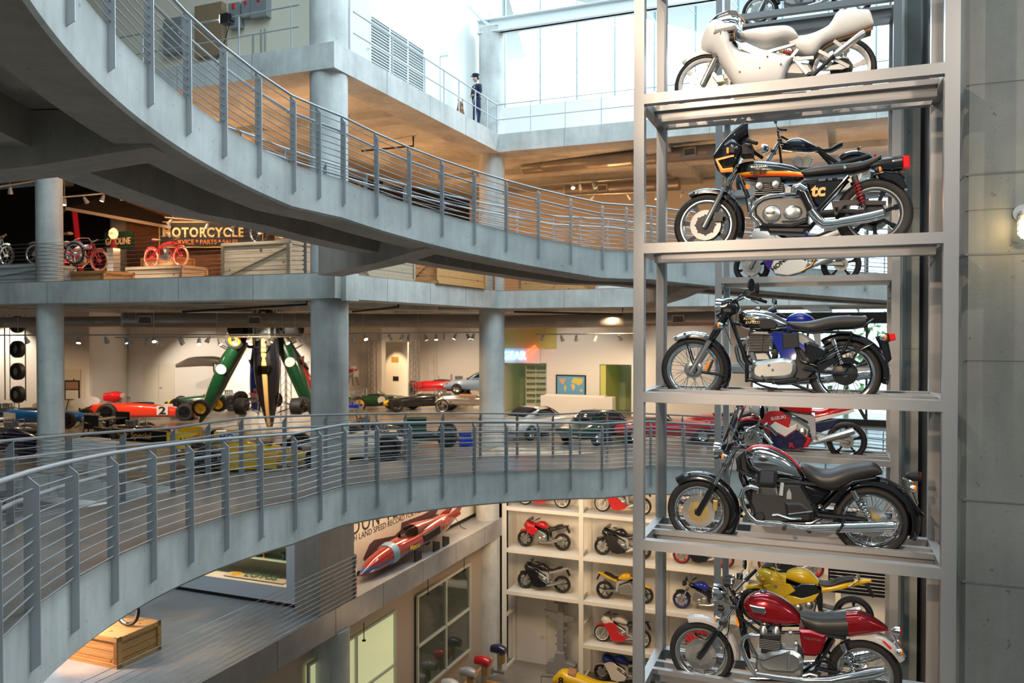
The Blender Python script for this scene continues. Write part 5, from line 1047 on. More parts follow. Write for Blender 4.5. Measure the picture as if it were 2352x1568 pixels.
def cruiser():
    b = thing('motorcycle', 'dark blue bobber motorcycle with solo saddle on the rear tower rack behind the turbo motorcycle', 'motorcycle', RP(.486, 6.6, 2.175), AR)
    NB = paint('midnight_paint', (.012, .018, .035))
    wheel(b, 0, .32, .32, .10, 'wire', CHROME, disc=.14, sec=.08); wheel(b, 1.53, .32, .33, .14, 'wire', CHROME, disc=.12, sec=.09)
    fork(b, (0, .32), (.40, .98), .5); guard(b, (1.53, .32), .36, math.radians(5), math.radians(125), .2, NB, crown=.3)
    P_(b, 'fuel_tank', NB, lambda m: m.body([(.42, .88), (.52, .98), (.70, 1.0), (.90, .88), (1.0, .80)], [(.42, .82), (.60, .78), (.85, .74), (1.0, .76)], [(.42, .05), (.58, .13), (.8, .14), (1.0, .05)]))
    P_(b, 'seat', LEATH, lambda m: m.body([(.98, .84), (1.06, .78), (1.18, .78), (1.30, .86), (1.36, .86)], [(.98, .80), (1.06, .73), (1.2, .72), (1.36, .80)], [(.98, .05), (1.2, .15), (1.36, .14)]))
    for s in (-1, 1):
        o = MB(); o.M = Matrix.Translation((.75, 0, .40)) @ Matrix.Rotation(s*.38, 4, 'Y')
        for q in range(8): o.bx(-.075, .075, -.075, .075, .06 + q*.028, .072 + q*.028)
        o.bx(-.05, .05, -.06, .06, 0, .30); obj('cylinder_block', o, ALUD, b, smooth=0)
    P_(b, 'crankcase', ALUD, lambda m: m.plate([(.55, .25), (1.0, .25), (1.02, .45), (.80, .50), (.56, .46)], -.12, .12, .03))
    P_(b, 'frame', BLACK, lambda m: [m.tube(t3(L, y), .016, 8) for y in (-.10, .10) for L in ([(.38, .88), (.45, .3), (.6, .2), (1.1, .22), (1.2, .5), (1.0, .75)], [(.40, .92), (1.0, .76), (1.53, .34)])])
    for z in (.30, .42): tube_part(b, 'silencer', BLACK, [(.62, -.14, .5), (.7, -.17, z + .04), (1.0, -.18, z), (1.75, -.19, z + .16)], [.02, .022, .035, .038])
    headlamp(b, (.12, .86), .08, CHROME, .1); bars(b, [(.38, 0, 1.0), (.36, -.10, 1.06), (.40, -.26, 1.10), (.50, -.38, 1.06)], BLACK); mirror(b, (.38, 1.1, .28), (.34, 1.2), .05, .34, BLACK)
    P_(b, 'tail_light', REDL, lambda m: m.box((1.84, 0, .60), (.04, .10, .05))); indicator(b, (1.60, .72), BLACK, ORANGE, .028, 1, y=.14)
cruiser()
on_tower('black sport motorcycle with polished wheel rims at the very top of the rear tower rack', .549, 5.12, 'white', 'silver', 'black', 'black', 'alu', hi=True, kind='half', frame='black')
# ---------------------------------------------------------------- white shelf wall
SB = BL + .28; SZ = [-6.36, -7.88, -9.40, -10.92]
sh = thing('shelf_wall', 'tall white steel shelf wall with open bays holding sport motorcycles on the ground floor side', 'shelving', BP(0, SB, ZG), A2)
US = [-.0, 2.90, 5.66, 8.42, 11.18, 13.94]
for i, u in enumerate(US):
    for w in (0, 1.02): P_(sh, 'post', SHELFW, lambda m: m.bx(u, u + .16, w, w + .07, 0 if not (i == 9) else 0, 7.2), 0)
    if i < 2: P_(sh, 'side_rail', SHELFW, lambda m: m.bx(u + .04, u + .12, .07, 1.0, 1.9, 2.0).bx(u + .04, u + .12, .07, 1.0, .0, .08), 0)
for i in range(5):
    for j, z in enumerate([-4.84] + SZ):
        if i == 0 and j == 4: continue
        P_(sh, 'shelf_board', SHELFW, lambda m: m.bx(US[i] + .16, US[i+1], -.0, 1.08, z - ZG - .13, z - ZG), 0)
    P_(sh, 'back_panel', WALLP, lambda m: m.bx(US[i] + .16, US[i+1], 1.06, 1.07, 1.4 if i == 0 and 0 else (3.0 if i == 0 else 0), 7.2), 0)
def sb(i, z, label, *a, flip=False, **k):
    u = US[i] + .16 + (2.6 - 1.42) / 2 + (-.05 if not flip else 0)
    loc = BP(u if not flip else u + 1.46, SB + .52, z)
    return sport(label, loc, A2 + (PI if flip else 0), *a, **k)
sb(0, SZ[0], 'red and white sport motorcycle with white wheels in the top left shelf bay', 'white', 'red', 'white', 'white', rim='white')
sb(0, SZ[1], 'all red sport motorcycle with black wheels in the left column of the shelf wall', 'red', 'red', 'red', 'black', frame='black', kind='half')
sb(0, SZ[2], 'black and silver sport motorcycle above the white door in the shelf wall', 'black', 'black', 'black', 'silver')
sb(1, SZ[0], 'white sport motorcycle with red panels and white wheels, second shelf column, highest bay', 'white', 'red', 'white', 'red', rim='white')
sb(1, SZ[1], 'black race replica with bare silver frame in the second shelf column', 'black', 'black', 'black', 'black')
sb(1, SZ[2], 'yellow and silver motorcycle facing right in the second shelf column', 'yellow', 'yellow', 'yellow', 'yellow', flip=True, kind='up')
sb(1, SZ[3], 'red motorcycle with white upper fairing in the second shelf column near the bottom', 'white', 'red', 'white', 'black', rim='white')
sb(1, ZG, 'blue and white race replica standing at the foot of the second shelf column', 'blue', 'white', 'blue', 'white', rim='black')
sb(2, SZ[1], 'dark sport motorcycle with red wheels seen through the tower rack', 'black', 'black', 'red', 'black', rim='red')
sb(2, SZ[2], 'black naked motorcycle with blue tank and blue front wheel seen through the tower rack', 'black', 'black', 'blue', 'black', rim='blue', kind='up', frame='black')
sb(2, SZ[3], 'red sport motorcycle low in the shelf wall, seen through the tower rack', 'red', 'red', 'red', 'red')
sb(3, SZ[1], 'black sport motorcycle far right in the shelf wall with red wheel rims', 'black', 'black', 'black', 'black', rim='red')
sb(3, SZ[0], 'silver sport motorcycle in the fourth shelf column behind the tower rack', 'silver', 'silver', 'silver', 'silver')
sb(2, SZ[0], 'white and blue sport motorcycle in the third shelf column under the ramp', 'white', 'blue', 'white', 'blue')
for (i, z) in ((0, SZ[0]), (0, SZ[1]), (1, SZ[0])):
    l = tag(P_(None, 'shelf_lamp', LAMPE, lambda m: m.ball((0, 0, 0), .035, 10)), 'small bright bulb at the left end under a white shelf board', 'lamp', 'bulbs under the shelf boards'); l.location = BP(US[i] + .36, SB + .5, z - .17)
# door, lift stand, vent beside the shelf
d = P_(None, 'door_1', mat('white_door', (.72, .70, .66), .5), lambda m: m.bx(.12, 1.35, 0, .05, 0, 2.55).bx(1.38, 2.9, .03, .05, 0, 2.6), 0); d.location = BP(0, SB + 1.02, ZG); d.rotation_euler = (0, 0, A2); st(d)
P_(d, 'door_handle', CHROME, lambda m: m.tube([(1.24, -.01, 1.05), (1.24, -.07, 1.05), (1.14, -.07, 1.05)], .012, 6))
ls = thing('lift_column', 'grey steel vehicle lift column with wide top arm standing beside the white door', 'vehicle lift', BP(2.05, SB + .55, ZG), A2); GR = mat('lift_grey', (.25, .25, .25), .5)
P_(ls, 'mast', GR, lambda m: m.bx(-.11, .13, -.08, .08, 0, 2.2).bx(-.13, .15, -.1, -.06, .5, .52), 0)
P_(ls, 'arm', GR, lambda m: m.plate([(-.62, 2.22), (-.60, 2.06), (-.12, 1.84), (.14, 1.84), (.52, 1.94), (.55, 2.08), (.1, 2.10), (-.1, 2.12)], -.05, .05, .01))
P_(ls, 'foot', GR, lambda m: m.plate([(-.50, 0), (.60, 0), (.60, .42), (.25, .50), (.18, .80), (-.14, .80), (-.20, .48), (-.42, .44)], -.2, .12, .02))
for z in (1.0, 1.3, 1.6): P_(ls, 'lug', GR, lambda m: m.bx(-.18, .26, -.05, .05, z, z + .06), 0)
P_(ls, 'top_bracket', GR, lambda m: m.bx(-.22, .24, -.06, .06, 2.5, 2.58).bx(-.08, .10, -.04, .04, 2.1, 2.5), 0)
# ---------------------------------------------------------------- motorcycle floor: veteran machines on timber plinths
def veteran(label, loc, rz, fc, tank, tyre, wr=None, group=None):
    b = thing('veteran_motorcycle', label, 'motorcycle', loc, rz, group); F = C_(fc)
    for x in (0, 1.42): wheel(b, x, .35, .35, .07, 'wire', F if tyre else CHROME, disc=0, sec=.06, tyre=mat('cream_tyre', (.75, .52, .30), .6) if tyre else RUB, lod=1)
    fork(b, (0, .35), (.30, .92), .5, .016, .014, F, F, .06)
    guard(b, (0, .35), .37, math.radians(10), math.radians(120), .1, F, n=8); guard(b, (1.42, .35), .37, math.radians(30), math.radians(150), .1, F, n=8)
    P_(b, 'frame', F, lambda m: [m.tube(t3(L, y), .015, 6) for y in (-.05, .05) for L in ([(.30, .92), (.45, .30), (.95, .25), (1.42, .35)], [(.30, .86), (.98, .74), (1.42, .35)], [(.98, .74), (.95, .25)])])
    P_(b, 'fuel_tank', C_(tank), lambda m: m.body([(.34, .84), (.42, .90), (.85, .84), (.95, .78)], [(.34, .74), (.6, .72), (.95, .68)], [(.34, .04), (.6, .09), (.95, .05)], n=12, seg=12))
    P_(b, 'saddle', BROWNL, lambda m: m.body([(.98, .98), (1.08, 1.0), (1.28, 1.02)], [(.98, .95), (1.1, .93), (1.28, .93)], [(.98, .03), (1.2, .13), (1.28, .12)], n=8, seg=10))
    P_(b, 'engine', ALU, lambda m: [m.disc((.68, 0, .36), .13, .14), m.tube([(.68, 0, .38), (.60, 0, .68)], .055, 8), m.tube([(.70, 0, .38), (.80, 0, .66)], .055, 8), m.disc((.90, 0, .34), .08, .12)])
    P_(b, 'handlebar', CHROME, lambda m: [m.tube([(.30, 0, .95), (.24, s*.18, 1.06), (.42, s*.34, 1.06), (.66, s*.36, 1.0)], .012, 6) for s in (-1, 1)])
    tube_part(b, 'exhaust_pipe', CHROME, [(.60, -.06, .60), (.50, -.10, .35), (.80, -.12, .16), (1.5, -.12, .18)], .02, 6)
    return b
veteran('bright red veteran motorcycle with cream tyres on a plinth left of the big timber crate', BP(-9.75, 5.05, 2.17), A2 + PI - .05, 'red', 'red', True)
veteran('red veteran motorcycle with white tank and cream tyres just right of the left column', BP(-10.75, 2.6, 1.86), A2 + PI + .1, 'red', 'white', True)
veteran('silver blue veteran motorcycle at the far left edge behind the cable railing', BP(-13.7, 1.6, 2.05), A2 + PI, 'silver', 'cyan', False)
veteran('second silver veteran motorcycle leaning at the far left edge', BP(-12.0, 1.3, 2.0), A2 + .2, 'silver', 'silver', False)
veteran('large wheeled blue rimmed motorcycle standing on top of the big timber crate', BP(-4.4, 2.6, 2.48), A2 + .1, 'navy', 'green', False)
def crate(label, u, w, z, dx, dy, dz, rz=0., m=WOOD, planks=4, diag=True, name='timber_crate', cat='crate'):
    c = thing(name, label, cat, BP(u, w, z), A2 + rz)
    P_(c, 'panel', m, lambda b: [b.bx(.02, dx - .02, .02, dy - .02, k*dz/planks + .006, (k+1)*dz/planks - .006) for k in range(planks)], 0)
    t = .09
    P_(c, 'batten', m, lambda b: [b.bx(x, x + t, -.02, 0, 0, dz) for x in (0, dx - t)] and b.bx(0, dx, -.021, .0, dz - t, dz).bx(0, dx, -.021, 0, 0, t).bx(0, t, -.02, .0, 0, dz).bx(dx - t, dx, -.02, 0, 0, dz).bx(dx, dx + .02, 0, t, 0, dz).bx(dx, dx + .02, dy - t, dy, 0, dz).bx(dx, dx + .02, 0, dy, dz - t, dz).bx(dx, dx+.02, 0, dy, 0, t), 0)
    if diag: P_(c, 'brace', m, lambda b: b.bar((t, -.012, .12), (dx - t, -.012, dz - .15), .02, .09), 0)
    return c
crate('big timber crate with flat boarded front beside the corner column', -4.95, 1.66, ZL, 2.35, 1.3, 1.05, .0, WOODP)
crate('low orange timber plinth under the red motorcycle with white tank', -12.4, 2.0, ZL, 2.5, 1.2, .45, .0, WOOD, 3, False, 'timber_plinth', 'plinth')
crate('pale timber plinth under the bright red veteran motorcycle', -11.6, 4.4, ZL, 2.5, 1.2, .76, 0., WOODP, 3, False, 'timber_plinth', 'plinth')
crate('white washed timber plinth at the far left edge', -15.5, .9, ZL, 4.2, 1.3, .62, 0., mat('whitewashed_wood', (.62, .66, .66), .6), 4, True, 'timber_plinth', 'plinth')
crate('orange timber box with an upright post below the globe lamp', -12.6, 6.0, ZL, 1.6, 1., 1.25, 0., WOOD, 3, False)
crate('long orange timber crate right of the corner column, filled with parts', -.95, 5.2, ZL, 1.0, 3.6, .95, 0., WOOD, 4, True)
crate('pale timber crate standing beside the corner column bracket', -1.35, 2.0, ZL, 1.0, 2.6, .98, 0., WOODP, 4, True)
crate('low orange crate of parts right of the second column', .4, BL + .9, ZL, 2.6, 1., .52, 0., WOOD, 2, False)
crate('orange crate at the right end of the motorcycle floor, beside the white counter', 6.3, BL + .9, ZL, 3.0, 1., .48, 0., WOOD, 3, False)
c = crate('long white exhibition counter behind the cables of the motorcycle floor', 3.3, BL + .95, ZL, 2.9, .6, .5, 0., WHITE, 1, False, 'counter', 'counter')
for k in range(14):
    col = ['red', 'yellow', 'silver', 'orange', 'white', 'green', 'black'][k % 7]; r_ = R.uniform(.06, .12)
    u, w, z = ((-.85 + R.uniform(0, .8), 5.4 + k*.42, 2.36) if k < 8 else (.6 + (k-8)*.42, BL + 1.2, 1.93))
    o = tag(P_(None, 'engine_part', C_(col), lambda m: m.disc((0, 0, r_), r_, r_*1.4, 'Y', 12).tube([(0, 0, r_), (r_*2, 0, r_*1.6)], r_*.3, 6)), 'small %s engine part lying on an orange timber crate' % col, 'engine part', 'engine parts on the timber crates'); o.location = BP(u, w, z); o.rotation_euler = (0, 0, R.uniform(0, 6))
crate('orange timber plinth with a motorcycle wheel on it, low at the lower left', -3.55, -4.6, ZM, 1.55, 1.1, .62, -.0, WOOD, 4, False, 'timber_plinth', 'plinth')
veteran('spoked black tyred motorcycle on the lower left timber plinth, mostly hidden by the ramp', BP(-2.35, -4.05, ZM + .63), A2 + PI, 'black', 'black', False)
# ================================================================ racing cars and road cars (x forward, z up from the floor)
def cwheel(root, x, y, R_, w, col, lod=20):
    o = MB(); o.lathe([(.02, -.3*w), (R_*.55, -.38*w), (R_*.62, -.48*w), (R_*.60, 0), (R_*.62, .48*w), (R_*.55, .38*w), (.02, .3*w)], (x, y, R_), 'Y', lod); o.disc((x, y, R_), .05, w*1.0, 'Y', 10)
    for i in range(6):
        a = PI * i / 3; o.bar((x + .05*math.cos(a), y - .44*w, R_ + .05*math.sin(a)), (x + R_*.56*math.cos(a), y - .40*w, R_ + R_*.56*math.sin(a)), .03, .05, up=(0, 1, 0))
    wh = obj('wheel', o, col, root)
    t = MB(); s = R_ * .38; q = R_ * .62; t.lathe([(q, -.46*w), (q + s*.5, -.52*w), (q + s*.9, -.44*w), (R_, -.3*w), (R_, .3*w), (q + s*.9, .44*w), (q + s*.5, .52*w), (q, .46*w)], (x, y, R_), 'Y', lod, closed=True); obj('tyre', t, RUB, wh)
    return wh
def formula(label, loc, rz, col, col2=None, wc='black', L=3.8, kind='cigar', rf=.29, rr=.33, wf=.18, wr=.26, num=None, rot=None, band=None, name='racing_car'):
    c = thing(name, label, 'racing car', loc, rz, None, rot); c.scale = (1.2,) * 3; B = C_(col) if col in CR else col; W_ = C_(wc) if wc in CR else ALU
    h = L / 2; wb = L * .64; xf, xr = wb*.52, -wb*.48
    if kind == 'wedge':
        P_(c, 'body', B, lambda m: m.body([(-h, .62), (-h*.6, .68), (-h*.1, .66), (h*.4, .50), (h, .18)], [(-h, .30), (-h*.6, .12), (h*.8, .10), (h, .14)], [(-h, .35), (-h*.5, .44), (h*.3, .40), (h, .30)], p=5, pz=3.2, n=24))
    elif kind == 'f1':
        P_(c, 'body', B, lambda m: m.body([(-h, .40), (-h*.35, .75), (0, .62), (h*.4, .42), (h, .16)], [(-h, .14), (h, .10)], [(-h, .2), (0, .28), (h*.5, .2), (h, .12)], p=3.5, n=24))
        for s in (-1, 1): P_(c, 'side_pod', B, lambda m: m.bx(-h*.55, h*.18, s*.42 - .2, s*.42 + .2, .08, .42), 0)
        P_(c, 'rear_wing', C_(col2 or col), lambda m: m.bx(-h - .15, -h + .30, -.55, .55, .82, .86).bx(-h - .2, -h + .35, -.57, -.55, .60, 1.0).bx(-h - .2, -h + .35, .55, .57, .60, 1.0).bx(-h + .05, -h + .12, -.03, .03, .3, .84), 0)
        P_(c, 'front_wing', C_(col2 or col), lambda m: m.bx(h - .35, h + .05, -.7, .7, .12, .15).bx(h - .35, h + .05, -.72, -.70, .06, .26).bx(h - .35, h + .05, .70, .72, .06, .26), 0)
    else:
        P_(c, 'body', B, lambda m: m.body([(-h, .50), (-h*.7, .62), (-h*.2, .66), (h*.3, .62), (h*.75, .50), (h, .36)], [(-h, .34), (-h*.6, .14), (h*.6, .14), (h, .28)], [(-h, .10), (-h*.5, .27), (0, .32), (h*.5, .25), (h, .07)], p=2.3, n=24))
        P_(c, 'windscreen', GLASS, lambda m: m.body([(.12*h, .66), (.0, .82), (-.03*h, .84)], [(.12*h, .62), (-.03*h, .64)], [(.12*h, .1), (-.03*h, .2)], n=6, seg=12))
    P_(c, 'cockpit', BLACK, lambda m: m.body([(-.32*h, .66), (-.15*h, .70), (.08*h, .67)], [(-.32*h, .5), (.08*h, .5)], [(-.32*h, .12), (-.1*h, .19), (.08*h, .14)], n=8, seg=12))
    P_(c, 'roll_bar', CHROME, lambda m: m.tube([(-.34*h, -.16, .6), (-.34*h, -.13, .92), (-.34*h, .13, .92), (-.34*h, .16, .6)], .02, 6))
    P_(c, 'engine', ALUD, lambda m: [m.box((-.58*h, 0, .58), (.5, .34, .22))] + [m.tube([(-.45*h - .09*i, s*.09, .66), (-.45*h - .09*i, s*.10, .84)], [.025, .035], 8) for i in range(4) for s in (-1, 1)])
    for s in (-1, 1): tube_part(c, 'exhaust_pipe', CHROME, [(-.45*h, s*.25, .55), (-.7*h, s*.26, .46), (-h - .15, s*.22, .44)], [.03, .04, .055], 8)
    P_(c, 'suspension', DMET, lambda m: [m.tube([(x + dx, s*.2, z), (x, s*t, r)], .013, 5) for (x, r, t) in ((xf, rf, .62), (xr, rr, .60)) for s in (-1, 1) for dx in (-.22, .22) for z in (.22, .45)])
    for s in (-1, 1): cwheel(c, xf, s*.66, rf, wf, W_); cwheel(c, xr, s*.66, rr, wr, W_)
    if num:
        for s in (-1, 1):
            P_(c, 'roundel', C_('white'), lambda m: m.disc((-.02*h if kind != 'wedge' else .12*h, s*(.315 if kind != 'wedge' else .425), .42), .17, .03, 'Y', 20), 60)
            if num != 'o': text('race_number', num, .26, BLACK, c, (-.02*h + (.06 if kind != 'wedge' else .24) * (-s*-1), s*(.335 if kind != 'wedge' else .445), .33), (PI/2, 0, PI if s > 0 else 0), .003, 1.1, align='CENTER', bold=.006)
    if band: P_(c, 'nose_band', C_(band), lambda m: m.body([(h*.80, .49), (h*.92, .42)], [(h*.80, .20), (h*.92, .24)], [(h*.80, .14), (h*.92, .115)], n=4, seg=16, p=2.3))
    return c
def roadcar(label, loc, rz, col, kind='coupe', L=3.9, name='sports_car'):
    c = thing(name, label, 'car', loc, rz); B = C_(col) if col in CR else col; h = L/2
    P_(c, 'body', B, lambda m: m.body([(-h, .62), (-h*.6, .84), (-h*.1, .80), (h*.45, .80), (h*.85, .68), (h, .45)], [(-h, .34), (-h*.8, .2), (h*.85, .2), (h, .30)], [(-h, .55), (-h*.7, .76), (0, .80), (h*.6, .78), (h, .50)], p=3.4, n=26, seg=24))
    if kind == 'coupe':
        P_(c, 'roof', B, lambda m: m.body([(-h*.62, .82), (-h*.30, 1.18), (h*.02, 1.20), (h*.18, 1.05), (h*.34, .80)], [(-h*.62, .7), (h*.34, .7)], [(-h*.62, .45), (-h*.2, .60), (h*.1, .62), (h*.34, .55)], p=3.0, n=18, seg=20))
        gl = mat('car_glass', (.02, .025, .03), .05, 0, 1.)
        P_(c, 'windscreen', gl, lambda m: m.body([(h*.04, 1.165), (h*.18, 1.05), (h*.32, .86)], [(h*.04, 1.10), (h*.18, .90), (h*.36, .80)], [(h*.04, .52), (h*.32, .60)], n=8, seg=14, p=6, sm=0))
        P_(c, 'rear_window', gl, lambda m: m.body([(-h*.56, .93), (-h*.40, 1.10), (-h*.30, 1.165)], [(-h*.60, .86), (-h*.30, 1.0)], [(-h*.56, .42), (-h*.30, .50)], n=8, seg=14, p=6, sm=0))
        for s in (-1, 1): P_(c, 'side_window', gl, lambda m: m.plate([(-h*.42, .88), (-h*.28, 1.10), (h*.0, 1.12), (h*.20, .88)], s*.605 - .01, s*.605 + .01, .006))
    else:
        P_(c, 'cockpit', mat('dark_trim', (.03, .02, .02), .6), lambda m: m.body([(-h*.40, .84), (h*.05, .86)], [(-h*.4, .7), (h*.05, .7)], [(-h*.4, .45), (h*.05, .5)], n=6, seg=14, p=5))
        P_(c, 'windscreen', GLASS, lambda m: m.body([(h*.02, 1.05), (h*.10, .84)], [(h*.0, 1.03), (h*.10, .80)], [(h*.02, .48), (h*.10, .55)], n=4, seg=12, p=6, sm=0))
    for x in (-h*.60, h*.62):
        for s in (-1, 1): cwheel(c, x, s*.70, .29, .17, CHROME)
    for s in (-1, 1):
        P_(c, 'headlamp', mat('lamp_glass', (.75, .78, .8), .05, .7), lambda m: m.ball((h*.90, s*.50, .60), (.07, .10, .09), 12)); P_(c, 'tail_lamp', REDL, lambda m: m.ball((-h*.97, s*.48, .55), (.04, .09, .05), 10))
        P_(c, 'bumper', CHROME, lambda m: m.tube([(s*(h+.0), -.5, .40), (s*(h+.06), 0, .40), (s*(h+.0), .5, .40)], .03, 6))
    return c
def HD(du, dw): return A2 + math.atan2(dw, du)
F_ = ZC
TURB = paint('fluorescent_red', (.85, .045, .015))
w = formula('long bright red wedge shaped race car wearing number 2, parked left of the tilted cars', BP(-18.3, 11.75, F_), HD(2.35, 1.55), TURB, None, 'black', 4.3, 'wedge', .33, .35, .25, .32)
P_(w, 'air_intake', C_('red'), lambda m: m.body([(-1.55, 1.05), (-1.2, 1.12), (-.95, 1.05)], [(-1.6, .75), (-1.2, .70), (-.95, .85)], [(-1.55, .12), (-1.2, .30), (-.95, .33)]))
for s in (-1, 1): P_(w, 'tail_plate', C_('white'), lambda m: m.lathe([(0, -.02), (.30, -.015), (.30, .015), (0, .02)], (-2.25, s*.45, .72), 'Y', 20, sx=1.3, sz=.6))
for s in (-1, 1):
    P_(w, 'number_panel', C_('white'), lambda m: m.bx(.38, .78, s*.435 - .01, s*.435 + .01, .22, .56), 0); text('race_number', '2', .40, BLACK, w, (.58, s*.45, .25), (PI/2, 0, PI if s > 0 else 0), .003, 1.3, align='CENTER', bold=.012)
text('sponsor_lettering', 'STP', .16, C_('white'), w, (-1.35, -.445, .48), (PI/2, 0, 0), .003, bold=.004)
formula('small bright green race car with yellow nose ring behind the red wedge car', BP(-19.2, 16.4, F_ + .0), HD(-1, -.75), 'green', None, 'black', 3.4, band='yellow')
# cars stood on their noses and leaning together
def nosed(label, x, y, Y, lean, az, col, wy=1.5, **k):
    u, w, z = 0, 0, 0; r = Vector(((x - 1176) / 1862.985 * Y, Y, F_ + .1)); c = formula(label, (0, 0, 0), 0, col, **k); h = k.get('L', 3.8) / 2
    M_ = Matrix.Rotation(az, 4, 'Z') @ Matrix.Rotation(math.radians(lean), 4, 'Y'); q = M_ @ Vector((h * 1.2, 0, .36)); c.scale = (1.2, wy, 1.35); c.location = r - q; c.rotation_euler = M_.to_euler(); return c
a_ = nosed('dark green race car with yellow stripe standing on its nose, left of the black one', 462, 965, 35, 62, PI, 'green', wc='yellow', num='o', L=4.2)
P_(a_, 'stripe', C_('yellow'), lambda m: m.body([(-1.9, .57), (-1.3, .655), (0, .695), (1.5, .55), (2.0, .42)], [(-1.9, .5), (0, .6), (2.0, .36)], [(-1.9, .04), (0, .06), (2.0, .03)], n=12, seg=8))
a_ = nosed('black race car with gold centre stripe standing on its nose and facing the ramp', 620, 985, 34, 96, -PI/2, 'black', 1.75, wc='black', L=4.3, wf=.26, wr=.36)
P_(a_, 'stripe', mat('gold_print', (.85, .50, .18), .4), lambda m: m.body([(-1.9, .60), (-1.3, .665), (0, .715), (1.5, .58), (2.1, .42)], [(-1.9, .5), (0, .6), (2.1, .36)], [(-1.9, .055), (0, .07), (2.1, .035)], n=12, seg=8, p=4))
nosed('dark blue race car standing on its nose behind the black and gold one', 588, 950, 37.5, 80, -PI*.62, 'blue', L=4.2)
nosed('green race car leaning steeply beside the corner column', 722, 950, 35.5, 66, .05, 'green', L=4.6, wc='alu', num='o')
nosed('red race car leaning behind the green one at the corner column', 742, 900, 37, 60, .1, 'red', L=4.2)
formula('green race car with white roundel and yellow wheels seen right of the corner column', BP(-11.0, 20.0, F_), HD(1.6, 1.9), 'green', None, 'yellow', 3.8, num='o')
formula('black race car with yellow nose band parked behind the green race car', BP(-8.9, 20.6, F_), HD(-1, -.9), 'black', None, 'black', 3.6, band='yellow')
formula('bright red vintage race car beyond the lit white panel', BP(-9.3, 23.2, F_ + .6), HD(-1, -.3), 'red', None, 'black', 3.8)
roadcar('silver blue sports coupe parked behind the three wheeler', BP(-6.9, 23.6, F_ + .7), HD(-1.6, -.6), paint('silver_blue', (.30, .42, .58)), 'coupe')
def trike():
    c = thing('three_wheeler', 'polished silver three wheeler with spoked front wheels left of the second column', 'car', BP(-6.5, 20.5, F_), HD(-1.8, -.7)); Am = mat('polished_body', (.72, .70, .66), .22, .9)
    P_(c, 'body', Am, lambda m: m.body([(-1.5, .70), (-.6, .84), (.2, .86), (1.0, .80)], [(-1.5, .40), (-.6, .3), (1.0, .36)], [(-1.5, .12), (-.6, .38), (.4, .36), (1.0, .26)], p=3))
    P_(c, 'cockpit', BROWNL, lambda m: m.body([(-.75, .86), (.1, .90)], [(-.75, .7), (.1, .7)], [(-.75, .3), (.1, .3)], n=6, seg=12, p=4))
    P_(c, 'engine', CHROME, lambda m: [m.tube([(1.2, 0, .5), (1.25, s*.22, .85)], .10, 10) for s in (-1, 1)])
    for s in (-1, 1):
        wheel(c, .95, 0, .34, .09, 'wire', CHROME, disc=0, sec=.07, lod=1).location = (0, s*.62, .34)
        P_(c, 'mudguard', Am, lambda m: m.arc_strip((.95, .34), .38, .4, 2.6, .14, .006, 8)).location = (0, s*.62, 0); P_(c, 'headlamp', CHROME, lambda m: m.ball((1.1, s*.34, .9), .10, 12))
    cwheel(c, -1.25, 0, .30, .14, BLACK)
trike()
roadcar('rounded white sports coupe seen from behind next to the second column', BP(.25, 13.3, F_), HD(.55, 1.6), 'white', 'coupe', 4.2)
roadcar('dark green sports coupe right of the white coupe', BP(3.0, 12.9, F_), HD(.6, 1.6), paint('racing_green', (.008, .045, .03)), 'coupe', 4.2)
roadcar('red open sports car right of the dark green coupe', BP(5.2, 13.6, F_), HD(1.2, .5), 'red', 'open', 4.0)
roadcar('bright red open car seen between the rack posts', BP(7.4, 16.2, F_), HD(1, .2), 'red', 'open', 4.0)
roadcar('dark grey sports car beside the red open car behind the rack', BP(8.7, 14.4, F_), HD(1, .35), paint('dark_grey', (.05, .05, .055)), 'coupe', 4.0)
y_ = formula('yellow formula race car with sponsor lettering left of the corner column', BP(-4.7, 3.2, F_), HD(1.7, 1.0), 'yellow', 'yellow', 'black', 4.0, 'f1', .30, .34, .26, .36)
P_(y_, 'engine_cover', C_('yellow'), lambda m: m.bx(-1.2, -.45, -.16, .16, .62, .95), 0); P_(y_, 'blue_patch', C_('white'), lambda m: m.bx(-1.1, -.6, -.175, -.16, .70, .92), 0)
text('sponsor_lettering', 'MO', .22, C_('blue'), y_, (-1.08, -.18, .73), (PI/2, 0, 0), .003, bold=.006); text('sponsor_lettering', 'MO', .2, C_('navy'), y_, (-1.9, -.60, .72), (PI/2, 0, 0), .003, bold=.006); text('sponsor_lettering', 'SON', .2, BLACK, y_, (1.0, -.23, .16), (PI/2, 0, 0), .003, bold=.005)
j_ = formula('black and gold formula car with sponsor lettering on its long wing, behind the lower ramp', BP(-10.2, 4.6, F_), HD(1, .02), 'black', 'black', 'black', 4.3, 'f1', .31, .35, .27, .38)
P_(j_, 'sign_board', BLACK, lambda m: m.bx(-1.9, .8, -.62, -.58, .34, .66), 0); text('sponsor_lettering', 'John Player Special', .25, mat('gold_print'), j_, (-1.85, -.63, .43), (PI/2, 0, 0), .003, 1.10, bold=.004); P_(j_, 'gold_edge', mat('gold_print'), lambda m: m.bx(-1.9, .8, -.625, -.575, .66, .675), 0)
formula('dark navy formula car at the far left edge below the blue streamliner', BP(-13.7, 2.6, F_), HD(1, -.05), 'navy', 'white', 'black', 4.2, 'f1', .31, .35, .27, .38)
b_ = formula('smooth blue streamlined race car at the far left edge', BP(-20.6, 7.9, F_), HD(1, .45), paint('bright_blue', (.01, .16, .60)), None, 'black', 4.2)
formula('green and white formula car right of the corner column, behind the ramp railing', BP(-3.7, 5.9, F_), HD(-1, -.5), 'white', 'green', 'black', 4.0, 'f1', .30, .34, .25, .36)
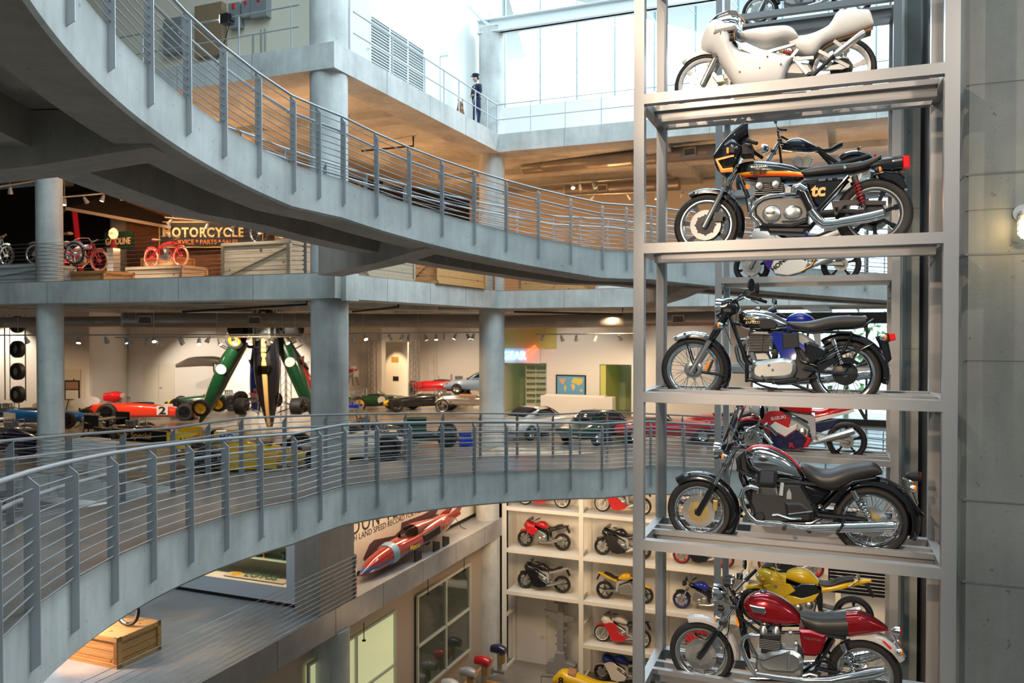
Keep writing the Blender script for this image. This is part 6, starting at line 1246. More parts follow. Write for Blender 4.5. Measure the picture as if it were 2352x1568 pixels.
formula('black and blue formula car behind the ramp railing, left of the second column', BP(-3.4, 9.0, F_), HD(1, .5), 'black', 'blue', 'black', 4.2, 'f1', .30, .34, .25, .36)
for k, (u, w, h) in enumerate(((-11.2, 22.3, .6), (-8.8, 22.6, .7))):
    o = tag(P_(None, 'car_podium', C_('white'), lambda m: m.bx(0, 3.8 if k else 2.3, 0, 2.0, 0, h), 0), ('low white podium under the red vintage race car', 'low white podium under the silver blue coupe')[k], 'podium'); o.location = BP(u, w, F_); o.rotation_euler = (0, 0, A2)
# stripped chassis and engines on stands
def engine(label, u, w, z, col, s=1., trump=True):
    e = thing('display_engine', label, 'engine', BP(u, w, z), A2 + R.uniform(-1, 1)); E = C_(col) if col in CR else ALU
    P_(e, 'stand', DMET, lambda m: [m.bar((x*s, y*s, 0), (x*.6*s, y*.6*s, .5*s), .04, .04) for x in (-.35, .35) for y in (-.25, .25)], 0)
    P_(e, 'block', ALUD, lambda m: m.box((0, 0, .62*s), (.7*s, .4*s, .32*s)), 0)
    for q in (-1, 1): P_(e, 'cam_cover', E, lambda m: m.plate([(-.34*s, .74*s), (.34*s, .74*s), (.34*s, .86*s), (-.34*s, .86*s)], q*.17*s - .07, q*.17*s + .07, .02))
    for q in (-1, 1):
        for i in range(4): tube_part(e, 'exhaust_pipe', CHROME, [(-.27*s + .18*i*s, q*.2*s, .66*s), (-.27*s + .18*i*s, q*.42*s, .6*s), (-.5*s, q*.45*s, .42*s)], .025, 6)
    if trump: P_(e, 'intake_trumpets', CHROME, lambda m: [m.tube([(-.27*s + .18*i*s, q*.05*s, .84*s), (-.27*s + .18*i*s, q*.06*s, 1.02*s)], [.03, .05], 8) for i in range(4) for q in (-1, 1)])
    return e
engine('large engine with chrome trumpets standing between the left column and the red wedge car', -15.6, 6.4, F_, 'silver', .9)
engine('bare engine and chassis beside the trumpeted engine', -14.0, 5.9, F_, 'black', .8)
engine('red topped engine on a stand at the foot of the tilted cars', -13.2, 13.2, F_ + .35, 'red', 1.1)
engine('chrome engine with blue cover near the foot of the corner column', -8.2, 13.2, F_, 'blue', 1.1)
engine('tall engine on a clear stand behind the green race car with the roundel', -12.8, 20.0, F_ + 1.2, 'red', 1.)
for k, (u, w, s_, h, lab) in enumerate(((-12.2, 10.6, .75, .75, 'white plinth below the leaning green race car'), (-8.6, .3, 1.1, .95, 'pale plinth behind the railing beside the sponsor lettered black car'), (-9.6, .6, 1.0, .95, 'pale blue lit panel at the foot of the left column'), (-3.6, 6.0, 1.2, .25, 'low white plinth under the green and white formula car'))):
    o = tag(P_(None, 'plinth', C_('white') if k != 9 else WOOD, lambda m: m.bx(0, s_, 0, .5, 0, h), 0), lab, 'plinth'); o.location = BP(u, w, F_); o.rotation_euler = (0, 0, A2)
o = tag(P_(None, 'plinth', mat('tan_board', (.50, .32, .16), .5), lambda m: m.bx(0, 1.5, 0, .5, 0, .95), 0), 'tan coloured box plinth under the sponsor lettering of the black formula car', 'plinth'); o.location = BP(-7.5, .3, F_); o.rotation_euler = (0, 0, A2)
# ---------------------------------------------------------------- the red land speed streamliner on the ledge
def streamliner():
    c = thing('streamliner', 'long dark red land speed streamliner with blue stripe and clear canopy on the ledge', 'streamliner', BP(-.52, 4.75, ZM + .12), A2 - PI/2)
    DR = bands_mat('streamliner_paint', (.30, .02, .02), [(0, (.05, .10, .28)), (.11, (.30, .02, .02))], .14, .0, .18); h = 2.9
    P_(c, 'body', DR, lambda m: m.body([(-h, .62), (-h*.6, .74), (-h*.2, .66), (h*.1, .62), (h*.45, .62), (h*.8, .44), (h, .12)], [(-h, .46), (-h*.6, .16), (h*.6, .02), (h*.9, .02), (h, .09)], [(-h, .08), (-h*.6, .30), (0, .34), (h*.5, .32), (h*.85, .20), (h, .02)], p=2.2, n=34, seg=24))
    P_(c, 'canopy', GLASS, lambda m: m.body([(.30*h, .56), (.18*h, .82), (.02*h, .86)], [(.30*h, .5), (.02*h, .5)], [(.30*h, .05), (.16*h, .22), (.02*h, .24)], n=12, seg=16))
    P_(c, 'headrest', DR, lambda m: m.body([(.04*h, .86), (-.1*h, .85), (-.5*h, .72)], [(.04*h, .5), (-.5*h, .6)], [(.04*h, .24), (-.1*h, .22), (-.5*h, .06)], n=12, seg=16))
    P_(c, 'engine_opening', BLACK, lambda m: m.plate([(-.02*h, .30), (-.02*h, .52), (-.38*h, .60), (-.38*h, .34)], .28, .36, .02))
    P_(c, 'nose_band', mat('pale_blue_band', (.22, .36, .50), .3), lambda m: m.body([(.46*h, .635), (.55*h, .60)], [(.46*h, .015), (.55*h, .015)], [(.46*h, .335), (.55*h, .305)], n=4, seg=24, p=2.2))
    for s in (-1, 1): P_(c, 'tail_fin', DR, lambda m: m.plate([(-h*.55, .62), (-h*1.05, .92), (-h*1.02, .72), (-h*.9, .5)], s*.16 - .02, s*.16 + .02, .01))
    for x in (.78*h, -.3*h): cwheel(c, x, 0, .2, .10, BLACK)
    text('side_lettering', 'Vesco', .20, mat('yellow_print', (.85, .6, .05), .4), c, (.28*h, .345, .26), (PI/2, 0, PI), .003, 1.2, shear=.2, bold=.003)
    text('tail_lettering', '17', .26, mat('gold_print'), c, (-.50*h, .325, .36), (PI/2, 0, PI), .003, bold=.003)
    P_(c, 'parachute_tube', mat('dark_red', (.25, .02, .02), .4), lambda m: m.tube([(-h*.9, 0, .48), (-h*1.08, 0, .52)], [.09, .07], 12)); P_(c, 'tow_bar', BLACK, lambda m: m.tube([(-h*.95, .05, .44), (-h*1.0, .2, .1), (-h*1.08, .25, 0)], .012, 5))
    for x in (.12, -.28, -.5): st_ = tag(P_(None, 'display_stand', BLACK, lambda m: m.plate([(-.2, 0), (.2, 0), (.2, .34), (-.2, .22)], -.02, .02)), 'small black angled support under the red streamliner', 'support', 'supports under the streamliner'); st_.location = BP(-.16, 4.75 - x*h, ZM); st_.rotation_euler = (0, 0, A2 - PI/2)
streamliner()
bn = tag(P_(None, 'banner', mat('banner_paper', (.86, .82, .76), .6), lambda m: m.bx(0, .02, 0, 9.6, .12, 1.98), 0), 'long pale mural behind the streamliner with land speed record lettering and a dark car image', 'mural'); bn.location = BP(-1.0, .75, ZM); bn.rotation_euler = (0, 0, A2)
INK = mat('banner_ink', (.06, .05, .05), .7); MAUVE = mat('banner_mauve', (.12, .06, .08), .6)
text('headline', 'DON VESCO', .56, INK, bn, (.025, 1.42, 1.18), (PI/2, 0, PI/2), .002, 1.0, bold=.006, space=1.25)
text('subtitle', '318 MPH LAND SPEED RECORD FOR MOTORCYCLES', .245, INK, bn, (.025, .72, .99), (PI/2, 0, PI/2), .002, 1.0, space=1.05)
P_(bn, 'car_image', MAUVE, lambda m: m.add([(.03, y, z) for y, z in ((1.98, .40), (2.3, .72), (2.55, .79), (3.7, .64), (4.05, .74), (4.1, .94), (5.4, .90), (6.66, .95), (6.3, .72), (7.17, .62), (6.97, .46), (4.6, .34), (2.9, .14), (2.2, .26))], [tuple(range(14))]), 0)
wb_ = P_(None, 'baseboard_ledge', BLACK, lambda m: m.bx(0, .03, 0, 9.6, 0, .12), 0); wb_.location = BP(-1.0, .75, ZM); wb_.rotation_euler = (0, 0, A2); st(wb_)
wall('wall_ledge', (-1.02, .6), (-1.02, BL + .3), ZM, ZC - SL, WALLC, .1)
# ================================================================ fixtures and small things
def bplace(o, u, w, z, rz=0): o.location = BP(u, w, z); o.rotation_euler = (0, 0, A2 + rz); return o
def wplace(o, P, rz=0): o.location = P; o.rotation_euler = (0, 0, rz); return o
def px(x, y, Y): return Vector(((x - 1176) / 1862.985 * Y, Y, (757 - y) / 1862.985 * Y))
DUCT = mat('duct_metal', (.36, .33, .30), .4, .6); TRK = mat('track_grey', (.50, .52, .53), .4, .3); HEAD = mat('spot_housing', (.55, .56, .57), .4, .3)
def duct(label, a, b, r, vents=(), cap=True):
    d = thing('air_duct', label, 'duct', a); v = b - a; L = v.length; o = MB(); n = int(L / .9)
    pts = []; rs = []
    for k in range(n + 1):
        for q in (-.004, 0, .004): pts.append(v * min(1, max(0, k/n + q))); rs.append(r * (1.035 if q == 0 else 1))
    o.tube(pts, rs, 24); obj('duct_pipe', o, DUCT, d)
    if cap: o = MB(); u = v.normalized(); o.tube([-u*.06, -u*.02, u*.02], [r*.9, r*1.03, r*1.03], 24); obj('end_cap', o, mat('galvanised', (.52, .58, .60), .4, .4), d)
    dirn = Vector((v.x, v.y, 0)).normalized(); nrm = Vector((dirn.y, -dirn.x, 0)); nrm = nrm if nrm.y < 0 else -nrm
    for t in vents:
        o = MB(); c = v * t + nrm * (r + .03); w_, h_ = .42, .26
        for s in (-1, 1): o.bar(c + dirn*s*w_/2 - Vector((0, 0, h_/2)), c + dirn*s*w_/2 + Vector((0, 0, h_/2)), .04, .05, up=nrm); o.bar(c - dirn*w_/2 + Vector((0, 0, s*h_/2)), c + dirn*w_/2 + Vector((0, 0, s*h_/2)), .05, .04)
        for k in range(6): z = -h_/2 + (k + .5) * h_/6; o.bar(c - dirn*w_/2 + Vector((0, 0, z)), c + dirn*w_/2 + Vector((0, 0, z)), .03, .012)
        o2 = obj('vent_grille', o, mat('vent_frame', (.5, .48, .44), .5), d, smooth=0); o = MB(); o.bar(c - dirn*w_/2 - nrm*.02, c + dirn*w_/2 - nrm*.02, .01, h_); obj('vent_dark', o, BLACK, o2, smooth=0)
    return d
duct('big round duct with blue grey end cap under the middle slab, left part', px(283, 735, 28.5), px(760, 736, 31), .27, (.10, .61))
duct('thinner brown duct running left of the capped duct', px(-60, 741, 30), px(290, 738, 31), .20, ())
duct('round duct between the two corner columns under the middle slab', px(760, 736, 32.5), px(1120, 738, 34), .29, ())
duct('round duct with wide grille right of the second column under the middle slab', px(1140, 740, 34), px(1660, 731, 30), .27, (.83,))
duct('large round duct under the upper slab right of the second column', px(1205, 386, 33), px(1690, 345, 28), .27, (.82,))
duct('second round duct farther back under the upper slab', px(1300, 440, 36), px(1560, 425, 34), .26, (.35,))
# track lights
def head_mesh():
    h = thing('track_spotlight', 'x', 'spotlight'); P_(h, 'bracket', HEAD, lambda m: m.bx(-.012, .012, -.012, .012, -.12, 0).tube([(-.07, 0, -.12), (.07, 0, -.12)], .012, 6), 0)
    hs = P_(h, 'housing', HEAD, lambda m: m.lathe([(0, .12), (.05, .12), (.055, .04), (.075, -.02), (.08, -.10), (.07, -.10), (.06, -.02)], (0, 0, -.2), 'Z', 16)); hs.rotation_euler = (0, 0, 0)
    P_(hs, 'lamp_face', LAMPE, lambda m: m.lathe([(.066, -.085), (0, -.08)], (0, 0, -.2), 'Z', 14)); return h
PROTO = head_mesh(); first = [True]
def track(label, a, b, n, glabel, tl=None):
    t = thing('light_track', label, 'light track', a); o = MB(); o.tube([Vector((0, 0, 0)), b - a], .025, 8); obj('track_bar', o, TRK, t)
    zc = (ZL if a.z < 1.2 else ZU) - .31
    for q in (.1, .5, .9): tube_part(t, 'hanger_rod', TRK, [(b - a) * q, (b - a) * q + Vector((0, 0, zc - a.z - (b.z - a.z) * q))], .008, 5)
    for k in (range(n) if isinstance(n, int) else n):
        q = (k + .5) / n + R.uniform(-.25, .25) / n if isinstance(n, int) else k
        p = a + (b - a) * q; r = (R.uniform(-.6, .6), R.uniform(-.5, .6), R.uniform(0, 6))
        if first[0]: c = PROTO; c.location = p; c.rotation_euler = r; c['label'] = glabel.replace('spotlights', 'spotlight'); c['group'] = glabel; first[0] = False
        else: c = dup(PROTO, None, p, r, glabel.replace('spotlights', 'spotlight').replace('three ', ''), glabel)
G1 = 'grey track spotlights under the middle slab, left of the corner column'
track('long grey light track under the middle slab at far left', px(-40, 770, 27), px(720, 768, 29), 13, G1)
track('lower light track with many spotlights above the red wedge car', px(265, 775, 27.5), px(722, 773, 28.5), 11, G1)
track('light track between the two corner columns under the middle slab', px(800, 766, 30), px(1105, 763, 33), 12, 'grey track spotlights between the two corner columns')
track('light track above the world map and doorway', px(1230, 768, 33), px(1480, 766, 31), 6, 'grey track spotlights above the world map')
track('upper light track under the orange soffit right of the second column', px(1225, 427, 32), px(1480, 409, 30), [.36, .43, .54], 'three grey spotlights on the track under the orange soffit')
track('second light track lower under the orange soffit at right', px(1300, 450, 33), px(1640, 436, 31), [.2, .42, .62, .8], 'small spotlights on the lower track at right under the orange soffit')
track('light track glimpsed through the upper ramp railing', px(560, 330, 30), px(960, 470, 38), 9, 'spotlights glimpsed through the upper ramp railing')
track('light track above the red veteran motorcycles', px(0, 430, 27), px(240, 392, 29), 3, 'spotlights above the veteran motorcycles')
track('light track in front of the dark exhibition canopy', px(130, 455, 28), px(330, 438, 30), 5, 'spotlights in front of the dark canopy')
track('light track above the motorcycle parts sign', px(380, 500, 31), px(560, 518, 32), [.1, .55, .9], 'spotlights above the motorcycle parts sign')
# upper balcony
lv = tag(P_(None, 'louvre', mat('louvre_white', (.70, .78, .76), .5), lambda m: [m.bx(0.006, .02, .0, 3.15, k*.086, k*.086 + .026) for k in range(15)] + [m.bx(-.0, .03, y, y + .06, -.04, 1.30) for y in (-.05, 1.03, 2.1, 3.14)], 0), 'large dark slatted louvre in the white wall of the upper balcony', 'louvre'); bplace(lv, -1.25, 3.50, 7.72)
P_(lv, 'dark_opening', BLACK, lambda m: m.bx(-.004, .005, 0, 3.15, -.02, 1.29), 0); [setattr(c, 'location', (0, 0, 0)) for c in lv.children]
lv.location = BP(-1.19, 3.50, 7.68)
dr = P_(None, 'door_2', mat('pale_grey_door', (.58, .62, .56), .5), lambda m: m.bx(0, .05, 0, .95, 0, 2.5), 0); bplace(dr, -1.2, 2.45, ZU); st(dr); P_(dr, 'door_handle', CHROME, lambda m: m.tube([(.05, .85, 1.0), (.11, .85, 1.0), (.11, .75, 1.0)], .012, 6))
def ebox(label, x0, y0, x1, y1, m=ALUD, sw=True):
    a = W22(x0, y0); c = W22(x1, y1); o = thing('electrical_box', label, 'electrical box', BP(a[0], 2.3, c[1]), A2)
    P_(o, 'cabinet', m, lambda b: b.bx(0, c[0] - a[0], -.22, 0, 0, a[1] - c[1]), 0)
    if sw: P_(o, 'switch_lever', REDL, lambda b: b.bx((c[0] - a[0])*.45, (c[0] - a[0])*.6, -.26, -.22, (a[1] - c[1])*.78, (a[1] - c[1])*.95), 0)
def W22(x, y):
    d = Vector(((x - 1176) / 1862.985, 1, (757 - y) / 1862.985)); n = g2; s = ((P1.dot(n)) + 2.1) / (d.x*n.x + d.y*n.y); q = d * s - P1; return (q.dot(e2), d.z * s)
EB = mat('box_grey', (.22, .23, .23), .5)
ebox('grey electrical box farthest left on the cream wall behind the ramp railing', 380, 50, 421, 122, EB, False)
ebox('large tan electrical cabinet on the cream wall', 452, 20, 514, 127, mat('tan_cabinet', (.26, .18, .11), .5), False)
ebox('grey switch box right of the tan cabinet', 529, 14, 554, 66, EB); ebox('small grey switch box with red lever', 559, 8, 579, 42, EB); ebox('wider grey switch box, rightmost on the cream wall', 580, 2, 616, 40, EB)
cd = tag(P_(None, 'conduit', EB, lambda m: [m.tube([(x, -.05, 0), (x, -.05, z)], .018, 6) for x, z in ((0, 1.5), (.28, 1.6), (.42, 1.6))], 40), 'grey vertical conduits below the switch boxes', 'conduit'); bplace(cd, W22(576, 60)[0], 2.3, ZU)
fl = thing('floodlight', 'small black floodlight clamped to the balcony pipe railing with its front glowing', 'floodlight', BP(*[W22(632, 60)[0]], .12, 7.98), A2)
P_(fl, 'housing', BLACK, lambda m: m.bx(-.05, .22, -.10, .14, -.12, .12).bx(.2, .28, -.06, .1, -.06, .1), 0); P_(fl, 'lamp_face', LAMPE, lambda m: m.bx(-.07, -.05, -.09, .13, -.10, .10), 0)
P_(fl, 'cable', BLACK, lambda m: m.tube([(.2, 0, -.1), (.0, 0, -.6), (-.25, 0, -1.0)], .012, 5))
cm = thing('security_camera', 'small white security camera on a thin pole at the end of the louvre', 'camera', BP(-.9, 7.3, 8.95), A2); P_(cm, 'pole', RAIL, lambda m: m.tube([(0, 0, -2.0), (0, 0, .05)], .02, 6)); P_(cm, 'body', C_('white'), lambda m: m.bx(.02, .30, -.06, .06, -.02, .10), 0)
# policeman and dog
def officer():
    o = thing('person', 'policeman in dark navy uniform and peaked cap standing at the balcony railing, head bowed', 'person', BP(-.36, 8.95, ZU), A2 - .5); NV = mat('navy_cloth', (.012, .020, .055), .8)
    SK = mat('skin', (.55, .34, .25), .6)
    def skin(name, chains, m, lv=1, k=1):
        me = bpy.data.meshes.new(name); vs = []; es = []; rs = []
        idx = {}
        for ch in chains:
            pr = None
            for (p, r) in ch:
                key = tuple(round(q, 4) for q in p)
                if key not in idx: idx[key] = len(vs); vs.append(p); rs.append(r)
                if pr is not None: es.append((pr, idx[key]))
                pr = idx[key]
        me.from_pydata(vs, es, []); ob = bpy.data.objects.new(name, me); LINK(ob); ob.parent = o
        md = ob.modifiers.new('Skin', 'SKIN'); sv = me.skin_vertices[0].data if me.skin_vertices else None
        if sv is None: return ob
        for i, r in enumerate(rs): sv[i].radius = (r, r * .85)
        sv[0].use_root = True; s = ob.modifiers.new('Sub', 'SUBSURF'); s.levels = s.render_levels = lv; s_ = ob.modifiers; me.materials.append(m); md.use_smooth_shade = True
        return ob
    try:
        bpy.context.view_layer.update()
        def mesh_skin(name, chains, m):
            ob = skin(name, chains, m); return ob
        hip = (0, 0, .93)
        B = [[(hip, .15), ((0, 0, 1.10), .14), ((0, .01, 1.30), .17), ((0, .01, 1.44), .13), ((0, .02, 1.52), .06)]]
        for s in (-1, 1):
            B.append([(hip, .15), ((s*.10, 0, .86), .11), ((s*.12, .02, .50), .075), ((s*.13, -.02, .10), .05)])
            B.append([((0, .01, 1.44), .13), ((s*.19, .01, 1.42), .075), ((s*.26, -.0, 1.16), .052), ((s*.12, -.17, 1.08), .042)])
        build_skin(o, 'uniform', B, NV)
        build_skin(o, 'head', [[((0, -.02, 1.55), .05), ((0, -.04, 1.63), .085), ((0, -.05, 1.70), .09), ((0, -.03, 1.76), .07)], [((0, -.05, 1.70), .09), ((0, -.145, 1.66), .02)]], SK)
    except Exception as ex: print('officer', ex)
    P_(o, 'cap', NV, lambda m: m.lathe([(0, .10), (.12, .10), (.13, .07), (.10, .03), (.10, 0)], (0, -.03, 1.74), 'Z', 20)); P_(o, 'cap_peak', BLACK, lambda m: m.plate([(-.08, 0), (.08, 0), (.06, .012), (-.06, .012)], -.20, -.10).v and None).location = (0, 0, 1.74)
    P_(o, 'badge', GOLD, lambda m: m.bx(-.015, .015, -.145, -.13, 1.79, 1.83), 0); P_(o, 'chest_badge', GOLD, lambda m: m.bx(.07, .11, -.165, -.15, 1.32, 1.38), 0)
    for s in (-1, 1):
        build_skin(o, 'hand', [[((s*.12, -.17, 1.08), .032), ((s*.07, -.20, 1.06), .028)]] + [[((s*.07, -.20, 1.06), .028), ((s*(.03) , -.215 - .004*k, 1.085 - .018*k), .009), ((s*(-.005), -.20, 1.08 - .018*k), .008)] for k in range(4)] + [[((s*.07, -.20, 1.06), .028), ((s*.06, -.24, 1.09), .010)]], SK)
        P_(o, 'shoe', BLACK, lambda m: m.body([(-.10, .10), (0, .10), (.16, .05)], [(-.10, 0), (.16, 0)], [(-.10, .04), (.1, .05), (.16, .03)], n=8, seg=10)).rotation_euler = (0, 0, -PI/2)
    for c, s in zip([c for c in o.children if c.name.startswith('shoe')], (-1, 1)): c.location = (s*.13, -.02, 0)
    P_(o, 'leash', C_('white'), lambda m: m.tube([(.10, -.14, 1.06), (.02, -.16, .80), (-.08, -.10, .60), (-.16, -.05, .45)], .010, 5))
    P_(o, 'belt', BLACK, lambda m: m.lathe([(.15, -.03), (.165, -.03), (.165, .03), (.15, .03)], (0, 0, 1.02), 'Z', 20, closed=True)); P_(o, 'face_detail', mat('dark_hair', (.03, .02, .015), .7), lambda m: m.ball((0, .02, 1.70), (.088, .075, .07), 12).bx(-.05, -.02, -.142, -.135, 1.69, 1.70).bx(.02, .05, -.142, -.135, 1.69, 1.70).bx(-.025, .025, -.135, -.128, 1.625, 1.632), 0)
def build_skin(parent, name, chains, m):
    vs = []; es = []; rs = []; idx = {}
    for ch in chains:
        pr = None
        for (p, r) in ch:
            k = tuple(round(q, 4) for q in p)
            if k not in idx: idx[k] = len(vs); vs.append(p); rs.append(r)
            if pr is not None and (pr, idx[k]) not in es: es.append((pr, idx[k]))
            pr = idx[k]
    bm = bmesh.new(); L = bm.verts.layers.skin.verify(); V = [bm.verts.new(v) for v in vs]
    for v, r in zip(V, rs): v[L].radius = (r, r * .88)
    V[0][L].use_root = True; [bm.edges.new((V[a], V[b])) for a, b in es]
    me = bpy.data.meshes.new(name); bm.to_mesh(me); bm.free(); ob = bpy.data.objects.new(name, me); LINK(ob); ob.parent = parent; me.materials.append(m)
    md = ob.modifiers.new('Skin', 'SKIN'); md.use_smooth_shade = True; s = ob.modifiers.new('Sub', 'SUBSURF'); s.levels = s.render_levels = 1; return ob
officer()
dg = thing('dog', 'brown and tan dog sitting beside the policeman at the balcony edge', 'dog', BP(-.40, 7.75, ZU - .12), .1); FUR = mat('dog_fur', rough=.9, build=lambda nt, b: nt.links.new(ramp2(nt, noise(nt, pos(nt), 9, 3), (.10, .05, .03), (.50, .30, .16), .42, .55), b.inputs['Base Color']))
build_skin(dg, 'body', [[((0, .30, .16), .15), ((0, .12, .30), .15), ((0, -.05, .42), .14), ((0, -.14, .54), .10), ((0, -.22, .62), .10), ((0, -.36, .57), .045)]] + [[((0, -.05, .42), .14), ((s*.10, -.10, .20), .05), ((s*.10, -.14, .03), .04)] for s in (-1, 1)] + [[((0, .30, .16), .15), ((s*.18, .14, .12), .07), ((s*.17, -.02, .04), .04)] for s in (-1, 1)] + [[((0, .30, .16), .15), ((.05, .55, .05), .03)]], FUR)
for s in (-1, 1): P_(dg, 'ear', FUR, lambda m: m.ball((s*.075, -.19, .71), (.02, .03, .05), 8))
# wall lamp on the concrete core
wl = thing('wall_lamp', 'glowing caged bulkhead lamp on the concrete wall at the right edge', 'wall lamp', RP(3.20, .45, .90), AR)
P_(wl, 'back_plate', TRK, lambda m: m.disc((0, -.01, .10), .075, .03, 'Y', 20)); P_(wl, 'neck', TRK, lambda m: m.tube([(0, -.02, .10), (0, -.10, .10), (0, -.10, .05)], .035, 12).disc((0, -.10, .05), .055, .04, 'Z', 18))
P_(wl, 'glass_jar', mat('lamp_jar', (1, .95, .8), .3, 0, 0, (1, .84, .52), 3.2), lambda m: m.lathe([(.042, .04), (.044, -.08), (.03, -.12), (0, -.13)], (0, -.10, 0), 'Z', 16))
P_(wl, 'cage', TRK, lambda m: [m.tube([(.052*math.cos(a), -.10 + .052*math.sin(a), z) for a in [2*PI*k/16 for k in range(16)]], .004, 5, closed=True) for z in (.02, -.02, -.06, -.09)] + [m.tube([(.052*math.cos(a), -.10 + .052*math.sin(a), .04), (.052*math.cos(a), -.10 + .052*math.sin(a), -.09), (0, -.10, -.14)], .004, 5) for a in (0, PI/2, PI, 3*PI/2)])
lamp('POINT', RP(3.20, .28, .86), 9, (1, .68, .30), .05)
# shop front: neon sign, map, picture, shelves
ng = thing('neon_sign', 'glowing blue and red neon sign above the shelf alcove', 'neon sign', BP(-4.75, 21.68, -1.55), A2)
text('neon_lettering', 'GEAR', .56, mat('neon_blue', (.2, .5, 1), .3, 0, 0, (.16, .52, 1.0), 4), ng, (-.02, 0, .05), (PI/2, 0, 0), .02, .9, bold=.01)
P_(ng, 'neon_arrow', mat('neon_red', (1, .2, .1), .3, 0, 0, (1.0, .10, .04), 3), lambda m: m.tube([(1.75, 0, .75), (1.35, 0, .40), (1.42, 0, .58), (1.12, 0, .05), (1.55, 0, .12), (1.45, 0, .28), (1.85, 0, .60)], .03, 8, closed=True))
P_(ng, 'neon_board', WALLP, lambda m: m.bx(-.3, 2.0, .05, .1, -.15, .9), 0); lamp('POINT', BP(-4.4, 21.0, -1.3), 8, (.2, .5, 1), .15); lamp('POINT', BP(-3.3, 21.0, -1.3), 8, (1, .1, .05), .15)
mp = thing('world_map', 'framed world map hanging on the pale wall', 'map', BP(-1.90, 21.72, -3.32), A2)
P_(mp, 'frame', BLACK, lambda m: m.bx(0, 1.55, 0, .05, 0, .06).bx(0, 1.55, 0, .05, 1.02, 1.08).bx(0, .06, 0, .05, 0, 1.08).bx(1.49, 1.55, 0, .05, 0, 1.08), 0); P_(mp, 'sea', mat('map_sea', (.16, .42, .68), .4), lambda m: m.bx(.05, 1.5, .02, .04, .05, 1.03), 0)
for key, c, L in (('map_land_a', (.72, .42, .25), [[(.15, .88), (.5, .9), (.42, .62), (.34, .60), (.22, .72)]]), ('map_land_b', (.70, .62, .15), [[(.80, .78), (.95, .95), (1.42, .90), (1.36, .66), (1.18, .56), (1.02, .66), (.86, .66)], [(.44, .56), (.56, .50), (.48, .22), (.42, .40)]]), ('map_land_c', (.75, .60, .30), [[(.78, .62), (.96, .62), (1.0, .50), (.90, .28), (.82, .46)], [(1.24, .36), (1.40, .38), (1.38, .26), (1.24, .26)]])):
    P_(mp, 'continents', mat(key, c, .5), lambda m: [m.plate(q, .012, .02) for q in L], 0)
pc = thing('framed_picture', 'tall framed picture with red and blue abstract print beyond the doorway', 'picture', BP(1.25, 24.55, -2.75), A2); P_(pc, 'frame', BLACK, lambda m: m.bx(0, .85, 0, .04, 0, 1.1), 0); P_(pc, 'print', mat('print_grey', (.55, .55, .58), .5), lambda m: m.bx(.06, .79, -.01, .0, .06, 1.04), 0); P_(pc, 'print_motif', mat('print_red', (.6, .10, .06), .5), lambda m: m.plate([(.15, .8), (.7, .85), (.55, .65), (.45, .3), (.4, .3), (.36, .62)], -.018, -.01), 0)
cb = thing('shop_shelving', 'empty pale green cube shelving inside the alcove below the neon sign', 'shelving', BP(-3.7, 22.2, ZC), A2 + .35)
P_(cb, 'carcase', mat('pale_green_shelf', (.62, .66, .48), .6), lambda m: [m.bx(0, 1.55, 0, .35, k*.29, k*.29 + .03) for k in range(9)] + [m.bx(x, x + .03, 0, .35, 0, 2.35) for x in (0, .5, 1.02, 1.52)] + [m.bx(0, 1.55, .33, .35, 0, 2.35)], 0)
for x_, y_ in ((-4.0, 21.65), (-.6, 21.4)): pass
tag(bplace(P_(None, 'counter', WALLP, lambda m: m.bx(0, 3.6, 0, .6, 0, .95).bx(.2, 3.2, .1, .5, .95, 1.0), 0), -2.3, 20.6, ZC), 'long pale counter under the world map', 'counter')
lp = thing('exhibition_wall', 'brightly lit tall white panel standing between the race cars', 'panel', BP(-11.5, 21.4, ZC), A2); P_(lp, 'board', mat('warm_white_panel', (.9, .86, .74), .5), lambda m: m.bx(0, 1.35, 0, .12, 0, 3.5), 0)
P_(lp, 'small_picture', DMET, lambda m: m.bx(.45, .8, -.01, 0, 1.4, 1.65), 0); P_(lp, 'small_print', mat('print_gold', (.5, .3, .08), .5), lambda m: m.bx(.35, .8, -.01, 0, 2.4, 2.7), 0); lamp('SPOT', BP(-10.8, 19.6, ZL - 1.2), 420, WARM2, .05, aim=BP(-10.8, 21.4, ZC + 1.6), spot=.7)
def truss(label, u, w, h):
    t = thing('truss_tower', label, 'truss', BP(u, w, ZC), A2); s = .35
    P_(t, 'truss_frame', ALUD, lambda m: [m.bar((x, y, 0), (x, y, h), .03, .03) for x in (0, s) for y in (0, s)] + [m.bar((0, 0, k*s), (s, 0, k*s + s), .015, .015) for k in range(int(h/s))] + [m.bar((0, s, k*s + s), (s, s, k*s), .015, .015) for k in range(int(h/s))], 0)
truss('slim metal lattice tower left of the lit white panel', -12.4, 21.0, 3.6); truss('slim metal lattice tower right of the lit white panel', -9.9, 21.2, 3.6); truss('metal lattice frame behind the leaning race cars', -13.8, 15.5, 3.4)
for k, (x0, y0, c) in enumerate(((470, 830, 'silver'), (415, 905, 'silver'))):
    pass
bs = tag(P_(None, 'bare_body_shell', mat('bare_shell', (.55, .50, .42), .3, .7), lambda m: m.body([(-1.6, .2), (-.8, .55), (.6, .6), (1.6, .2)], [(-1.6, .0), (0, .1), (1.6, 0)], [(-1.6, .1), (0, .25), (1.6, .1)])), 'bare metal body shell hung on the wall left of the leaning race cars', 'body shell'); wplace(bs, px(472, 845, 40), -.2)
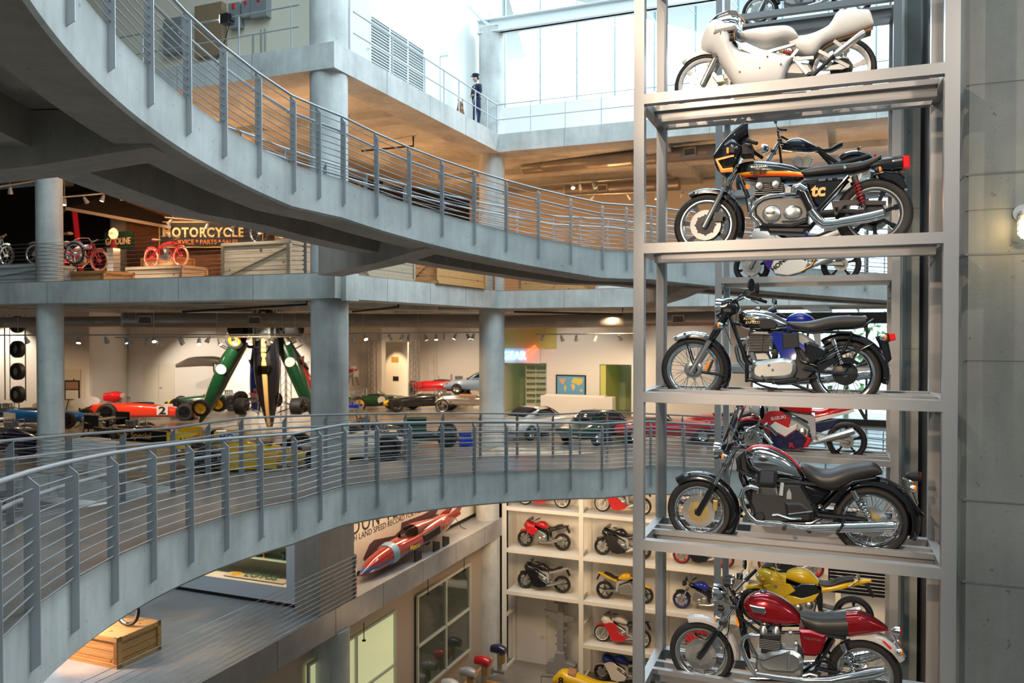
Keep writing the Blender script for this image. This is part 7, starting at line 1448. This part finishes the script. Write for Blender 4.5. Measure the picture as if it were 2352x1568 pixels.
for x, y, lab in ((350, 946, 'door_3'), (150, 962, 'door_4')):
    q = P_(None, lab, mat('cream_door', (.74, .68, .56), .5), lambda m: m.bx(-.85, -.01, -.03, 0, 0, 2.3).bx(.01, .85, -.03, 0, 0, 2.3), 0); st(q)
    if lab == 'door_3': q.location = BP(-23.0, 16.92, ZC); q.rotation_euler = (0, 0, A2 + .41)
    else: q.location = BP(-22.6, 10.78, ZC); q.rotation_euler = (0, 0, A2 + .32)
    P_(q, 'door_handle', CHROME, lambda m: m.bx(.08, .2, -.08, -.03, 1.0, 1.03), 0)
fe = thing('extinguisher_cabinet', 'white wall cabinet with a red fire extinguisher behind the red wedge car', 'fire extinguisher', BP(-25.35, 15.75, ZC + .75), A2 + .41); P_(fe, 'cabinet', C_('white'), lambda m: m.bx(0, .42, -.12, 0, 0, .95), 0); P_(fe, 'extinguisher', REDL, lambda m: m.tube([(.2, -.15, .15), (.2, -.15, .65), (.2, -.15, .72)], [.07, .07, .03], 10))
es = thing('easel_sign', 'black easel holding an information board near the left column', 'easel', BP(-21.2, 10.2, ZC), A2 + .3); P_(es, 'leg', BLACK, lambda m: [m.bar((x, y, 0), (0, 0, 1.9), .03, .03) for x, y in ((-.45, -.1), (.45, -.1), (0, .5))], 0); P_(es, 'board', BLACK, lambda m: m.bx(-.36, .36, -.14, -.11, .95, 1.85), 0); P_(es, 'poster', C_('white'), lambda m: m.bx(-.30, .30, -.15, -.14, .99, 1.40), 0); P_(es, 'poster_photo', mat('poster_photo', (.35, .2, .12), .5), lambda m: m.bx(-.30, .30, -.15, -.14, 1.45, 1.78), 0)
tr = thing('tyre_rack', 'tubular wall frame holding a column of old racing tyres at the far left', 'tyre rack', px(40, 925, 33), -.38); P_(tr, 'frame', ALUD, lambda m: m.tube([(-.75, 0, .1), (-.75, 0, 3.6), (.45, 0, 3.6), (.45, 0, .1)], .03, 6, closed=True).tube([(-.45, 0, .1), (-.45, 0, 3.6)], .02, 6))
for k, yy in enumerate((745, 802, 853, 906)):
    q = thing('tyre_display', ['tyre at the top of the wall rack, half hidden by the duct', 'second tyre from the top of the wall rack', 'third tyre from the top of the wall rack', 'lowest tyre on the wall rack'][k], 'tyre', px(40, yy, 32.7), -.38, 'old racing tyres on the wall rack')
    P_(q, 'rubber', RUB, lambda m: m.lathe([(.18, -.14), (.26, -.16), (.34, -.10), (.35, 0), (.34, .10), (.26, .16), (.18, .14)], (0, 0, 0), 'Y', 24, closed=True)); P_(q, 'wheel_rim', ALU, lambda m: m.lathe([(0, -.03), (.05, -.05), (.08, .02), (.17, .0), (.19, -.12), (.17, .1), (0, .1)], (0, 0, 0), 'Y', 20))
# motorcycle floor scenery
sg = thing('motorcycle_sign', 'black sign with cream motorcycle lettering on the brown brick wall', 'sign', BP(-14.2, 8.45, 3.30), A2 + .39)
P_(sg, 'board', BLACK, lambda m: m.bx(0, 4.2, -.06, 0, 0, 1.05), 0); P_(sg, 'border', mat('sign_gold', (.75, .5, .2), .5), lambda m: m.bx(0, 4.2, -.075, -.06, 0, .04).bx(0, 4.2, -.075, -.06, 1.01, 1.05).bx(0, .04, -.075, -.06, 0, 1.05).bx(4.16, 4.2, -.075, -.06, 0, 1.05), 0)
text('sign_lettering', 'MOTORCYCLE', .52, mat('sign_cream', (.85, .66, .36), .5, 0, 0, None), sg, (.14, -.08, .44), (PI/2, 0, 0), .004, .86, bold=.016, space=1.15); text('sign_small_lettering', 'SERVICE * PARTS * SALES', .26, mat('sign_orange', (.75, .25, .06), .5), sg, (.55, -.08, .14), (PI/2, 0, 0), .004, .92, bold=.004)
cp = thing('exhibition_canopy', 'black sloping canopy with pale edge over the dark exhibition area', 'canopy', px(210, 495, 33), A2 + .1); P_(cp, 'roof', DARKW, lambda m: m.add([(-3.2, 1, 0), (0, -1.2, .1), (3.4, .6, -.55), (1.2, 1.5, 1.5), (-2.6, 1.5, 1.2)], [(0, 1, 4), (1, 3, 4), (1, 2, 3)]), 0); P_(cp, 'edge', mat('canopy_edge', (.40, .33, .28), .6), lambda m: m.bar((-3.2, 1, 0), (0, -1.2, .1), .08, .12).bar((0, -1.2, .1), (3.4, .6, -.55), .08, .12), 0); P_(cp, 'red_post', C_('red'), lambda m: m.bar((.2, -1.0, 0), (.5, -.9, -3.2), .14, .14), 0)
gp_ = thing('gas_pump', 'old gas pump with a round glowing globe on top and red neck', 'gas pump', px(262, 626, 30), A2); gp_.location.z = ZL
P_(gp_, 'column', C_('white'), lambda m: m.bx(-.16, .16, -.16, .16, 0, 1.6), 0); P_(gp_, 'neck', C_('red'), lambda m: m.lathe([(0, 1.9), (.05, 1.9), (.10, 1.7), (.13, 1.55), (0, 1.55)], (0, 0, .05), 'Z', 14)); P_(gp_, 'globe', mat('globe_glow', (.9, .8, .5), .4, 0, 0, (1, .68, .30), 1.1), lambda m: m.lathe([(0, -.08), (.17, -.07), (.21, 0), (.17, .07), (0, .08)], (0, 0, 2.15), 'Y', 20)); text('globe_lettering', 'SHELL', .11, REDL, gp_, (-.14, -.095, 2.12), (PI/2, 0, 0), .002, .9)
P_(gp_, 'glass_cylinder', ALU, lambda m: m.disc((0, 0, 1.3), .13, .5, 'Z', 14))
gs = thing('gasoline_sign', 'dark green sign with pale gasoline lettering behind the gas pump', 'sign', px(242, 575, 32), A2); P_(gs, 'board', mat('dark_green_board', (.01, .04, .03), .5), lambda m: m.bx(0, 1.5, 0, .05, 0, .7), 0); text('sign_lettering', 'GASOLINE', .36, mat('sign_cream'), gs, (.06, -.02, .2), (PI/2, 0, 0), .003, .78, bold=.006)
# ledge display case
dc = thing('display_case', 'long white showcase with glass shelves and a folded car maker banner, below the lower ramp', 'display case', BP(-6.2, -.36, ZM), A2); CW = mat('case_white', (.72, .74, .78), .5)
P_(dc, 'carcase', CW, lambda m: m.bx(0, 5.9, 0, .9, .1, .48).bx(5.02, 6.05, 0, .9, .48, 2.0).bx(0, 6.05, 0, .9, 1.9, 2.0).bx(0, 5.1, .86, .9, .48, 1.95), 0); P_(dc, 'plinth_base', BLACK, lambda m: m.bx(0, 6.05, .05, .85, 0, .10), 0)
for z in (.95, 1.35): P_(dc, 'glass_shelf', mat('shelf_glass', (.30, .45, .40), .1), lambda m: m.bx(.1, 5.0, .35, .86, z, z + .012), 0)
P_(dc, 'front_glass', GLASS, lambda m: m.bx(0, 5.02, .0, .008, .48, 1.9), 0)
bt = tag(bplace(P_(None, 'folded_banner', C_('white'), lambda m: m.plate([(0, .0), (1.85, .0), (1.85, .02), (0, .02)], 0, .42, .004), 0), -3.25, -.22, ZM + .50), 'cream folded banner lettered in dark green inside the showcase', 'banner'); text('banner_lettering', 'LOTUS', .30, mat('dark_green_print', (.02, .10, .05), .5), bt, (.55, .09, .03), (.25, 0, 0), .002, 1.1, bold=.004)
P_(bt, 'yellow_badge', C_('yellow'), lambda m: m.disc((.25, .2, .03), .14, .02, 'Z', 20))
for k in range(16):
    cn = ['white', 'silver', 'red', 'orange', 'yellow', 'green', 'blue', 'black'][k % 8]; u = -5.6 + .3 * k; 
    q = tag(bplace(P_(None, 'trophy', C_(cn), lambda m: m.lathe([(0, 0), (.05, 0), (.02, .04), (.02, .09), (.06, .16), (.055, .20), (0, .20)], (0, 0, 0), 'Z', 12)), u, .18, ZM + (.963 if k % 2 else 1.363)), '%s small cup on the %s glass shelf of the showcase' % (cn, 'lower' if k % 2 else 'upper'), 'cup', 'cups on the glass shelves of the showcase')
# ground floor workshop windows, outboard engines and sidecar
for n, (w0, w1, dark) in enumerate(((4.75, 8.5, True), (-.6, 3.5, False))):
    fr = P_(None, 'window_%d' % (4 + n), mat('pale_window_frame', (.55, .56, .48), .5), lambda m: [m.bx(0, .06, w, w + .07, -10.9, -8.0) for w in (w0, (w0 + w1)/2, w1 - .07)] + [m.bx(0, .06, w0, w1, z, z + .07) for z in (-10.97, -9.55, -8.03)], 0); bplace(fr, -.42, 0, 0); st(fr)
    P_(fr, 'pane', mat('dark_glass', (.05, .065, .05), .08, 0, 1.) if dark else mat('lit_room_glass', (.62, .66, .42), .15, 0, .5, (.62, .66, .36), .45), lambda m: m.bx(-.02, .0, w0, w1, -10.9, -8.0), 0)
for k, (w_, z_) in enumerate(((2.6, -8.05), (4.9, -7.9), (7.4, -7.9))): bplace(tag(P_(None, 'pendant_bolt', BLACK, lambda m: m.tube([(0, 0, 0), (0, 0, -.45)], .012, 6).disc((0, 0, -.46), .05, .03, 'Z', 10)), 'thin black rod hanging below the ledge, %s' % ('nearest', 'middle one', 'farthest')[k], 'rod'), -.1, w_ - 1.2 if k == 0 else w_, z_ + .45)
for k, (u, w, c) in enumerate(((.15, 5.9, 'white'), (.3, 6.9, 'silver'), (.35, 7.9, 'red'), (.45, 9.0, 'navy'))):
    q = thing('outboard_motor', ['white topped old outboard motor nearest on the timber stand', 'grey outboard motor second on the timber stand', 'red topped outboard motor on the timber stand', 'dark outboard motor farthest on the timber stand'][k], 'outboard motor', BP(u, w, ZG + .45), A2); P_(q, 'cowl', C_(c), lambda m: m.body([(-.28, .98), (0, 1.05), (.25, .95)], [(-.28, .72), (.25, .72)], [(-.28, .12), (0, .17), (.25, .12)], n=10, seg=12))
    P_(q, 'shaft', ALUD, lambda m: m.tube([(0, 0, .75), (0, 0, .1)], [.07, .05], 8).bx(-.2, .2, -.02, .02, .02, .1).disc((-.25, 0, .06), .12, .03, 'X', 8)); P_(q, 'clamp', GOLD, lambda m: m.bx(.05, .2, -.1, .1, .4, .7), 0)
os_ = thing('timber_stand', 'low pale timber stand carrying the old outboard motors', 'stand', BP(-.1, 5.4, ZG), A2); P_(os_, 'beam', WOOD, lambda m: m.bx(0, .08, 0, 4.2, .6, .72).bx(0, .9, 3.6, 3.7, 0, .12).bx(0, .9, .3, .4, 0, .12), 0); P_(os_, 'leg', WOOD, lambda m: [m.bx(0, .08, y, y + .08, 0, .6) for y in (.3, 3.6)], 0)
sc_ = thing('sidecar', 'yellow rounded sidecar body numbered 8 at the foot of the shelf wall', 'sidecar', BP(2.9, 9.45, ZG), A2 + .1); P_(sc_, 'body', C_('yellow'), lambda m: m.body([(-.6, .5), (-.3, .85), (.1, .75), (.9, .5), (1.6, .55)], [(-.6, .3), (1.6, .3)], [(-.6, .15), (0, .35), (1.6, .2)])); text('race_number', '8', .36, BLACK, sc_, (-.35, -.36, .42), (PI/2, 0, 0), .004, bold=.008); P_(sc_, 'seat', BROWNL, lambda m: m.body([(-.05, .86), (.2, .8)], [(-.05, .6), (.2, .6)], [(-.05, .25), (.2, .25)], n=6, seg=12)); P_(sc_, 'wire_guard', BLACK, lambda m: m.tube([(-.6, -.3, .3), (-.95, -.3, .35), (-.95, -.3, .6), (-.55, -.3, .62)], .015, 5))
vt = tag(P_(None, 'wall_vent', mat('black_slats', (.012, .012, .016), .5), lambda m: [m.bx(0, 1.5, 0, .06, k*.08, k*.08 + .05) for k in range(8)] + [m.bx(-.03, 0, 0, .06, 0, .64)], 0), 'black slatted panel seen through the rack near the yellow motorcycle', 'vent'); wplace(vt, RP(1.7, 12, -5.95), AR)
pt = thing('painting', 'yellow green painting on the white wall at the far left below the lower ramp', 'painting', BP(-16.6, 5.95, ZM + .35), A2); P_(pt, 'frame', BLACK, lambda m: m.bx(0, 1.5, -.03, .04, 0, 1.5), 0); P_(pt, 'canvas', mat('canvas', rough=.6, build=lambda nt, b: nt.links.new(ramp2(nt, noise(nt, pos(nt), 2.2, 4), (.25, .42, .10), (.85, .75, .35), .4, .6), b.inputs['Base Color'])), lambda m: m.bx(.05, 1.45, -.04, -.03, .05, 1.45), 0)
# trees outside the east windows
FOL = mat('foliage', rough=.8, build=lambda nt, b: nt.links.new(ramp2(nt, noise(nt, pos(nt), 3, 5), (.05, .16, .03), (.45, .75, .25), .4, .6), b.inputs['Base Color']))
for k, (u, w, z, r) in enumerate(((11.5, 29, -1.5, 2.2), (17, 31, -.5, 2.8), (23.5, 31, 2.0, 2.6), (6.5, 30, .5, 2.0))):
    mb = MB(); rr = random.Random(k)
    for q in range(150):
        a, b_, c_ = rr.gauss(0, .5), rr.gauss(0, .4), rr.gauss(0, .5); s = .28; v = Vector((a*r, b_*r, c_*r)); mb.add([v + Vector((rr.uniform(-s, s), rr.uniform(-s, s), rr.uniform(-s, s))) for _ in range(4)], [(0, 1, 2), (0, 2, 3)])
    t_ = thing('tree', ['light green tree outside the far window behind the rear rack', 'taller tree outside the window nearer the core wall', 'tree crown high outside the far right window', 'tree at the left end of the far window'][k], 'tree', BP(u, w, z), 0); obj('foliage', mb, FOL, t_, smooth=0)
    P_(t_, 'trunk', mat('bark', (.10, .07, .05), .9), lambda m: m.tube([(0, 0, ZG - z), (0, 0, 0)], [.25, .12], 8))

for k, (a, b, lab) in enumerate(((px(420, 716, 27), px(705, 699, 25.5), 'thin dark sprinkler pipe under the middle slab left of the corner column'), (px(810, 716, 29), px(915, 705, 26), 'short dark sprinkler pipe right of the corner column'), (px(1180, 716, 31), px(1430, 722, 31), 'dark sprinkler pipe under the middle slab right of the second column'), (px(395, 312, 26), px(610, 252, 26), 'black sprinkler pipe under the upper slab seen through the ramp railing'), (px(780, 353, 30), px(950, 337, 28), 'black sprinkler pipe under the upper slab right of the corner column'))):
    o = tag(P_(None, 'sprinkler_pipe', BLACK, lambda m: m.tube([Vector((0, 0, 0)), b - a, b - a + Vector((0, 0, .35))], .035, 8)), lab, 'pipe'); o.location = a
# ---------------------------------------------------------------- raise everything so that the ground floor is z = 0
bpy.context.view_layer.update()
for o in sc.objects:
    if o.parent is None: o.location.z += EYE
